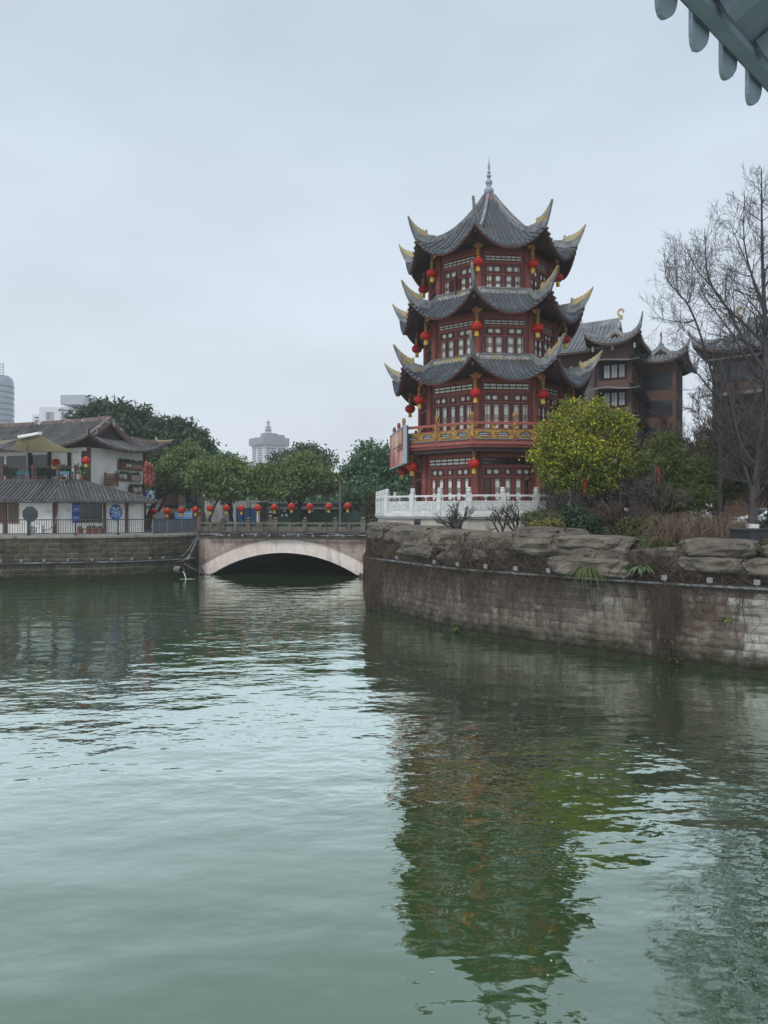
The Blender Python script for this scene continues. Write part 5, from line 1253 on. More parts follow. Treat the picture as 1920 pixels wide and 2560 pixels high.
# --- island planting
GZ = 3.03
def mim_extra(cs):
    g = np.random.default_rng(5); zc = cs[:, 2]; sel = cs[(zc > np.percentile(zc, 35)) & (g.random(len(cs)) < .65)]
    return leaf_quads(sel, .062, 40, (.17, .17, .15), seed=6, aspect=1.1)
leafy_tree('mimosa_tree', (PX(1472, 32), 27.6, GZ), 'bushy mimosa tree with yellow blossom in front of the pagoda',
           [blob(1432, 1022, 27.6, 20, 24), blob(1498, 1012, 27.6, 16, 22), blob(1548, 1038, 27.6, 16, 22), blob(1362, 1072, 27.6, 18, 20), blob(1400, 1085, 27.6, 48, 48), blob(1470, 1050, 27.6, 52, 48), blob(1545, 1075, 27.6, 40, 50), blob(1372, 1140, 27.6, 40, 52), blob(1455, 1140, 27.2, 70, 62), blob(1535, 1150, 27.6, 46, 60), blob(1400, 1200, 27.6, 44, 40), blob(1480, 1205, 27.6, 62, 36)], 360, 40, .06, .17, M_leafmimosa, 31, .07, aspect=3.2, shell=.3, extra=mim_extra, bark=M_barkgrey, limbs=16)
leafy_tree('bamboo_clump', (PX(1690, 34), 30, GZ), 'feathery olive-green bamboo clump behind the dry creeper mound',
           [blob(1660, 1130, 30, 40, 50), blob(1620, 1185, 29.6, 52, 60), blob(1700, 1180, 29.6, 62, 62), blob(1785, 1135, 31, 32, 44), blob(1770, 1195, 30, 48, 60), blob(1690, 1245, 29, 90, 40), blob(1830, 1210, 31, 30, 50), blob(1590, 1230, 29.6, 30, 40)], 620, 40, .042, .2, M_leafbamboo, 32, .05, aspect=6.5, cat='bamboo', shell=.25, limbs=18)
leafy_tree('hedge', (PX(1440, 26.3), 26.3, GZ), 'dark green clipped hedge in front of the balustrade', [blob(1430, 1295, 26.3, 42, 30), blob(1470, 1310, 26, 40, 22), blob(1400, 1285, 26.8, 26, 22)], 260, 26, .06, .11, M_leafdark, 33, .03, cat='hedge')
leafy_tree('shrub', (PX(1375, 24.4), 24.4, GZ), 'low yellow-green bush on top of the largest boulder', [blob(1378, 1312, 24.4, 26, 12, .3), blob(1350, 1314, 24.4, 24, 10, .26)], 120, 30, .045, .07, M_leafyellow, 34, .02, cat='bush')
leafy_tree('shrub', (PX(1345, 25.2), 25.2, GZ), 'grey-green feathery bush beside the pruned shrubs', [blob(1340, 1302, 25.2, 36, 20, .45), blob(1372, 1298, 25.4, 24, 16, .35)], 170, 30, .05, .1, M_leafgrey, 35, .02, cat='bush')
leafy_tree('shrub', (PX(1600, 25), 25, GZ), 'green creeper mound spilling over the wall', [blob(1600, 1330, 25, 50, 34), blob(1570, 1350, 24.5, 40, 34), blob(1640, 1345, 24, 46, 40), blob(1600, 1385, 22.6, 60, 24, .4), blob(1690, 1360, 22.5, 44, 22, .4)], 460, 28, .06, .14, mat('leaf_creeper', (0.045, 0.062, 0.018), (0.075, 0.085, 0.03), 1.2, 0.7, isl=0.4, trans=0.2), 36, .03, cat='creeper')
leafy_tree('shrub', (PX(1920, 26), 26, GZ), 'dark green bush past the black box', [blob(1925, 1330, 26, 30, 30), blob(1960, 1320, 26, 40, 36)], 160, 28, .07, .15, M_leafdark, 37, .03, cat='bush')
def spray(name, base, label, n, L, w_, m, up=.9, droop=.6, seed=0, cat='plant', root_r=.05):
    """rosette of arching strap leaves"""
    r_ = random.Random(seed); mb = MB(); base = Vector(base)
    for i in range(n):
        a = r_.uniform(0, 6.283); el = r_.uniform(.25, 1.0) * up; l = L * r_.uniform(.6, 1.1); d = Vector((math.cos(a), math.sin(a), 0)); s = Vector((-d.y, d.x, 0)); o = len(mb.v); K = 6
        for j in range(K + 1):
            u = j / K; p = base + d * (l * u * math.cos(el) + root_r) + Vector((0, 0, l * (u * math.sin(el) - droop * .5 * u * u))); ww = w_ * (math.sin(math.pi * min(.98, u * .8 + .2)) + .05)
            mb.v.append(tuple(p - s * ww)); mb.v.append(tuple(p + s * ww))
        for j in range(K): mb.f.append((o + 2 * j, o + 2 * j + 1, o + 2 * j + 3, o + 2 * j + 2)); mb.m.append(0)
    return tag(mb.obj(name, m), label, cat)
spray('strap_leaved_plant', P(1437, 1352, 25.2), 'bright green strap-leaved plant between the boulders', 60, .62, .028, M_agave, 1.15, .5, 3)
spray('fern', P(1470, 1428, 21.0) + Vector((-.1, -.25, .1)), 'drooping green fern growing out of the conduit on the wall', 130, .75, .02, mat('fern_leaf', (0.06, 0.085, 0.025), (0.1, 0.12, 0.035), 3, 0.7, isl=0.3, trans=0.2), .5, 1.7, 4)
spray('strap_leaved_plant', P(1610, 1415, 20.2) + Vector((-.15, -.2, 0)), 'broad-leaved green climber sprig on the wall below the creeper', 26, .5, .05, mat('climber_leaf', (0.05, 0.09, 0.035), (0.08, 0.12, 0.05), 3, 0.6, isl=0.2), .7, 1.3, 6)
for i, px in enumerate((1232, 1300, 1560, 1600, 1640)):
    spray('grass_tuft', P(px, 1362 - (10 if px < 1400 else 0), 26.5 if px < 1400 else 25.0), 'tuft of green grass between boulders', 40, .35, .012, M_grass, 1.2, .6, 10 + i)['group'] = 'grass tufts'
for px, py, lab in ((1148, 1572, 'small green weed growing at the water line under the vines'), (1670, 1600, 'small green weed growing from a joint near the bare patch of wall'), (1822, 1548, 'small yellowish weed growing high on the pale stretch of wall'), (1690, 1648, 'dark green weed trailing at the water line under the vine strip')):
    t = RW.px(px); c = RW.at(t); D = c.y - .08; spray('weed', P(px, py, D), lab, 30, .28, .02, M_agave if py < 1590 else M_grass, .8, 1.2, px, cat='weed')
# grasses along the bank
cs = []
for i in range(900):
    t = random.uniform(RW.px(1420), RW.px(1900)); c = RW.at(t); g = RW.tan(t); n = Vector((-g.y, g.x, 0)) * SIDE_R; q = c - n * random.uniform(.6, 5); cs.append((q.x, q.y, 3.08))
tag(stuff(quads_obj('grass', leaf_quads(cs, .06, 14, (.2, .2, .05), seed=44, aspect=3), M_grass)), 'rough green grass on the island bank', 'grass')
# --- bare shrubs and trees
def bare(name, base, label, d, L, r, Pp, seed, m=None, cat='tree', stems=1, spread=.5, group=None, white=False):
    root = empty(name, base, label, cat, group); mb = MB(); rnd = random.Random(seed); b = Vector(base)
    for i in range(stems):
        a = rnd.uniform(0, 6.28); dd = Vector(d).normalized() + (Vector((math.cos(a), math.sin(a), 0)) * spread * rnd.uniform(.5, 1) if stems > 1 else Vector((0, 0, 0)))
        grow(mb, b + Vector((rnd.uniform(-.08, .08), rnd.uniform(-.08, .08), -.05)) * (stems > 1), dd, L * rnd.uniform(.8, 1.1), r, 0, Pp, rnd)
    o = mb.obj('branches', m or M_bark, root)
    return root
PR = dict(depth=3, kids=(4, 4, 4), ratio=.62, ang=(22, 55), sides=(6, 5, 4, 3), wob=.16, up=.06, taper=.6, rr=.62, lo=.35, rmin=.006)
bare('pruned_shrub', P(1142, 1330, 26.4), 'bare pruned shrub with thick dark limbs in front of the terrace', (0, 0, 1), .85, .045, PR, 51, cat='shrub', stems=7, spread=.9)
bare('pruned_shrub', P(1255, 1334, 25.4), 'bare pruned shrub with a low forked limb beside the largest boulder', (-.2, 0, 1), .78, .042, PR, 52, cat='shrub', stems=3, spread=.9)
bare('pruned_shrub', P(1288, 1332, 25.3), 'narrow bare pruned shrub rising behind the largest boulder', (.1, 0, 1), .82, .038, PR, 53, cat='shrub', stems=3, spread=.6)
bare('pruned_shrub', P(1372, 1310, 26.8), 'bare shrub against the marble balustrade beside the hedge', (0, 0, 1), .95, .05, PR, 54, cat='shrub', stems=5, spread=.7)
bare('pruned_shrub', P(1415, 1310, 27), 'taller bare shrub standing in the hedge', (0, 0, 1), 1.2, .045, PR, 56, cat='shrub', stems=4, spread=.5)
for i, (px, D, lab) in enumerate(((1500, 26.3, 'leafless thicket of dark twigs under the mimosa tree'), (1545, 25.8, 'leafless thicket of dark twigs beside the white car'), (1580, 25.4, 'leafless upright twigs behind the long flat slab'))):
    bare('bare_shrub', (PX(px, D), D, GZ), lab, (0, 0, 1), 1.0, .028, dict(PR, kids=(6, 5, 4), ang=(15, 40), rmin=.005), 60 + i, m=M_twig, cat='shrub', stems=7, spread=.6)
PT = dict(depth=4, kids=(7, 7, 6, 4), ratio=.5, ang=(28, 62), sides=(8, 6, 4, 3, 3), wob=.07, up=.09, taper=.35, rr=.45, lo=.25, rmin=.006, seg=7)
PG = dict(depth=3, kids=(18, 14, 6), ratio=.5, ang=(28, 55), sides=(8, 6, 4, 3), wob=.05, up=.1, taper=.12, rr=.4, lo=.18, rmin=.006, seg=9)
M_barkblue = mat('bark_lilac_grey', (0.078, 0.072, 0.075), (0.05, 0.046, 0.05), 4, 0.95, 0.4, 16)
def limb(mb, pts, r0, r1, P_, rnd, kids):
    """a main limb through given points with side branches"""
    pp = catmull(pts, .5); n = len(pp); rad = [r0 + (r1 - r0) * i / (n - 1) for i in range(n)]; mb.tube(pp, rad, 7, cap=False)
    for i in range(kids):
        u = .12 + .86 * (i + rnd.random()) / kids; j = min(int(u * (n - 1)), n - 2); b = pp[j]; bd_ = (pp[j + 1] - pp[j]).normalized(); ax = Matrix.Rotation(rnd.uniform(0, 6.283), 3, bd_) @ bd_.orthogonal().normalized(); ang = R(rnd.uniform(35, 70))
        grow(mb, b, bd_ * math.cos(ang) + ax * math.sin(ang), rnd.uniform(.8, 1.9) * (1.2 - .6 * u), max(rad[j] * .4, .008), 0, P_, rnd)
PB = dict(depth=2, kids=(6, 4), ratio=.5, ang=(30, 60), sides=(4, 3, 3), wob=.08, up=.1, taper=.3, rr=.5, lo=.2, rmin=.006, seg=5)
def limb_tree(name, base, label, limbs, seed, m=None, whitebase=None):
    root = empty(name, base, label, 'tree'); mb = MB(); rnd = random.Random(seed)
    for pts, r0, r1, kids in limbs: limb(mb, pts, r0, r1, PB, rnd, kids)
    mb.obj('branches', m or M_barkblue, root)
    if whitebase:
        w_ = MB(); w_.tube(whitebase[0], whitebase[1], 10, cap=False); w_.obj('limewash_band', M_white2, root)
    return root
D1 = 24.5
q = lambda px, py, dz=0.0: P(px, py, D1 + dz)
limb_tree('ginkgo_tree', q(1880, 1340), 'tall bare tree with lilac-grey branches and a whitewashed trunk base',
          [([q(1880, 1345), q(1884, 1260), q(1893, 1180), q(1905, 1080), q(1914, 960), q(1912, 800), q(1906, 640), q(1904, 480), q(1904, 420)], .16, .01, 60),
           ([q(1912, 860), q(1866, 815), q(1810, 760), q(1770, 690), q(1762, 570)], .055, .008, 26), ([q(1914, 930), q(1860, 850), q(1800, 740), q(1745, 680), q(1712, 612)], .06, .008, 28),
           ([q(1914, 985), q(1880, 920), q(1820, 820), q(1760, 740), q(1742, 690)], .05, .008, 22), ([q(1910, 830), q(1940, 740), q(1955, 640), q(1950, 520)], .05, .008, 26), ([q(1910, 780), q(1880, 690), q(1860, 600), q(1862, 475)], .04, .007, 22),
           ([q(1910, 760), q(1860, 640), q(1820, 548)], .035, .006, 18), ([q(1896, 1170), q(1850, 1110), q(1830, 1010), q(1800, 900)], .07, .012, 24), ([q(1890, 1200), q(1925, 1120), q(1960, 1000)], .08, .02, 20), ([q(1884, 1240), q(1862, 1170), q(1852, 1120), q(1840, 1060)], .07, .012, 16)],
          71, M_barkblue, ([q(1880, 1338), q(1881, 1310)], [.215, .205]))
q = lambda px, py, dz=0.0: P(px, py, 28 + dz)
limb_tree('bare_tree', q(1800, 1300), 'bare tree with a slender trunk bending over the far roofs',
          [([q(1800, 1300), q(1800, 1150), q(1796, 1010), q(1770, 900), q(1738, 800), q(1715, 755), q(1680, 715), q(1664, 690), q(1662, 632)], .085, .007, 40),
           ([q(1738, 800), q(1700, 806), q(1620, 790)], .03, .006, 14), ([q(1718, 760), q(1735, 715), q(1738, 660)], .03, .006, 14), ([q(1760, 870), q(1800, 850), q(1840, 830)], .03, .006, 14), ([q(1796, 1000), q(1740, 930), q(1690, 880)], .04, .006, 18), ([q(1796, 1010), q(1830, 900), q(1838, 790)], .05, .008, 22), ([q(1700, 740), q(1690, 700), q(1695, 665)], .02, .005, 10)], 72)
for i, (px, D, L, lab, lx) in enumerate(((1650, 27.5, 3.2, 'pale many-stemmed bare shrub in front of the bamboo clump', -.1), (1560, 28.2, 3.3, 'leaning bare shrub tangled with the mimosa tree', -.3), (1735, 31.5, 5.0, 'bare brown twiggy tree between the two tiled buildings', 0), (1810, 33, 5.2, 'dense brown twiggy tree beneath the far tiled roof', .05), (1875, 31.5, 5.0, 'dense brown twiggy tree behind the whitewashed trunk', 0), (1700, 34, 4.6, 'bare brown tree in front of the brick building bay', -.05), (1925, 33, 5.3, 'dense brown twiggy tree at the edge of the far building', 0))):
    bare('bare_tree', (PX(px, D), D, GZ - .1), lab, (lx, 0, 1), L * (.95 if i > 1 else .62), .07 if i > 1 else .045, dict(depth=4, kids=(7, 8, 7, 5), ratio=.56, ang=(18, 56), sides=(6, 5, 3, 3, 3), wob=.11, up=.06, taper=.45, rr=.5, lo=.15, rmin=.011, seg=5) if i > 1 else dict(PR, depth=4, kids=(5, 6, 5, 3), rmin=.009), 80 + i, m=M_twig if i > 1 else M_barkgrey, stems=2 if i > 1 else 5, spread=.35)
# dry arching creeper canes mound
mb = MB(); r_ = random.Random(90)
for i in range(520):
    px = r_.uniform(1650, 1825); D = r_.uniform(20.2, 24.5); b = P(px, 1370, D); b.z = 3.0; a = r_.uniform(0, 6.283); l = r_.uniform(.5, 1.3); d = Vector((math.cos(a), math.sin(a), 0)); h = r_.uniform(.4, 1.15)
    mb.tube([b + d * l * u + Vector((0, 0, h * (math.sin(u * 2.6)) - .35 * u * u + .03 * mnoise.noise((i, u * 4, 0)))) for u in (0, .16, .33, .5, .66, .83, 1)], [.009, .009, .008, .008, .007, .006, .004], 3, cap=False)
tag(stuff(mb.obj('canes', mat('dry_cane', (0.14, 0.1, 0.065), (0.085, 0.06, 0.045), 2, 0.9))), 'mound of dry arching creeper canes above the wall', 'creeper')
# ------------------------------------------------------------------ teahouse front building
M_tileold = mat('roof_tile_weathered', (0.075, 0.075, 0.078), (0.125, 0.125, 0.128), 2.5, 0.85, 0.4, 18, rand=0.25, c3=(0.05, 0.05, 0.04), s3=0.9)
M_panold = mat('roof_pan_weathered', (0.04, 0.04, 0.042), (0.07, 0.07, 0.07), 4, 0.9, 0.4, 18)
th = empty('teahouse', (-20.5, 46.3, 2.66), 'low white teahouse with grey tiled lean-to roof and maroon posts by the quay', 'building')
K0 = Vector((-20.45, 46.2, 0)); KA = Vector((-30.0, 45.7, 0)); dR = Vector((.85, .53, 0)).normalized(); KB = K0 + dR * 5.3
def wall_seg(a, b, z0, z1, m, name, parent, t=.12, back=None):
    d = (b - a).normalized(); n = Vector((d.y, -d.x, 0)); n = n if n.y < 0 else -n
    mb = MB(); mb.obox(Vector(((a + b).x / 2, (a + b).y / 2, (z0 + z1) / 2)) - n * t / 2, d * (b - a).length / 2, n * t / 2, (0, 0, (z1 - z0) / 2)); return mb.obj(name, m, parent), d, n
_, dL, nL = wall_seg(KA, K0, 2.6, 4.95, M_white, 'wall', th)
_, _, nR = wall_seg(K0, KB, 2.6, 4.95, M_white, 'wall', th)
KBb = KB + Vector((-.53, .85, 0)) * 5; mb = MB(); mb.obox(Vector(((KB + KBb).x / 2, (KB + KBb).y / 2, 3.7)), (KBb - KB) / 2, Vector((.85, .53, 0)) * .06, (0, 0, 1.1)); mb.obj('wall', M_white, th)
# roof slopes
seed_ = MB(); seed_.obox((-21, 48.4, 5.2), (.2, 0, 0), (0, .2, 0), (0, 0, .1)); roofT = seed_.obj('roof', M_tileold, th)
ov = .75; ze, zt_, Dp = 4.68, 5.98, 2.5
bis = (nL + nR).normalized()
def lean(a, b, n, lo_f, hi_f): d = (b - a).normalized(); return Face((a + b) / 2 + n * ov, d, -n, Dp, lo_f, hi_f, lambda u, t: ze + (zt_ - ze) * t ** 1.05)
LL = (K0 - KA).length / 2; LRr = (KB - K0).length / 2
angc = math.tan(math.acos(max(-1, min(1, nL.dot(nR)))) / 2)
fL = lean(KA, K0, nL, lambda d: -LL, lambda d: LL + (ov - d) * angc)
fR = lean(K0, KB, nR, lambda d: -LRr - (ov - d) * angc, lambda d: LRr + .75 - d * 1.7)
roof_faces([fL, fR], roofT, M_panold, M_tileold, M_maroon, M_soffit, .235, .062, thick=.1, single=(0, 1), soff=lambda f, u, v: f.uv(u, v * .3, -.12), nu=12, nv=4)
hipb = [fR.at(fR.hi(d), d) for d in [Dp * i / 6 for i in range(7)]]
mb = MB(); blade(mb, [q + Vector((0, 0, .14)) for q in hipb], hipb, .16, 0, (.5, .8, 0)); mb.obj('hip_ridge', M_tileold, roofT)
mb = MB(); q0 = fR.at(fR.hi(0), 0); q1 = fR.at(fR.hi(Dp), Dp); q2 = q0 + Vector((-.4, .9, 0)) * 5.4; q3 = q1 + Vector((-.4, .9, 0)) * 3; mb.quad(q0, q2, q3, q1); mb.obj('side_slope', M_panold, roofT)
mb = MB(); tl = [fL.at(-LL, Dp), fL.at(LL, Dp)]; mb.bar(tl[0] + Vector((0, 0, .05)), tl[1] + Vector((0, 0, .05)), .2, .18); mb.bar(fR.at(-LRr + .3, Dp) + Vector((0, 0, .05)), fR.at(fR.hi(Dp), Dp) + Vector((0, 0, .05)), .2, .18); mb.obj('top_ridge', M_tileold, roofT)
def on(seg, s, z, out=0.0):
    a, d, n = (K0, -dL, nL) if seg == 'L' else (K0, dR, nR); q = a + d * s + n * out; return Vector((q.x, q.y, z))
def seg_px(seg, px):
    a, d = (K0, -dL) if seg == 'L' else (K0, dR); q = (px - 960) / F; return (q * a.y - a.x) / (d.x - q * d.y)
def slab(seg, px0, px1, z0, z1, m, name, parent, out=.03, t=.03):
    s0, s1 = seg_px(seg, px0), seg_px(seg, px1); d = (-dL if seg == 'L' else dR); n = nL if seg == 'L' else nR
    mb = MB(); mb.obox(on(seg, (s0 + s1) / 2, (z0 + z1) / 2, out), d * abs(s1 - s0) / 2, n * t, (0, 0, (z1 - z0) / 2)); return mb.obj(name, m, parent)
for seg, px, w_ in (('L', 14, 4), ('R', 136, 5), ('R', 261, 3), ('R', 316, 3.4), ('L', -60, 4)):
    slab(seg, px - w_, px + w_, 2.62, 4.84, M_maroon, 'post', th, .06, .07)
slab('R', 133, 352, 4.7, 4.82, M_maroon, 'beam', th, .03, .04)
for px in (-4, 34):
    w1 = slab('L', px - 13, px + 13, 3.3, 4.55, M_brownframe, 'window', th, .02, .03); slab('L', px - 8.5, px + 8.5, 3.42, 4.42, M_panedark, 'pane', w1, .04, .015)
    for dx in (-5, 0, 5): slab('L', px + dx - .6, px + dx + .6, 3.43, 4.41, M_brownframe, 'mullion', w1, .05, .01)
    for z in (3.7, 3.95, 4.2): slab('L', px - 8, px + 8, z, z + .03, M_brownframe, 'glazing_bar', w1, .055, .008)
w2 = slab('R', 180, 255, 3.33, 4.66, M_dsteel, 'window', th, .02, .02); 
for a, b in ((199, 214), (215.5, 234), (235.5, 253)): slab('R', a, b, 3.42, 4.6, M_darkglass, 'pane', w2, .035, .012)
slab('R', 180, 199, 3.36, 4.62, M_bluedeep, 'poster', th, .06, .008)
for z, m_ in ((4.35, M_redposter), (4.18, M_white2), (4.05, M_redposter), (3.62, M_white2)): slab('R', 183, 196, z, z + .035, m_, 'poster_line', th, .072, .003)
# round blue tea sign
cs_ = on('R', seg_px('R', 289), 3.98, .05); rs = .46; mb = MB(); Mx = frame_matrix(cs_, dR, (0, 0, 1))
ts = empty('round_sign', cs_, 'round blue sign with a pale tea character on the white wall', 'sign')
mb.lathe([(rs, -.02), (rs, .02)], 36); put(mb.mesh('disc', M_bluedeep), 'disc', ts, Mx @ Matrix.Diagonal((.86, 1.12, 1, 1)))
put(text_mesh('茶', .72, 'character', mat('pale_print', (0.7, 0.76, 0.72), (0.35, 0.55, 0.7), 5, 0.6), .006), 'character', ts, Mx @ Matrix.Translation((0, -.02, .03)))
# --- quay furniture
for px in (201, 222, 237, 252):
    D = 45.4; b = P(px, 1333, D); b.z = 2.66
    r = empty('flower_pot', b, 'terracotta pot with a bare potted plant below the shop window', 'flower pot', 'pots below the shop window')
    MB().lathe([(.13, 0), (.2, .26), (.22, .28), (.22, .34), (.19, .34), (.17, .3)], 12, b).obj('pot', M_terra, r)
    mb = MB(); grow(mb, b + Vector((0, 0, .3)), Vector((random.uniform(-.2, .2), 0, 1)), .6, .018, 0, dict(PR, depth=2, kids=(4, 3)), random.Random(px)); mb.obj('stem', M_twig, r)
    quads_obj('leaves', leaf_quads([tuple(b + Vector((random.uniform(-.12, .12), random.uniform(-.1, .1), .4))) for _ in range(8)], .06, 14, (.06, .06, .05), seed=px), M_leafmid, r)
ac = P(91, 1326, 45.4); ac.z = 2.68
r = empty('air_conditioner', ac, 'white air conditioner unit on the quay below the white wall', 'air conditioner')
mb = MB(); mb.box(ac.x - .38, ac.x + .38, ac.y - .16, ac.y + .16, ac.z, ac.z + .52); mb.obj('casing', M_white2, r)
mb = MB(); cc = Vector((ac.x - .13, ac.y - .17, ac.z + .26))
for i in range(5): rr = .05 + i * .042; mb.tube([cc + Vector((rr * math.cos(t * .3927), -.01, rr * math.sin(t * .3927))) for t in range(17)], .008, 4)
mb.obj('fan_grille', M_dsteel, r)
mb = MB(); mb.box(ac.x + .19, ac.x + .27, ac.y - .165, ac.y - .161, ac.z + .3, ac.z + .4); mb.obj('badge', M_bluedeep, r)
MB().tube([ac + Vector((.38, 0, .2)), ac + Vector((.7, .2, .25)), ac + Vector((.9, .6, .6)), ac + Vector((.95, .75, 1.4)), ac + Vector((.95, .78, 1.9))], .03, 6).obj('hose', M_lamp, r)
# quay railing
LWo = LW
t0, t1 = LW.px(-40), LW.px(384)
def qpt(t, z, off=-.22): c = LW.at(t); g = LW.tan(t); n = Vector((-g.y, g.x, 0)) * SIDE_L; return c + n * off + Vector((0, 0, z))
fr = empty('quay_railing', qpt((t0 + t1) / 2, 2.67), 'dark steel picket railing along the teahouse quay', 'railing')
for z in (3.56, 2.78):
    MB().tube([qpt(t0 + (t1 - t0) * i / 40, z) for i in range(41)], .028 if z > 3 else .02, 6).obj('rail', M_dsteel, fr)
pk = MB(); pk.box(-.011, .011, -.011, .011, 0, .78); pkm = pk.mesh('picket', M_dsteel)
n = int((t1 - t0) / .125)
for i in range(n): put(pkm, 'picket', fr, Matrix.Translation(qpt(t0 + (t1 - t0) * i / n, 2.78)))
for px in (69, 187, 296):
    c = qpt(LW.px(px), 2.66); MB().lathe([(.09, 0), (.09, .12), (.05, .15), (.05, .92)], 8, c).obj('post', M_dsteel, fr)
# grey sheet fence
sf = empty('sheet_metal_fence', qpt(LW.px(430), 2.67), 'weathered grey sheet metal fence panels between railing and bridge', 'fence')
ta, tb = LW.px(385), LW.px(489)
ta2, tb2 = qpt(ta, 0), P(489, 1300, 47.2); tb2.z = 0
M_sheet = mat('sheet_metal', (0.13, 0.15, 0.17), (0.09, 0.1, 0.115), 1.5, 0.5, 0.2, 8, metal=0.3, stretch=(3, 3, .4))
for i in range(3):
    a = ta2.lerp(tb2, i / 3); b = ta2.lerp(tb2, (i + 1) / 3); d = (b - a); L_ = d.length; d.normalize(); nn = Vector((d.y, -d.x, 0)); mb = MB()
    pr = [a + d * (L_ * j / 24) + nn * (.025 if (j // 2) % 2 else -.0) for j in range(25)]
    for p0, p1 in zip(pr, pr[1:]): mb.quad((p0.x, p0.y, 2.7), (p1.x, p1.y, 2.7), (p1.x, p1.y, 3.52), (p0.x, p0.y, 3.52)); mb.quad((p0.x - nn.x * .02, p0.y - nn.y * .02, 2.7), (p0.x - nn.x * .02, p0.y - nn.y * .02, 3.52), (p1.x - nn.x * .02, p1.y - nn.y * .02, 3.52), (p1.x - nn.x * .02, p1.y - nn.y * .02, 2.7))
    mb.obj('sheet_panel', M_sheet, sf); MB().lathe([(.04, 2.66), (.04, 3.6)], 8, (a.x, a.y, 0)).obj('post', M_steel, sf)
mb = MB(); mb.bar((ta2.x, ta2.y, 3.54), (tb2.x, tb2.y, 3.54), .06); mb.obj('rail', M_dsteel, sf)
# octagonal dark sign on the railing
oc = P(75, 1285, 42.4); so = empty('octagonal_sign', (oc.x, oc.y, 2.66), 'dark octagonal sign board on a post at the quay railing', 'sign')
mb = MB(); mb.lathe([(.45, -.03), (.45, .03)], 8, ang0=R(22.5)); put(mb.mesh('board', mat('sign_back', (0.03, 0.04, 0.045), rough=0.6)), 'board', so, Matrix.Translation(oc) @ Matrix.Rotation(R(90), 4, 'X'))
mb = MB(); mb.lathe([(.475, -.012), (.475, .012)], 8, ang0=R(22.5)); put(mb.mesh('rim', M_lamp), 'rim', so, Matrix.Translation(oc + Vector((0, .025, 0))) @ Matrix.Rotation(R(90), 4, 'X'))
mb = MB(); mb.box(oc.x - .18, oc.x + .02, oc.y + .04, oc.y + .1, 2.66, oc.z); mb.obj('post', M_steel, so)
# ------------------------------------------------------------------ gabled restaurant above
RO_ = Vector((-19.8, 49.6, 0)); RA = Vector((-.92, .38, 0)).normalized(); RBv = Vector((.38, .92, 0)).normalized()
rs_ = empty('restaurant', (RO_.x, RO_.y, 2.66), 'two-storey white gabled restaurant with grey tiled roof behind the teahouse', 'building')
Wd, Ln = 5.45, 15
def rw(a, b, z=0.0): return RO_ + RA * a + RBv * b + Vector((0, 0, z))
mb = MB(); mb.obox(rw(Ln / 2, Wd / 2, 5.4), RA * Ln / 2, RBv * Wd / 2, (0, 0, 2.95)); mb.obj('wall', M_white, rs_)
M_gab = mat('gable_board', (0.06, 0.045, 0.04), (0.04, 0.034, 0.034), 3, 0.8)
M_ridgebrown = mat('ridge_brown', (0.12, 0.065, 0.055), (0.2, 0.16, 0.15), 4, 0.8, 0.3, 14, c3=(0.42, 0.43, 0.43), s3=2.2, f3=(0.58, 0.62))
hip_roof(rs_, (RO_.x, RO_.y), RA, RBv, Ln, Wd, 1.1, 8.28, 10.5, .8, 1.8, spacing=.25, rad=.065, single=(0, 1), m_rib=M_tileold, m_pan=M_panold, m_ridge=M_ridgebrown, m_fascia=M_maroon, m_gable=M_gab, tip=(.55, .35), cap_h=.2)
for a, b in ((0, 0), (0, Wd)): MB().lathe([(.14, 2.66), (.14, 8.4)], 8, rw(a - .02, b, 0)).obj('post', M_maroon, rs_)
mb = MB(); mb.obox(rw(.3, -.02, 7.1), RA * .3, RBv * .02, (0, 0, 1.0)); mb.obj('wall_trim', M_maroon, rs_)
def rpx(px):
    """b coordinate on the gable wall seen at photo column px"""
    q = (px - 960) / F; return (q * RO_.y - RO_.x) / (RBv.x - q * RBv.y)
def rz(px, py): b = rpx(px); return PZ(py, RO_.y + RBv.y * b)
def gsign(px0, px1, py0, py1, name, label, cat, m, t=.06, out=.08):
    b0, b1 = rpx(px0), rpx(px1); z1, z0 = rz(px0, py0), rz(px0, py1); c = rw(-out, (b0 + b1) / 2, (z0 + z1) / 2); r = empty(name, c, label, cat)
    mb = MB(); npl = 4
    for i in range(npl):
        zz = z0 + (z1 - z0) * (i + .5) / npl; pm = MB(); pm.obox(rw(-out, (b0 + b1) / 2, zz), RBv * (b1 - b0) / 2, RA * t, (0, 0, (z1 - z0) / npl / 2 - .008)); pm.obj('plank', m, r)
    return r, b0, b1, z0, z1
def letters(r, txt, b, z, size, m, out=.16):
    put(text_mesh(txt, size, 'lettering', m, .02), 'lettering', r, frame_matrix(rw(-out, b, z), RBv, (0, 0, 1)))
def planter(r, b0, b1, z, seed, out=.12):
    quads_obj('plants', leaf_quads([tuple(rw(-out - random.uniform(-.05, .1), random.uniform(b0, b1), z + random.uniform(0, .12))) for _ in range(36)], .07, 9, (.05, .08, .05), seed=seed), M_leafdark, r)
M_letter = mat('white_letter', (0.75, 0.74, 0.7), rough=0.5); M_letterpink = mat('pink_letter', (0.55, 0.3, 0.28), rough=0.5)
r, b0, b1, z0, z1 = gsign(293, 354, 1152, 1174, 'planter_sign', 'dark wooden planter sign with pink characters highest on the gable wall', 'sign', M_wood); letters(r, '串串香', b0 + (b1 - b0) * .76, (z0 + z1) / 2 - .05, .36, M_letterpink); letters(r, '小吃', b0 + (b1 - b0) * .4, (z0 + z1) / 2, .3, M_letter); planter(r, b0, b1, z1, 1)
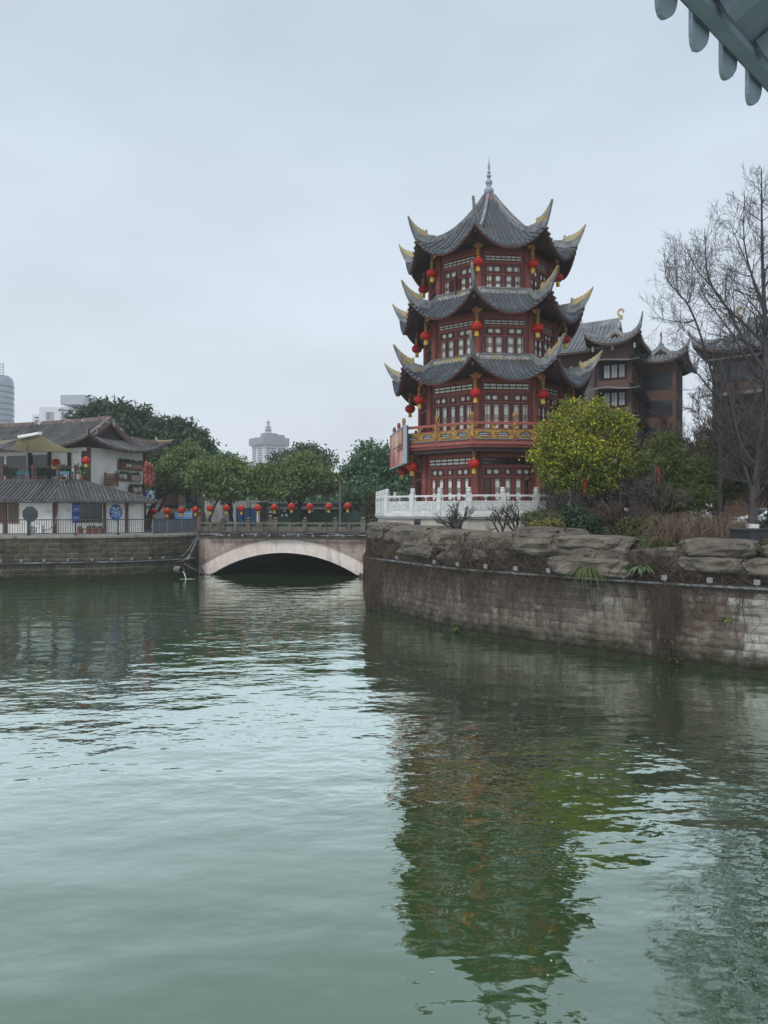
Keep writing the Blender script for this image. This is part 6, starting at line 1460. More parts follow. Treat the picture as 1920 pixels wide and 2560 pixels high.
for dz in (.12, -.14): 
    mb = MB(); mb.lathe([(.05, -.12), (.12, -.06), (.13, .04), (.05, .1)], 10, rw(-.2, b0 + .25, (z0 + z1) / 2 + dz)); mb.obj('lantern_ornament', M_lanternold, r)
r, b0, b1, z0, z1 = gsign(286, 349, 1183, 1201, 'planter_sign', 'wooden planter sign with two white characters and a pink cloth', 'sign', M_wood); letters(r, '中餐', b0 + (b1 - b0) * .27, (z0 + z1) / 2 + .03, .42, M_letter); planter(r, b0, b1, z1, 2)
mb = MB(); bc0 = b0 + (b1 - b0) * .6; mb.grid(lambda u, v: rw(-.17 - .03 * math.sin(u * 7) * math.sin(v * 5), bc0 + (b1 - bc0) * .85 * u, z0 + .03 + (z1 - z0 - .06) * v - .04 * math.sin(u * 3.1) * v), 8, 5); mb.obj('cloth', mat('pink_cloth', (0.5, 0.33, 0.32), (0.42, 0.27, 0.26), 5, 0.8), r)
r, b0, b1, z0, z1 = gsign(320, 354, 1216, 1233, 'planter_sign', 'small wooden planter sign with two blocky white characters', 'sign', M_wood); letters(r, '咖啡', (b0 + b1) / 2 + .1, (z0 + z1) / 2, .46, M_letter); planter(r, b0, b1, z1, 3)
# slatted crate screen
b0, b1 = rpx(254), rpx(286); r = empty('slatted_screen', rw(-.2, b0, 6), 'slatted wooden screen at the edge of the terrace', 'screen')
for i in range(7): pm = MB(); zz = rz(260, 1186 + i * 4.3); pm.obox(rw(-.35, (b0 + b1) / 2, zz), RBv * (b1 - b0) / 2, RA * .02, (0, 0, .04)); pm.obj('slat', M_brownframe, r)
for b in (b0, b1): pm = MB(); pm.obox(rw(-.3, b, rz(260, 1199)), RBv * .04, RA * .04, (0, 0, .48)); pm.obj('upright', M_wood, r)
# pink notice board on the lower gable wall
M_grid = bpy.data.materials.new('notice_print'); M_grid.use_nodes = True; _t = M_grid.node_tree; _b = _t.nodes.new('ShaderNodeTexBrick'); _b.inputs['Scale'].default_value = 9; _b.inputs['Color1'].default_value = (.42, .06, .12, 1); _b.inputs['Color2'].default_value = (.3, .05, .09, 1); _b.inputs['Mortar'].default_value = (.6, .35, .38, 1); _b.inputs['Mortar Size'].default_value = .06; _b.offset = 0; _b.inputs['Brick Width'].default_value = .6; _b.inputs['Row Height'].default_value = .6
_c = _t.nodes.new('ShaderNodeTexCoord'); _t.links.new(_c.outputs['Object'], _b.inputs['Vector']); _t.links.new(_b.outputs[0], _t.nodes['Principled BSDF'].inputs['Base Color'])
b0, b1 = rpx(322), rpx(353); zc = rz(335, 1275); o = put(MB().box(-(b1 - b0) / 2, (b1 - b0) / 2, -.47, .47, -.02, .02).mesh('notice_board', M_grid), 'notice_board', None, frame_matrix(rw(-.06, (b0 + b1) / 2, zc), RBv, (0, 0, 1))); tag(o, 'pink notice board with a grid of photos beside the maroon post', 'notice board')
o = put(MB().box(-(b1 - b0) / 2, (b1 - b0) / 2, -.12, .12, -.02, .02).mesh('notice_strip', mat('lilac_print', (0.45, 0.38, 0.42), rough=0.6)), 'notice_board', None, frame_matrix(rw(-.06, (b0 + b1) / 2, rz(335, 1247)), RBv, (0, 0, 1))); tag(o, 'narrow lilac notice strip above the pink notice board', 'notice board')
# cluster of faded lanterns at the gable corner
fp = lantern_root('faded_lantern', 'faded red lantern in the cluster hung at the gable corner', 'lantern cluster at the gable corner', M_lanternold, r=.17, h=.28, tassel=False, cord=.1, round_n=8)
fs = [(366, 1164), (374, 1167), (380, 1172), (363, 1177), (372, 1180), (381, 1186), (364, 1192), (374, 1196), (382, 1200), (366, 1204), (376, 1209)]
for i, (px, py) in enumerate(fs):
    p_ = P(px, py, 52.2 + (i % 3) * .2)
    if i == 0: fp.location = p_
    else: copy_thing(fp, p_, i * .5)
copy_thing(proto, P(215, 1151, 46.9), .3, 'red lantern with gold tassel at the near corner post of the restaurant', 'restaurant lanterns', (.85,) * 3)
for px, D in ((140, 50.6), (85, 52.5)): copy_thing(proto, P(px, 1156, D), .1, 'red lantern hanging in the shade of the restaurant terrace', 'lanterns in the terrace shade', (.95,) * 3)
# terrace: floor, rail, posts, furniture
tr = empty('roof_terrace', (-22, 48.6, 6.0), 'roof terrace deck with brown rail above the lean-to roof', 'terrace')
mb = MB(); tp = [(-30, 47.9), (-21.2, 48.3), (-19.6, 49.0), (-20, 53), (-32, 56)]; mb.prism(tp, lambda x, y: Vector((x, y, 5.7)), lambda x, y: Vector((x, y, 6.02))); mb.obj('deck', M_wood, tr)
rl = [Vector((-30, 48.0, 0)), Vector((-24.8, 48.15, 0)), Vector((-22.9, 48.25, 0)), Vector((-21.25, 48.35, 0)), Vector((-20.3, 48.65, 0)), Vector((-19.55, 49.05, 0))]
for p_ in rl[1:]: mb = MB(); mb.box(p_.x - .06, p_.x + .06, p_.y - .06, p_.y + .06, 6.02, 7.12); mb.obj('rail_post', M_maroon, tr)
for a, b in zip(rl, rl[1:]):
    for z in (6.95, 6.12): mb = MB(); mb.bar((a.x, a.y, z), (b.x, b.y, z), .06); mb.obj('rail', M_maroon, tr)
def table(px, D, label):
    c = P(px, 1200, D); c.z = 6.02; r = empty('terrace_table', c, label, 'table')
    mb = MB(); mb.box(c.x - .42, c.x + .42, c.y - .35, c.y + .35, 6.62, 6.66); mb.box(c.x - .43, c.x + .43, c.y - .37, c.y - .35, 6.46, 6.655); mb.obj('tablecloth', M_tealcloth, r)
    for sx in (-.36, .36):
        for sy in (-.3, .3): mb = MB(); mb.box(c.x + sx - .03, c.x + sx + .03, c.y + sy - .03, c.y + sy + .03, 6.02, 6.62); mb.obj('leg', M_lamp, r)
table(64, 48.9, 'blue-clothed table on the terrace beside the awning pole'); table(163, 48.7, 'blue-clothed table on the terrace beside the corner plants')
def chair(px, D, label):
    c = P(px, 1200, D); c.z = 6.02; r = empty('terrace_chair', c, label, 'chair', 'dark terrace chairs')
    mb = MB(); mb.box(c.x - .22, c.x + .22, c.y - .22, c.y + .22, 6.43, 6.48); mb.obj('seat', M_dsteel, r); mb = MB(); mb.box(c.x - .22, c.x + .22, c.y + .18, c.y + .22, 6.48, 6.92); mb.obj('backrest', M_dsteel, r)
    for sx in (-.19, .19):
        for sy in (-.19, .19): mb = MB(); mb.box(c.x + sx - .02, c.x + sx + .02, c.y + sy - .02, c.y + sy + .02, 6.02, 6.43); mb.obj('leg', M_dsteel, r)
for px, D in ((105, 49.5), (32, 49.4), (130, 50)): chair(px, D, 'dark chair on the restaurant terrace')
for i, (px, py, D, lab) in enumerate(((20, 1172, 48.6, 'potted plant with drooping leaves on the terrace rail near the awning'), (102, 1172, 49.4, 'leafy potted plant on the terrace between the tables'), (158, 1172, 49.2, 'tall potted plant behind the blue-clothed corner table'), (205, 1170, 48.9, 'dark potted shrub under the corner lantern'))):
    b = P(px, 1200, D); b.z = 6.02; r = empty('potted_plant', b, lab, 'plant'); MB().lathe([(.13, 0), (.19, .32), (.16, .32)], 10, b).obj('pot', M_terra, r); quads_obj('leaves', leaf_quads([tuple(b + Vector((random.uniform(-.3, .3), random.uniform(-.2, .2), random.uniform(.4, 1.0)))) for _ in range(26)], .1, 14, (.1, .1, .1), seed=60 + i), M_leafmid, r)
# awning
aw = empty('awning', P(68, 1200, 47.9), 'beige retractable awning on a steel pole over the terrace', 'awning')
ap = P(68, 1200, 48.3); ap.z = 6.02; MB().lathe([(.055, 0), (.055, 2.35)], 10, ap).obj('pole', M_steel, aw)
A1, B1, C1, D1_ = P(48, 1096, 49.2), P(98, 1085, 47.3), P(194, 1131, 48.0), P(18, 1126, 51)
mb = MB(); mb.grid(lambda u, v: A1.lerp(B1, u).lerp(D1_.lerp(C1, u), v) + Vector((0, 0, -.25 * math.sin(math.pi * v) * (.4 + .6 * math.sin(math.pi * u)))), 12, 10); mb.obj('canvas', M_canvas, aw)
A2, B2, C2, D2_ = P(52, 1094, 49), P(94, 1086, 47.3), P(-50, 1100, 47.0), P(-60, 1118, 50)
mb = MB(); mb.grid(lambda u, v: (A2.lerp(D2_, v)).lerp(B2.lerp(C2, v), u) + Vector((0, 0, -.18 * math.sin(math.pi * v))), 10, 10); mb.obj('canvas', M_canvaslight, aw)
mb = MB(); mb.bar(P(101, 1083, 47.2), P(48, 1092, 49.4), .22, .16); mb.obj('cassette', M_white2, aw)
mb = MB(); mb.bar(P(45, 1098, 49.3), P(96, 1094, 47.3), .06); mb.bar(P(68, 1091, 48.3), P(68, 1100, 48.3), .12, .12); mb.tube([C1, D1_], .035, 6); mb.obj('arm', M_steel, aw)
# dark terrace back wall columns
for a in (1.6, 3.4, 5.2): MB().lathe([(.12, 6.02), (.12, 8.1)], 8, rw(a, -.12, 0)).obj('post', M_soffit, rs_)
for a0, a1 in ((3.5, 5.1), (5.4, 7.5), (7.8, 11)): mb = MB(); mb.obox(rw((a0 + a1) / 2, -.03, 7.0), RA * (a1 - a0) / 2, RBv * .02, (0, 0, .95)); mb.obj('opening', M_darkglass, rs_)
# neighbouring roof at the edge
nb_ = empty('neighbour_house', (-29, 60, 2.66), 'neighbouring house with a small tiled gable behind the awning', 'building')
NO = Vector((PX(20, 58), 58, 0)); NA = Vector((-.92, .38, 0)).normalized(); NB = Vector((.38, .92, 0)).normalized()
mb = MB(); c_ = NO + NA * 5 + NB * 2; mb.obox((c_.x, c_.y, 6), NA * 5, NB * 2, (0, 0, 3.3)); mb.obj('wall', M_white, nb_)
hip_roof(nb_, (NO.x, NO.y), NA, NB, 10, 4, .8, 9.0, 10.6, .4, 1.3, spacing=.3, rad=.07, m_rib=M_tileold, m_pan=M_panold, m_ridge=M_ridgebrown, m_fascia=M_maroon, m_gable=M_gab, gold=False, tip=(.2, .2), cap_h=.2)
# ------------------------------------------------------------------ brick and timber hall behind the garden
M_brickgrey = brick_mat('grey_brick', (0.12, 0.115, 0.11), (0.07, 0.067, 0.064), (0.17, 0.165, 0.16), .5, .22, 2.2)
M_tileblue = mat('roof_tile_bluegrey', (0.13, 0.14, 0.155), (0.2, 0.21, 0.225), 2, 0.7, 0.3, 12)
M_panblue = mat('roof_pan_bluegrey', (0.08, 0.085, 0.095), (0.12, 0.125, 0.135), 2, 0.8)
M_ridgeblue = mat('ridge_pale', (0.33, 0.35, 0.36), (0.15, 0.16, 0.17), 1.3, 0.8, 0.3, 6)
M_canopy = mat('canopy_sheet', (0.17, 0.16, 0.16), (0.12, 0.115, 0.115), 1, 0.6)
HA = Vector((-.88, .47, 0)).normalized(); HB = Vector((.47, .88, 0)).normalized(); HO = Vector((21.85, 65.5, 0))
hall = empty('courtyard_hall', (HO.x, HO.y, 2.6), 'brown timber and grey brick hall with pale ridged upswept roofs behind the garden', 'building')
def hw_(a, b, z=0.0, o=HO): return o + HA * a + HB * b + Vector((0, 0, z))
def hbox(a0, a1, b0, b1, z0, z1, m, name, parent=None):
    mb = MB(); mb.obox(hw_((a0 + a1) / 2, (b0 + b1) / 2, (z0 + z1) / 2), HA * (a1 - a0) / 2, HB * (b1 - b0) / 2, (0, 0, (z1 - z0) / 2)); return mb.obj(name, m, parent or hall)
def hboxM(a0, a1, b0, b1, z0, z1, m, name):
    """brick wall block in its own frame so that the courses run along it"""
    c = hw_((a0 + a1) / 2, (b0 + b1) / 2, (z0 + z1) / 2); M = Matrix(((HA.x, HB.x, 0, c.x), (HA.y, HB.y, 0, c.y), (0, 0, 1, c.z), (0, 0, 0, 1)))
    mb = MB(); mb.box(-(a1 - a0) / 2, (a1 - a0) / 2, -(b1 - b0) / 2, (b1 - b0) / 2, -(z1 - z0) / 2, (z1 - z0) / 2); return put(mb.mesh(name, m), name, hall, M)
# bay, main wing, right unit
hbox(0, 2.9, 0, 8, -2, 19.2, M_brownwall, 'wall')
hboxM(3.0, 14, 1.2, 9, -2, 17.3, M_brickgrey, 'wall')
hbox(2.9, 14, 1.15, 9, 17.31, 19.0, M_brownwall, 'wall')
hbox(-3.2, -.02, 4.6, 10, -2, 18.0, M_brownwall, 'wall')
hbox(2.95, 3.35, .9, 1.3, 2.6, 18.8, M_brownwall, 'column'); hboxM(2.9, 4.2, .95, 1.6, 2.6, 17.2, M_brickgrey, 'brick_pier')
kw = dict(m_rib=M_tileblue, m_pan=M_panblue, m_ridge=M_ridgeblue, m_fascia=M_brownwall, m_gable=M_brownwall, spacing=.4, rad=.1, thick=.25, cap_h=.45)
O1 = hw_(.9, 1.0); hip_roof(hall, (O1.x, O1.y), HA, HB, 14, 8, 1.0, 18.75, 22.0, .5, 2.0, tip=(.35, .9), gold=False, finial=(.8,), **kw)
O2 = hw_(0, 0); hip_roof(hall, (O2.x, O2.y), HB, HA, 9, 2.9, .95, 19.0, 20.3, .95, 1.5, tip=(.3, 1.4), gold=False, finial=(), k=8, **kw)
O3 = hw_(-3.4, 4.6); hip_roof(hall, (O3.x, O3.y), HB, HA, 7, 3.2, .9, 17.9, 19.4, .8, 1.5, tip=(.3, 1.2), gold=False, finial=(.8,), k=8, **kw)
M_dullglass = mat('dull_glass', (0.02, 0.022, 0.026), rough=0.6, spec=0.1)  # dull rough glass, so these windows hardly mirror the sky
# storeys of the bay: windows, aprons, wavy canopies
def wave_canopy(z, a0, a1, b1):
    n = 16
    mb = MB(); mb.grid(lambda u, v: hw_(a0 + (a1 - a0) * u, -1.0 + 1.05 * v, z + .16 * math.cos(u * 5.5 + 2.2) + .28 * v - .25 * u), n, 2); mb.grid(lambda u, v: hw_(a0 + (a1 - a0) * u, -1.0 + 1.05 * v, z - .06 + .16 * math.cos(u * 5.5 + 2.2) + .28 * v - .25 * u), n, 2, flip=True)
    mb.grid(lambda u, v: hw_(a0, -1.0 + 1.05 * 0, z) + Vector((0, 0, -.06 + .06 * v + .16 * math.cos(u * 5.5 + 2.2) - .25 * u)) + HA * (a1 - a0) * u, n, 1); mb.obj('canopy', M_canopy, hall)
    mb = MB(); mb.grid(lambda u, v: hw_(-1.0 + 1.05 * v, -1.0 + (b1 + 1) * u, z - .09 + .12 * math.cos(u * 5 + .2) + .28 * v - .55 * u), n, 2); mb.grid(lambda u, v: hw_(-1.0 + 1.05 * v, -1.0 + (b1 + 1) * u, z - .16 + .12 * math.cos(u * 5 + .2) + .28 * v - .55 * u), n, 2, flip=True); mb.obj('canopy', M_canopy, hall)
lat2 = lattice(.62, 1.15, 1)
for z in (17.55, 15.05, 12.55, 10.05):
    wave_canopy(z, -.9, 3.6, 4.5)
    g1 = hbox(.35, 2.75, -.04, 0, z - 1.75, z - .1, M_darkglass, 'window'); g2 = hbox(-.04, 0, .5, 4.2, z - 1.75, z - .1, M_darkglass, 'window')
    for a in (.75, 1.4, 2.05):
        f_ = hbox(a - .27, a + .27, -.07, -.045, z - 1.6, z - .35, M_reddark, 'frame', g1); hbox(a - .22, a + .22, -.085, -.072, z - 1.52, z - .43, mat('sash_glass', (0.4, 0.43, 0.45), (0.3, 0.33, 0.36), 2, 0.2), 'pane', g1)
        hbox(a - .02, a + .02, -.1, -.087, z - 1.52, z - .43, M_reddark, 'glazing_bar', g1)
    for b in (1.0, 1.9, 2.8, 3.6): hbox(-.07, -.045, b - .25, b + .25, z - 1.6, z - .35, M_reddark, 'frame', g2)
    hbox(-.08, .3, -.1, .3, z - 2.7, z - .1, M_brownwall, 'column'); hbox(.3, 2.9, -.12, -.0, z - 2.45, z - 1.76, M_brownwall, 'apron'); hbox(-.12, 0, .3, 4.5, z - 2.45, z - 1.76, M_brownwall, 'apron')
    g3 = hbox(-3.24, -3.2, 5.2, 9, z - 2.2, z - .7, M_dullglass, 'window'); g4 = hbox(-2.9, -.4, 4.56, 4.6, z - 2.2, z - .7, M_darkglass, 'window')
for z in (14.9, 12.4, 9.9):
    for a in (5.2, 7.4, 9.6):
        w1 = hbox(a - .6, a + .6, 1.15, 1.19, z - 1.5, z - .2, M_darkglass, 'window')
        for da in (-.3, .3): hbox(a + da - .22, a + da + .22, 1.12, 1.145, z - 1.4, z - .3, MATS['sash_glass'], 'pane', w1)
        c1 = MB(); c1.obox(hw_(a, .8, z), HA * .85, HB * .4 + Vector((0, 0, .12)), (0, 0, .04)); c1.obj('canopy', M_canopy, hall)
MB().tube([hw_(5.0, .95, 3), hw_(5.0, .95, 16.8)], .07, 6).obj('downpipe', M_lamp, hall)
for a in (-.4, 1.5, 3.2):                                      # carved eave pendants
    for b in (-.5,): mb = MB(); mb.lathe([(.04, -.5), (.12, -.4), (.09, -.25), (.13, -.1), (.1, 0)], 8, hw_(a, b, 18.85)); mb.obj('eave_pendant', mat('pendant_grey', (0.3, 0.3, 0.28), rough=0.7), hall)
# ------------------------------------------------------------------ second hall at the edge
FA = Vector((-.75, .66, 0)).normalized(); FB = Vector((.66, .75, 0)).normalized(); FO = Vector((30.0, 45.5, 0))
h2 = empty('far_hall', (FO.x, FO.y, 2.6), 'dark brown hall with a tiled roof half hidden by bare trees', 'building')
c_ = FO + FA * 4.7 + FB * 4; mb = MB(); mb.obox((c_.x, c_.y, 9), FA * 4.7, FB * 4, (0, 0, 6.4)); mb.obj('wall', M_brownwall, h2)
hip_roof(h2, (FO.x, FO.y), FA, FB, 9.4, 8, 1.0, 15.0, 17.6, .8, 2.2, tip=(.3, .9), gold=False, finial=(8.6,), **kw)
for z in (13.6, 11.1, 8.6, 6.1):
    for a in (1.2, 3.2, 5.2, 7.2):
        c_ = FO + FA * (a + .6) - FB * .03; mb = MB(); mb.obox((c_.x, c_.y, z), FA * .7, FB * .03, (0, 0, .65)); w1 = mb.obj('window', M_darkglass, h2); mb = MB(); mb.obox((c_.x, c_.y, z), FA * .04, FB * .05, (0, 0, .65)); mb.obj('mullion', M_brownwall, w1)
    c_ = FO + FA * 4.7 - FB * .4; mb = MB(); mb.obox((c_.x, c_.y, z + 1.0), FA * 5.2, FB * .5 + Vector((0, 0, .15)), (0, 0, .04)); mb.obj('canopy', M_canopy, h2)
HK = .68
hall.scale = (HK,) * 3; hall.location = (14.86, 44.55, 3.05)
# red ribbons in the branches
for px, py, D, w_, h_, lab in ((1572, 1168, 29.5, .3, .025, 'thin red banner strung level behind the mimosa tree'), (1647, 1190, 28.5, .035, .36, 'long red ribbon hanging in the bare shrub'), (1462, 1215, 27, .05, .3, 'short red ribbon hanging under the mimosa tree')):
    c = P(px, py, D); mb = MB(); mb.grid(lambda u, v: c + Vector(((u - .5) * w_ * 2, .02 * math.sin(v * 9 + u * 5), (v - .5) * h_ * 2)), 3, 6); mb.grid(lambda u, v: c + Vector(((u - .5) * w_ * 2, .03 + .02 * math.sin(v * 9 + u * 5), (v - .5) * h_ * 2)), 3, 6, flip=True); tag(mb.obj('red_ribbon', M_lantern), lab, 'ribbon')
# black utility box on the boulders
b = P(1874, 1390, 19.4); r = empty('utility_box', b, 'black steel utility box standing among the boulders', 'box')
def rb(x0, x1, y0, y1, z0, z1, m, name): mb = MB(); ca, sa = math.cos(.45), math.sin(.45); X = Vector((ca, sa, 0)); Y = Vector((-sa, ca, 0)); mb.obox(b + X * (x0 + x1) / 2 + Y * (y0 + y1) / 2 + Vector((0, 0, (z0 + z1) / 2)), X * (x1 - x0) / 2, Y * (y1 - y0) / 2, (0, 0, (z1 - z0) / 2)); return mb.obj(name, m, r)
M_box = mat('black_enamel', (0.02, 0.022, 0.028), (0.03, 0.033, 0.04), 4, 0.45)
rb(-.36, .36, -.3, .3, 0, .68, M_box, 'casing'); rb(-.4, .4, -.34, .34, .681, .72, M_dsteel, 'lid'); rb(-.34, -.01, -.31, -.3005, .03, .65, M_dsteel, 'door'); rb(.01, .34, -.31, -.3005, .03, .65, M_dsteel, 'door'); rb(.1, .28, -.325, -.311, .42, .46, M_brownframe, 'handle')
for dz in (.0, .16): tag(MB().tube([P(1858, 1402 + dz * 60, 20.4), P(1900, 1392 + dz * 60, 20.2), P(1960, 1380 + dz * 60, 20)], .022, 6).obj('white_pipe', M_white2), 'white plastic pipe lying on the boulders past the black box', 'pipe', 'white pipes on the boulders')
# ------------------------------------------------------------------ parked cars
def car(c, rz_, label, m, s=1.0):
    root = empty('parked_car', c, label, 'car'); Rz = Matrix.Translation(c) @ Matrix.Rotation(rz_, 4, 'Z') @ Matrix.Scale(.8, 4)
    side = [(-2.15, .35), (-2.2, .65), (-2.1, .85), (-1.35, .98), (-.75, 1.42), (.65, 1.46), (1.35, 1.15), (1.75, 1.0), (2.15, .9), (2.2, .55), (2.15, .32)]
    def sec(y, k, dz): return [(x * k, y, z if z < .9 else .9 + (z - .9) * dz) for x, z in side]
    secs = [sec(-.82, .97, .6), sec(-.86, 1, .75), sec(-.8, 1, .92), sec(-.55, 1, 1), sec(.55, 1, 1), sec(.8, 1, .92), sec(.86, 1, .75), sec(.82, .97, .6)]
    mb = MB(); k = len(side)
    for q in secs: mb.v.extend(q)
    for i in range(len(secs) - 1):
        for j in range(k): j2 = (j + 1) % k; mb.f.append((i * k + j, i * k + j2, (i + 1) * k + j2, (i + 1) * k + j)); mb.m.append(0)
    mb.f.append(tuple(range(k))); mb.m.append(0); mb.f.append(tuple((len(secs) - 1) * k + j for j in range(k - 1, -1, -1))); mb.m.append(0)
    put(mb.mesh('body', m, True), 'body', root, Rz)
    for sy in (-1, 1):
        for poly in ([(-1.2, .98), (-.72, 1.3), (-.05, 1.33), (-.05, .98)], [(.02, .98), (.02, 1.33), (.6, 1.32), (1.15, 1.02)]):
            g = MB(); g.prism(poly, lambda x, z: Vector((x, sy * (.875 - .12 * max(0, z - .95)), z)), lambda x, z: Vector((x, sy * .6, z))); put(g.mesh('side_window', M_darkglass), 'side_window', root, Rz)
        for x in (-1.35, 1.35):
            t = MB(); t.tube([(x, sy * .66, .32), (x, sy * .875, .32)], .32, 18); wv = put(t.mesh('wheel', M_tyre), 'wheel', root, Rz); t = MB(); t.tube([(x, sy * .86, .32), (x, sy * .885, .32)], .2, 12); put(t.mesh('rim', M_steel), 'rim', wv, Rz)
    for sx, poly in ((-1, [(-1.3, 1.0), (-.78, 1.38)]), (1, [(1.32, 1.17), (.72, 1.42)])):
        g = MB(); (x0, z0), (x1, z1) = poly; g.obox(((x0 + x1) / 2 + sx * .02, 0, (z0 + z1) / 2 + .02), ((x1 - x0) / 2, 0, (z1 - z0) / 2), (0, .58, 0), (sx * .01, 0, .01)); put(g.mesh('windscreen', M_darkglass), 'windscreen', root, Rz)
        for y in (-.6, .6): g = MB(); g.obox((sx * 2.13, y, .72), (.06, 0, 0), (0, .18, 0), (0, 0, .08)); put(g.mesh('lamp', M_lanternold if sx < 0 else M_white2), 'lamp', root, Rz)
    return root
car(Vector((PX(1560, 36.5), 36.5, 3.03)), .15, 'white car parked behind the leafless thicket', M_carwhite)
car(Vector((PX(1935, 37), 37, 3.03)), .1, 'white car parked beyond the whitewashed trunk', M_carwhite)
# ------------------------------------------------------------------ street beyond the bridge: hoardings, gate pillars, lamp
def board(px0, px1, py0, py1, D, m, name, label, cat, t=.05, base=None):
    a, b = P(px0, py0, D), P(px1, py1, D); z0 = b.z if base is None else base; mb = MB(); mb.box(a.x, b.x, D - t, D + t, z0, a.z); return tag(mb.obj(name, m), label, cat)
def panels(px0, px1, py0, D, n, m, name, label, cat, m_post=None):
    a, b = P(px0, py0, D), P(px1, py0, D); r = empty(name, (a.x, D, 2.62), label, cat); w_ = (b.x - a.x) / n
    for i in range(n):
        mb = MB(); mb.box(a.x + i * w_ + .015, a.x + (i + 1) * w_ - .015, D - .03, D + .03, 2.66, a.z); mb.obj('panel', m, r); mb = MB(); mb.box(a.x + i * w_ - .04, a.x + i * w_ + .04, D - .06, D + .05, 2.62, a.z + .06); mb.obj('post', m_post or M_dsteel, r)
    return r
panels(765, 925, 1279, 58, 5, M_green, 'green_hoarding', 'dark green site hoarding panels behind the lantern string', 'hoarding')
panels(592, 642, 1270, 58, 3, M_blue, 'blue_hoarding', 'plain blue site hoarding beside the white gate pillar', 'hoarding')
panels(508, 546, 1274, 58, 2, mat('white_hoarding', (0.78, 0.78, 0.76), (0.7, 0.7, 0.68), 1, 0.7), 'white_hoarding', 'white site hoarding panels beside the brown cabin', 'hoarding')
tg_ = board(437, 486, 1279, 1310, 57, M_blue, 'slogan_board', 'blue slogan board with white characters behind the sheet fence', 'sign', base=2.7)
ts_ = text_mesh('弘扬文化', .34, 'lettering', M_letter, .01); put(ts_, 'lettering', tg_, frame_matrix(P(458, 1288, 56.9), (1, 0, 0), (0, 0, 1)))
board(386, 418, 1280, 1310, 57, mat('pale_blue_board', (0.35, 0.42, 0.5), (0.45, 0.5, 0.56), .6, 0.6), 'notice_board', 'pale blue notice board behind the leaning trunk', 'sign', base=2.7)
board(486, 508, 1280, 1310, 57.5, M_brownwall, 'site_cabin', 'brown site cabin between the slogan board and white hoarding', 'cabin', t=.6, base=2.62)
board(418, 437, 1282, 1310, 58, mat('brown_board', (0.14, 0.1, 0.075), rough=0.7), 'notice_board', 'brown notice board behind the passer-by in magenta', 'notice board', base=2.62)
# billboards on the building site
def billboard(px0, px1, py0, py1, D, label, bands, towers=None):
    a, b = P(px0, py0, D), P(px1, py1, D); r = empty('billboard', (a.x, D, 2.62), label, 'billboard'); H = a.z - b.z
    for f0, f1, m in bands: mb = MB(); mb.box(a.x, b.x, D - .05, D + .05, b.z + H * f0 + .004, b.z + H * f1); mb.obj('print_band', m, r)
    if towers:
        for x0, x1, f0, f1 in towers: mb = MB(); w_ = b.x - a.x; mb.box(a.x + w_ * x0, a.x + w_ * x1, D - .062, D - .052, b.z + H * f0, b.z + H * f1); mb.obj('printed_tower', M_bluedeep, r)
    for x in (a.x + .2, b.x - .2): mb = MB(); mb.box(x - .06, x + .06, D + .06, D + .16, 2.62, b.z + H * .5); mb.obj('leg', M_steel, r)
M_skyprint = mat('sky_print', (0.42, 0.56, 0.72), (0.6, 0.68, 0.76), .6, 0.6); M_whiteprint = mat('white_print', (0.55, 0.56, 0.56), (0.35, 0.37, 0.38), 3, 0.6, stretch=(1, 1, 6), fac=(.4, .5))
billboard(356, 386, 1226, 1272, 60, 'site billboard printed with blue towers behind the leaning tree', [(0, .16, M_greensign), (.16, .42, M_whiteprint), (.42, 1, M_skyprint)], [(.3, .46, .44, .95), (.55, .75, .44, .78), (.02, .16, .44, .7)])
billboard(466, 508, 1216, 1272, 60, 'green and white site billboard under the bushy tree', [(0, .16, M_greensign), (.16, .82, M_whiteprint), (.82, 1, M_greensign)], [(.0, .2, .17, .81)])
# unfinished brown house with a scaffold tower
uh = empty('brown_house', (PX(420, 64), 64, 2.62), 'brown board-clad house under construction behind the lanterns', 'building')
a, b = P(398, 1222, 64), P(447, 1222, 64)
mb = MB(); mb.box(a.x, b.x, 64, 68, 2.62, PZ(1262, 64)); mb.obj('wall', mat('ochre_wall', (0.4, 0.32, 0.2), (0.33, 0.26, 0.17), 1, 0.8), uh)
for i in range(6): z0 = PZ(1262, 64) + i * .24; mb = MB(); mb.box(a.x + .06 * i, b.x, 63.9 + .1 * i, 68, z0 + .004, z0 + .235); mb.obj('cladding_board', mat('cladding', (0.2, 0.1, 0.07), (0.15, 0.08, 0.055), 2, 0.7), uh)
mb = MB(); mb.box(a.x + .4, b.x - .1, 63.94, 63.98, PZ(1270, 64), PZ(1254, 64)); mb.obj('shutter', M_dsteel, uh)
sc_ = empty('scaffold_tower', P(455, 1280, 62), 'pale timber scaffold tower beside the brown house', 'scaffold')
for px in (446, 464):
    for dy in (0, 1.0): p_ = P(px, 1222, 62 + dy); mb = MB(); mb.box(p_.x - .05, p_.x + .05, p_.y - .05, p_.y + .05, 2.62, p_.z); mb.obj('upright', M_canvaslight, sc_)
for py in (1222, 1240, 1258, 1272): p0, p1 = P(446, py, 62), P(464, py, 62); mb = MB(); mb.bar(p0, p1, .07); mb.bar(p0 + Vector((0, 1, 0)), p1 + Vector((0, 1, 0)), .07); mb.bar(p0, p1 + Vector((0, 0, -.5)), .05); mb.obj('ledger', M_canvaslight, sc_)
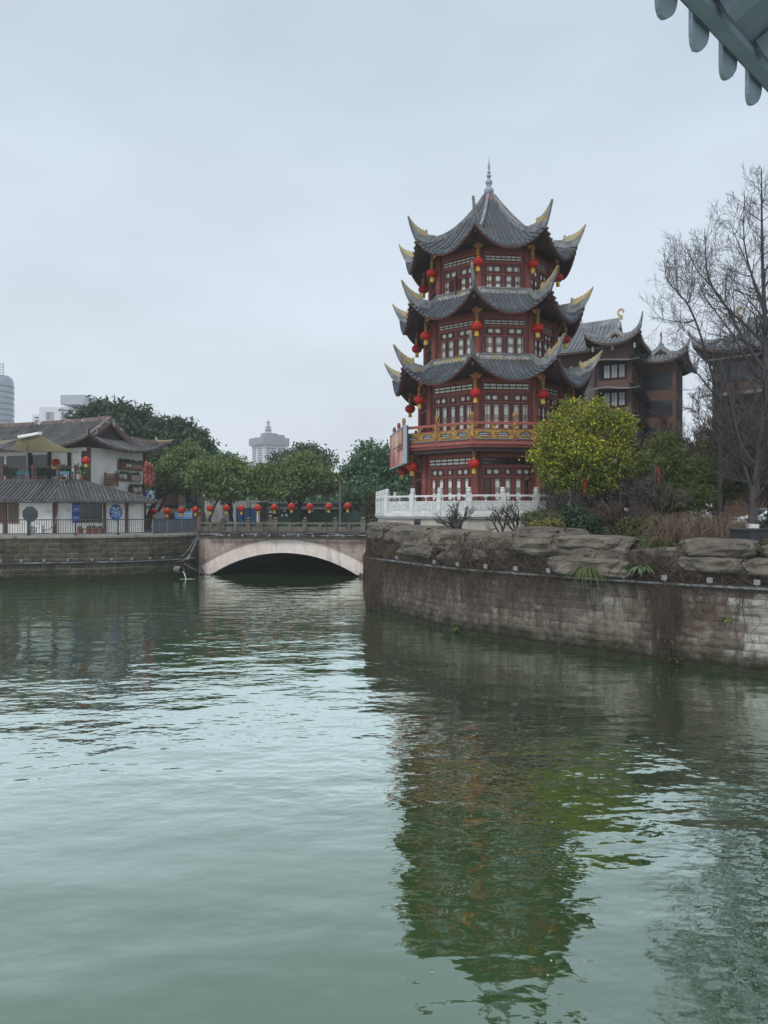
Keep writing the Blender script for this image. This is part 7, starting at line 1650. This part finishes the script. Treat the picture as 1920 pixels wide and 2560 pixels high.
# pale site wall closing the view under the trees
sw = empty('site_wall', (PX(500, 72), 72, 2.62), 'long grey rendered wall behind the building site', 'wall')
for i in range(8):
    a_, b_ = PX(300 + i * 46, 72), PX(346 + i * 46, 72); mb = MB(); mb.box(a_ + .02, b_ - .02, 72, 72.3, 2.62, PZ(1252, 72)); mb.obj('wall_panel', mat('site_render', (0.3, 0.3, 0.29), (0.2, 0.2, 0.195), .7, 0.9), sw); mb = MB(); mb.box(b_ - .15, b_ + .15, 71.85, 72.35, 2.62, PZ(1249, 72)); mb.obj('pier', M_coping, sw)
# gate pillars
for px, w_, m, lab, top in ((566, 9, M_white2, 'white gate pillar with a capped top beside the forked tree', 1256), (660, 9, mat('grey_pillar', (0.2, 0.2, 0.2), (0.15, 0.15, 0.15), 2, 0.8), 'grey gate pillar beside the blue hoarding', 1255)):
    c = P(px, top, 58.5); hw2 = w_ * 58.5 / F; r = empty('gate_pillar', (c.x, c.y, 2.62), lab, 'pillar')
    mb = MB(); mb.box(c.x - hw2, c.x + hw2, c.y - hw2, c.y + hw2, 2.62, c.z - .2); mb.obj('shaft', m, r); mb = MB(); mb.box(c.x - hw2 * 1.3, c.x + hw2 * 1.3, c.y - hw2 * 1.3, c.y + hw2 * 1.3, c.z - .199, c.z - .08); mb.box(c.x - hw2 * 1.1, c.x + hw2 * 1.1, c.y - hw2 * 1.1, c.y + hw2 * 1.1, c.z - .079, c.z); mb.obj('cap', m, r)
# market stalls behind: long low canopy roof, stall, cabinet
sb = empty('covered_walk', (PX(760, 66), 66, 2.62), 'long low covered walk with pale corrugated eave behind the hoarding', 'building')
a, b = P(640, 1256, 66), P(920, 1256, 66)
mb = MB(); mb.box(a.x, b.x, 66, 70, a.z - .6, a.z - .1); mb.obj('fascia', mat('fascia_grey', (0.24, 0.24, 0.235), (0.17, 0.17, 0.165), 3, 0.8, stretch=(6, 1, 1)), sb); mb = MB(); mb.box(a.x - .3, b.x + .3, 65.7, 70.3, a.z - .098, a.z); mb.obj('roof', M_steel, sb)
for i in range(9): x = a.x + (b.x - a.x) * i / 8; mb = MB(); mb.box(x - .12, x + .12, 66.2, 66.44, 2.62, a.z - .61); mb.obj('column', M_white2, sb)
mb = MB(); mb.box(a.x, b.x, 69.8, 70, 2.62, a.z - .61); mb.obj('back_wall', mat('dark_grey_wall', (0.12, 0.12, 0.12), rough=0.9), sb)  # back wall in one even dark grey
st = empty('market_stall', (PX(680, 57), 57, 2.62), 'low stall with a dark sagging roof and slatted front', 'stall')
a, b = P(655, 1285, 57), P(702, 1285, 57); mb = MB(); mb.grid(lambda u, v: Vector((a.x - .2 + (b.x - a.x + .4) * u, 56.4 + 1.6 * v, a.z + .05 - .1 * math.sin(u * 3.14) + .15 * v)), 8, 3); mb.grid(lambda u, v: Vector((a.x - .2 + (b.x - a.x + .4) * u, 56.4 + 1.6 * v, a.z - .0 - .1 * math.sin(u * 3.14) + .15 * v)), 8, 3, flip=True); mb.obj('roof', M_soffit, st)
for i in range(10): x = a.x + (b.x - a.x) * (i + .5) / 10; mb = MB(); mb.box(x - .06, x + .06, 56.8, 56.85, 2.62, a.z - .15); mb.obj('slat', M_parapet, st)
cb = empty('electrical_cabinet', (PX(725, 56.5), 56.5, 2.62), 'dark green electrical cabinet with white notices', 'cabinet')
a, b = P(701, 1281, 56.5), P(748, 1281, 56.5); mb = MB(); mb.box(a.x, b.x, 56.5, 57.2, 2.62, a.z); mb.obj('casing', M_green, cb); mb = MB(); mb.box(a.x - .05, b.x + .05, 56.45, 57.25, a.z + .001, a.z + .05); mb.obj('lid', M_dsteel, cb)
for px in (705, 716): q = P(px, 1288, 56.48); mb = MB(); mb.box(q.x - .07, q.x + .07, 56.48, 56.495, q.z - .1, q.z + .1); mb.obj('notice', M_white2, cb)
# street lamp
lp_ = P(850, 1300, 54); r = empty('street_lamp', (lp_.x, 54, 2.62), 'slim grey street lamp standing among the trees', 'street lamp')
MB().lathe([(.1, 2.62), (.07, 3.2), (.05, 6.1)], 10, (lp_.x, 54, 0)).obj('pole', M_steel, r)
mb = MB(); mb.tube([(lp_.x, 54, 6.05), (lp_.x - .05, 53.9, 6.25), (lp_.x - .25, 53.7, 6.3)], .03, 6); mb.obj('arm', M_steel, r); mb = MB(); mb.lathe([(.03, .1), (.12, .05), (.14, 0), (.08, -.05)], 10, (lp_.x - .27, 53.68, 6.26)); mb.obj('lamp_head', M_lamp, r)
rp = P(824, 1290, 56); tag(MB().lathe([(.04, 2.62), (.035, 5.4)], 8, (PX(699, 55), 55, 0)).obj('thin_pole', M_dsteel), 'thin dark pole beside the electrical cabinet', 'pole')
# parked white van roof behind the parapet
#car(Vector((PX(590, 53.5), 53.5, 2.63)), .05, 'white car parked behind the bridge parapet', M_carwhite)
# passer-by in a magenta jacket behind the sheet fence
def person(c, label, top, trousers, facing=0.0, h=1.28):
    root = empty('person', c, label, 'person'); s = h / 1.7
    J = dict(pel=(0, 0, .92), wai=(0, 0, 1.08), che=(0, .0, 1.28), nec=(0, .01, 1.44), hed=(0, .0, 1.52), top=(0, 0, 1.66), shl=(-.17, 0, 1.38), ell=(-.23, .03, 1.12), wrl=(-.22, -.1, .92), hal=(-.21, -.14, .84), shr=(.17, 0, 1.38), elr=(.23, .03, 1.12), wrr=(.22, -.1, .92), har=(.21, -.14, .84), hil=(-.09, 0, .88), knl=(-.1, -.03, .48), anl=(-.1, .03, .09), tol=(-.1, -.14, .04), hir=(.09, 0, .88), knr=(.1, .05, .49), anr=(.1, .1, .1), tor=(.1, -.06, .04))
    E = [('pel', 'wai'), ('wai', 'che'), ('che', 'nec'), ('nec', 'hed'), ('hed', 'top'), ('che', 'shl'), ('shl', 'ell'), ('ell', 'wrl'), ('wrl', 'hal'), ('che', 'shr'), ('shr', 'elr'), ('elr', 'wrr'), ('wrr', 'har'), ('pel', 'hil'), ('hil', 'knl'), ('knl', 'anl'), ('anl', 'tol'), ('pel', 'hir'), ('hir', 'knr'), ('knr', 'anr'), ('anr', 'tor')]
    rad = dict(pel=.15, wai=.14, che=.15, nec=.055, hed=.085, top=.075, shl=.075, ell=.055, wrl=.04, hal=.035, shr=.075, elr=.055, wrr=.04, har=.035, hil=.095, knl=.07, anl=.05, tol=.04, hir=.095, knr=.07, anr=.05, tor=.04)
    keys = list(J); me = bpy.data.meshes.new('body'); me.from_pydata([J[k] for k in keys], [(keys.index(a), keys.index(b)) for a, b in E], []); o = bpy.data.objects.new('tmp', me); COL.objects.link(o)
    o.modifiers.new('s', 'SKIN'); me.skin_vertices.new() if not me.skin_vertices else None
    for i, k in enumerate(keys): me.skin_vertices[0].data[i].radius = (rad[k], rad[k] * (.75 if k in ('che', 'wai', 'pel') else 1)); me.skin_vertices[0].data[i].use_root = (k == 'pel')
    sb_ = o.modifiers.new('b', 'SUBSURF'); sb_.levels = 2; sb_.render_levels = 2
    m2 = bpy.data.meshes.new_from_object(o.evaluated_get(bpy.context.evaluated_depsgraph_get())); bpy.data.objects.remove(o)
    for mm in (M_skin, top, trousers): m2.materials.append(mm)
    for p_ in m2.polygons: z = p_.center.z; x = abs(p_.center.x); p_.material_index = 0 if z > 1.43 or (x > .17 and z < .95) else (1 if z > .86 else 2)
    M = Matrix.Translation(c) @ Matrix.Rotation(facing, 4, 'Z') @ Matrix.Scale(s, 4); put(m2, 'body', root, M)
    hm = MB(); hm.lathe([(.02, 1.73), (.07, 1.71), (.1, 1.64), (.103, 1.57), (.095, 1.5), (.08, 1.46)], 14, (0, .018, 0)); put(hm.mesh('hair', M_hair, True), 'hair', root, M)
    return root
person(Vector((PX(417, 52.6), 52.6, 2.63)), 'person in a magenta jacket walking behind the sheet metal fence', M_jacket, M_dsteel, 1.2)
# ------------------------------------------------------------------ city behind
tw = empty('glass_tower', (PX(-8, 380), 380, 2.62), 'round-cornered glass tower with a roof sign far behind the restaurant', 'building')
c = Vector((PX(-8, 380), 380, 0)); r0 = (31 + 8) * 380 / F
mb = MB(); zt = PZ(940, 380); mb.lathe([(r0, 2), (r0, zt - 5), (r0 * .97, zt - 2.5), (r0 * .9, zt - 1), (r0 * .75, zt)], 28, c); mb.obj('shaft', M_farglass, tw)
for i in range(11): z = zt - 6 - i * 2.95; mb = MB(); mb.lathe([(r0 * 1.012, z), (r0 * 1.025, z + .35), (r0 * 1.012, z + .7)], 28, c); mb.obj('floor_band', mat('far_band', (0.1, 0.11, 0.13), rough=0.6), tw)
mb = MB()
for i in range(7):
    x = c.x - 5 + i * 1.9; mb.box(x - .12, x + .12, 374, 374.3, zt - .5, zt + 4.2 + i * .25)
for k in range(4): mb.bar((c.x - 5, 374.1, zt + .6 + k * 1.1), (c.x + 6.4, 374.1, zt + .7 + k * 1.4), .3)
mb.obj('roof_sign', mat('sign_steel', (0.2, 0.22, 0.33), rough=0.6), tw)
ofc = empty('office_block', (PX(130, 300), 300, 2.62), 'pale office block with a glazed roof screen far behind the restaurant', 'building')
def fb(px0, px1, py0, D0, D1__, m, name, py1=None, par=None, root=None):
    a, b = P(px0, py0, D0), P(px1, py0, D0); mb = MB(); mb.box(a.x, b.x, D0, D1__, 2.62 if py1 is None else PZ(py1, D0), a.z); return mb.obj(name, m, par or root)
fb(80, 100, 1036, 300, 312, M_farwhite, 'block', root=ofc); fb(98, 152, 1018, 299, 312, M_farwhite, 'block', root=ofc); fb(152, 205, 1018, 301, 312, M_farwhite, 'block', root=ofc); fb(151, 212, 987, 300, 311, mat('roof_screen', (0.38, 0.42, 0.46), (0.3, 0.35, 0.39), .3, 0.4), 'roof_screen', 1011, root=ofc)
for py in (1042, 1050, 1060): fb(87, 97, py, 299.9, 299.95, M_farwin, 'window', py + 4, root=ofc)
fb(114, 134, 1030, 298.9, 298.98, M_grey, 'panel', 1070, root=ofc)
for py in (1032, 1042, 1053, 1063): fb(118, 123, py, 298.8, 298.88, M_farwin, 'window', py + 4.5, root=ofc)
for py in (1024, 1033, 1042, 1051, 1060): fb(153, 204, py, 300.9, 300.95, M_farwin, 'window_strip', py + 4, root=ofc)
for i in range(9): x = 152 + i * 7.4; fb(x, x + .7, 987, 299.9, 299.95, M_farwhite, 'screen_mullion', 1011, root=ofc)
ht = empty('tower_hotel', (PX(662, 330), 330, 2.62), 'white slab tower with a grey crown and tiered mast far beyond the trees', 'building')
hc_ = Vector((PX(664, 340), 340, 0)); u1 = Vector((-.62, .78, 0)); u2 = Vector((.78, .62, 0))
corner_ = Vector((PX(660, 330), 330, 0))
def hbx(a0, a1, b0, b1, z0, z1, m, name, par=None, st_=False):
    mb = MB(); cc = corner_ + u1 * (a0 + a1) / 2 + u2 * (b0 + b1) / 2; mb.obox((cc.x, cc.y, (z0 + z1) / 2), u1 * (a1 - a0) / 2, u2 * (b1 - b0) / 2, (0, 0, (z1 - z0) / 2)); return mb.obj(name, m, par or ht)
LA_, LB_ = 11.2, 11.6; zb1 = PZ(1111, 330); zb2 = PZ(1092, 330)
hbx(0, LA_, 0, LB_, 2.6, zb1, M_farwhite, 'shaft'); hbx(-1, LA_ + 1, -1, LB_ + 1, zb1 + .01, zb2, M_grey, 'crown'); hbx(2.5, 7.5, 2.5, 8.5, zb2 + .01, PZ(1082, 334), M_grey, 'penthouse'); hbx(.5, 3, 8, 11, zb2 + .01, PZ(1086, 334), M_grey, 'plant_room')
wn = MB()
for i in range(14):
    z = zb1 - 1.6 - i * 1.05
    for k in range(8):
        if k == 4: continue
        s = 1.4 + k * 1.16; cc = corner_ + u1 * (s + .4) - u2 * .04; wn.obox((cc.x, cc.y, z), u1 * .4, u2 * .03, (0, 0, .32))
        s = 1.4 + k * 1.2; cc = corner_ + u2 * (s + .4) - u1 * .04; wn.obox((cc.x, cc.y, z), u2 * .4, u1 * .03, (0, 0, .32))
stuff(wn.obj('windows', M_farwin, ht))
sp_c = corner_ + u1 * 5 + u2 * 5; z0 = PZ(1082, 334); zt = PZ(1047, 334); H = zt - z0
mb = MB(); mb.lathe([(1.9, 0), (1.5, H * .1), (1.1, H * .22), (1.9, H * .24), (1.9, H * .28), (.9, H * .3), (.8, H * .42), (1.5, H * .44), (1.5, H * .48), (.7, H * .5), (.6, H * .78), (.95, H * .82), (.9, H * .86), (.25, H * .88), (.12, H)], 12, (sp_c.x, sp_c.y, z0)); mb.obj('mast', mat('mast_grey', (0.35, 0.38, 0.45), rough=0.6), ht)
# ------------------------------------------------------------------ pavilion eave overhead
HE = 2.1
def ev(px, py, dz=0.0): k = HE / ((1280 - py) / F); return Vector((PX(px, k), k, CH + HE + dz))
E0, E1 = ev(1690, -10), ev(1920, 232); ed = (E1 - E0).normalized(); en = Vector((ed.y, -ed.x, 0)); en = en if en.x > 0 else -en   # en: inward under the roof
pv = empty('pavilion_eave', E0, 'dark tiled pavilion eave with drip tiles hanging overhead', 'eave')
M_eave = mat('eave_veil_tint_timber', (0.29, 0.33, 0.4), (0.22, 0.255, 0.31), 2, 0.85); M_drip = mat('drip_tile', (0.36, 0.41, 0.49), (0.28, 0.32, 0.39), 9, 0.85, 0.3, 30)  # bluish lens veil is put into the timber and drip tile colours
LE0, LE1 = -2.2, 2.6
def epos(s, i, z): q = E0 + ed * s + en * i; return Vector((q.x, q.y, CH + HE + z))
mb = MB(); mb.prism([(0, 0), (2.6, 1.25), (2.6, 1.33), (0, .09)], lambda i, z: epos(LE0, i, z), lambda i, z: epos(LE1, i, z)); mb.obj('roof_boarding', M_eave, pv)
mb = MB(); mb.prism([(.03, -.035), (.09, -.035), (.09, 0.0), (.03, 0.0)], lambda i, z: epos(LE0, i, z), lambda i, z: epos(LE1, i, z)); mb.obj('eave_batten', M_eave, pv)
for i in range(11):
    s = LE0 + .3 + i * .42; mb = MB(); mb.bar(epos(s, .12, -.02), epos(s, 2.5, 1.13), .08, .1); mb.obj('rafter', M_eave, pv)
sp0 = (ev(1735, 62) - E0).dot(ed)
sp_ = .305
for i in range(-7, 10):
    s = sp0 + i * sp_; prng = random.Random(i + 50); w_ = .082
    q_ = lambda a: (w_ * math.sin(a) * (1 - .1 * math.cos(a)), -.012 - .1 * math.cos(a) ** .8 + .003 * prng.uniform(-1, 1))
    poly = [(-w_, .05)] + [q_(-1.55 + 3.1 * j / 20) for j in range(21)] + [(w_, .05)]
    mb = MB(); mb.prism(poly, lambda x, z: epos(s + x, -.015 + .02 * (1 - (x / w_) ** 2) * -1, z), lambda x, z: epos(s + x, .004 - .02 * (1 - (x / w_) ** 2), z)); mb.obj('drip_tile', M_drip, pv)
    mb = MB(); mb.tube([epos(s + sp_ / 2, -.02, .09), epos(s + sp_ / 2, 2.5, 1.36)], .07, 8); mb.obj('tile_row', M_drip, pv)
# ------------------------------------------------------------------ damp air
mb = MB(); mb.box(-420, 420, -60, 560, -1.0, 92)
hz = bpy.data.materials.new('damp_air'); hz.use_nodes = True; t = hz.node_tree; t.nodes.clear()
o_ = t.nodes.new('ShaderNodeOutputMaterial'); v_ = t.nodes.new('ShaderNodeVolumePrincipled')
v_.inputs['Color'].default_value = (0.95, 0.97, 1.0, 1); v_.inputs['Density'].default_value = 0.0006 / UNIT; v_.inputs['Anisotropy'].default_value = 0.0
t.links.new(v_.outputs[0], o_.inputs['Volume'])
stuff(mb.obj('haze', hz))['label'] = 'pale damp haze in the air'
# ------------------------------------------------------------------ layout units to metres
US = Matrix.Scale(UNIT, 4)
for o_ in list(scene.objects):
    if o_.parent is None and o_.type not in ('CAMERA', 'LIGHT'):
        o_.matrix_basis = US @ o_.matrix_basis
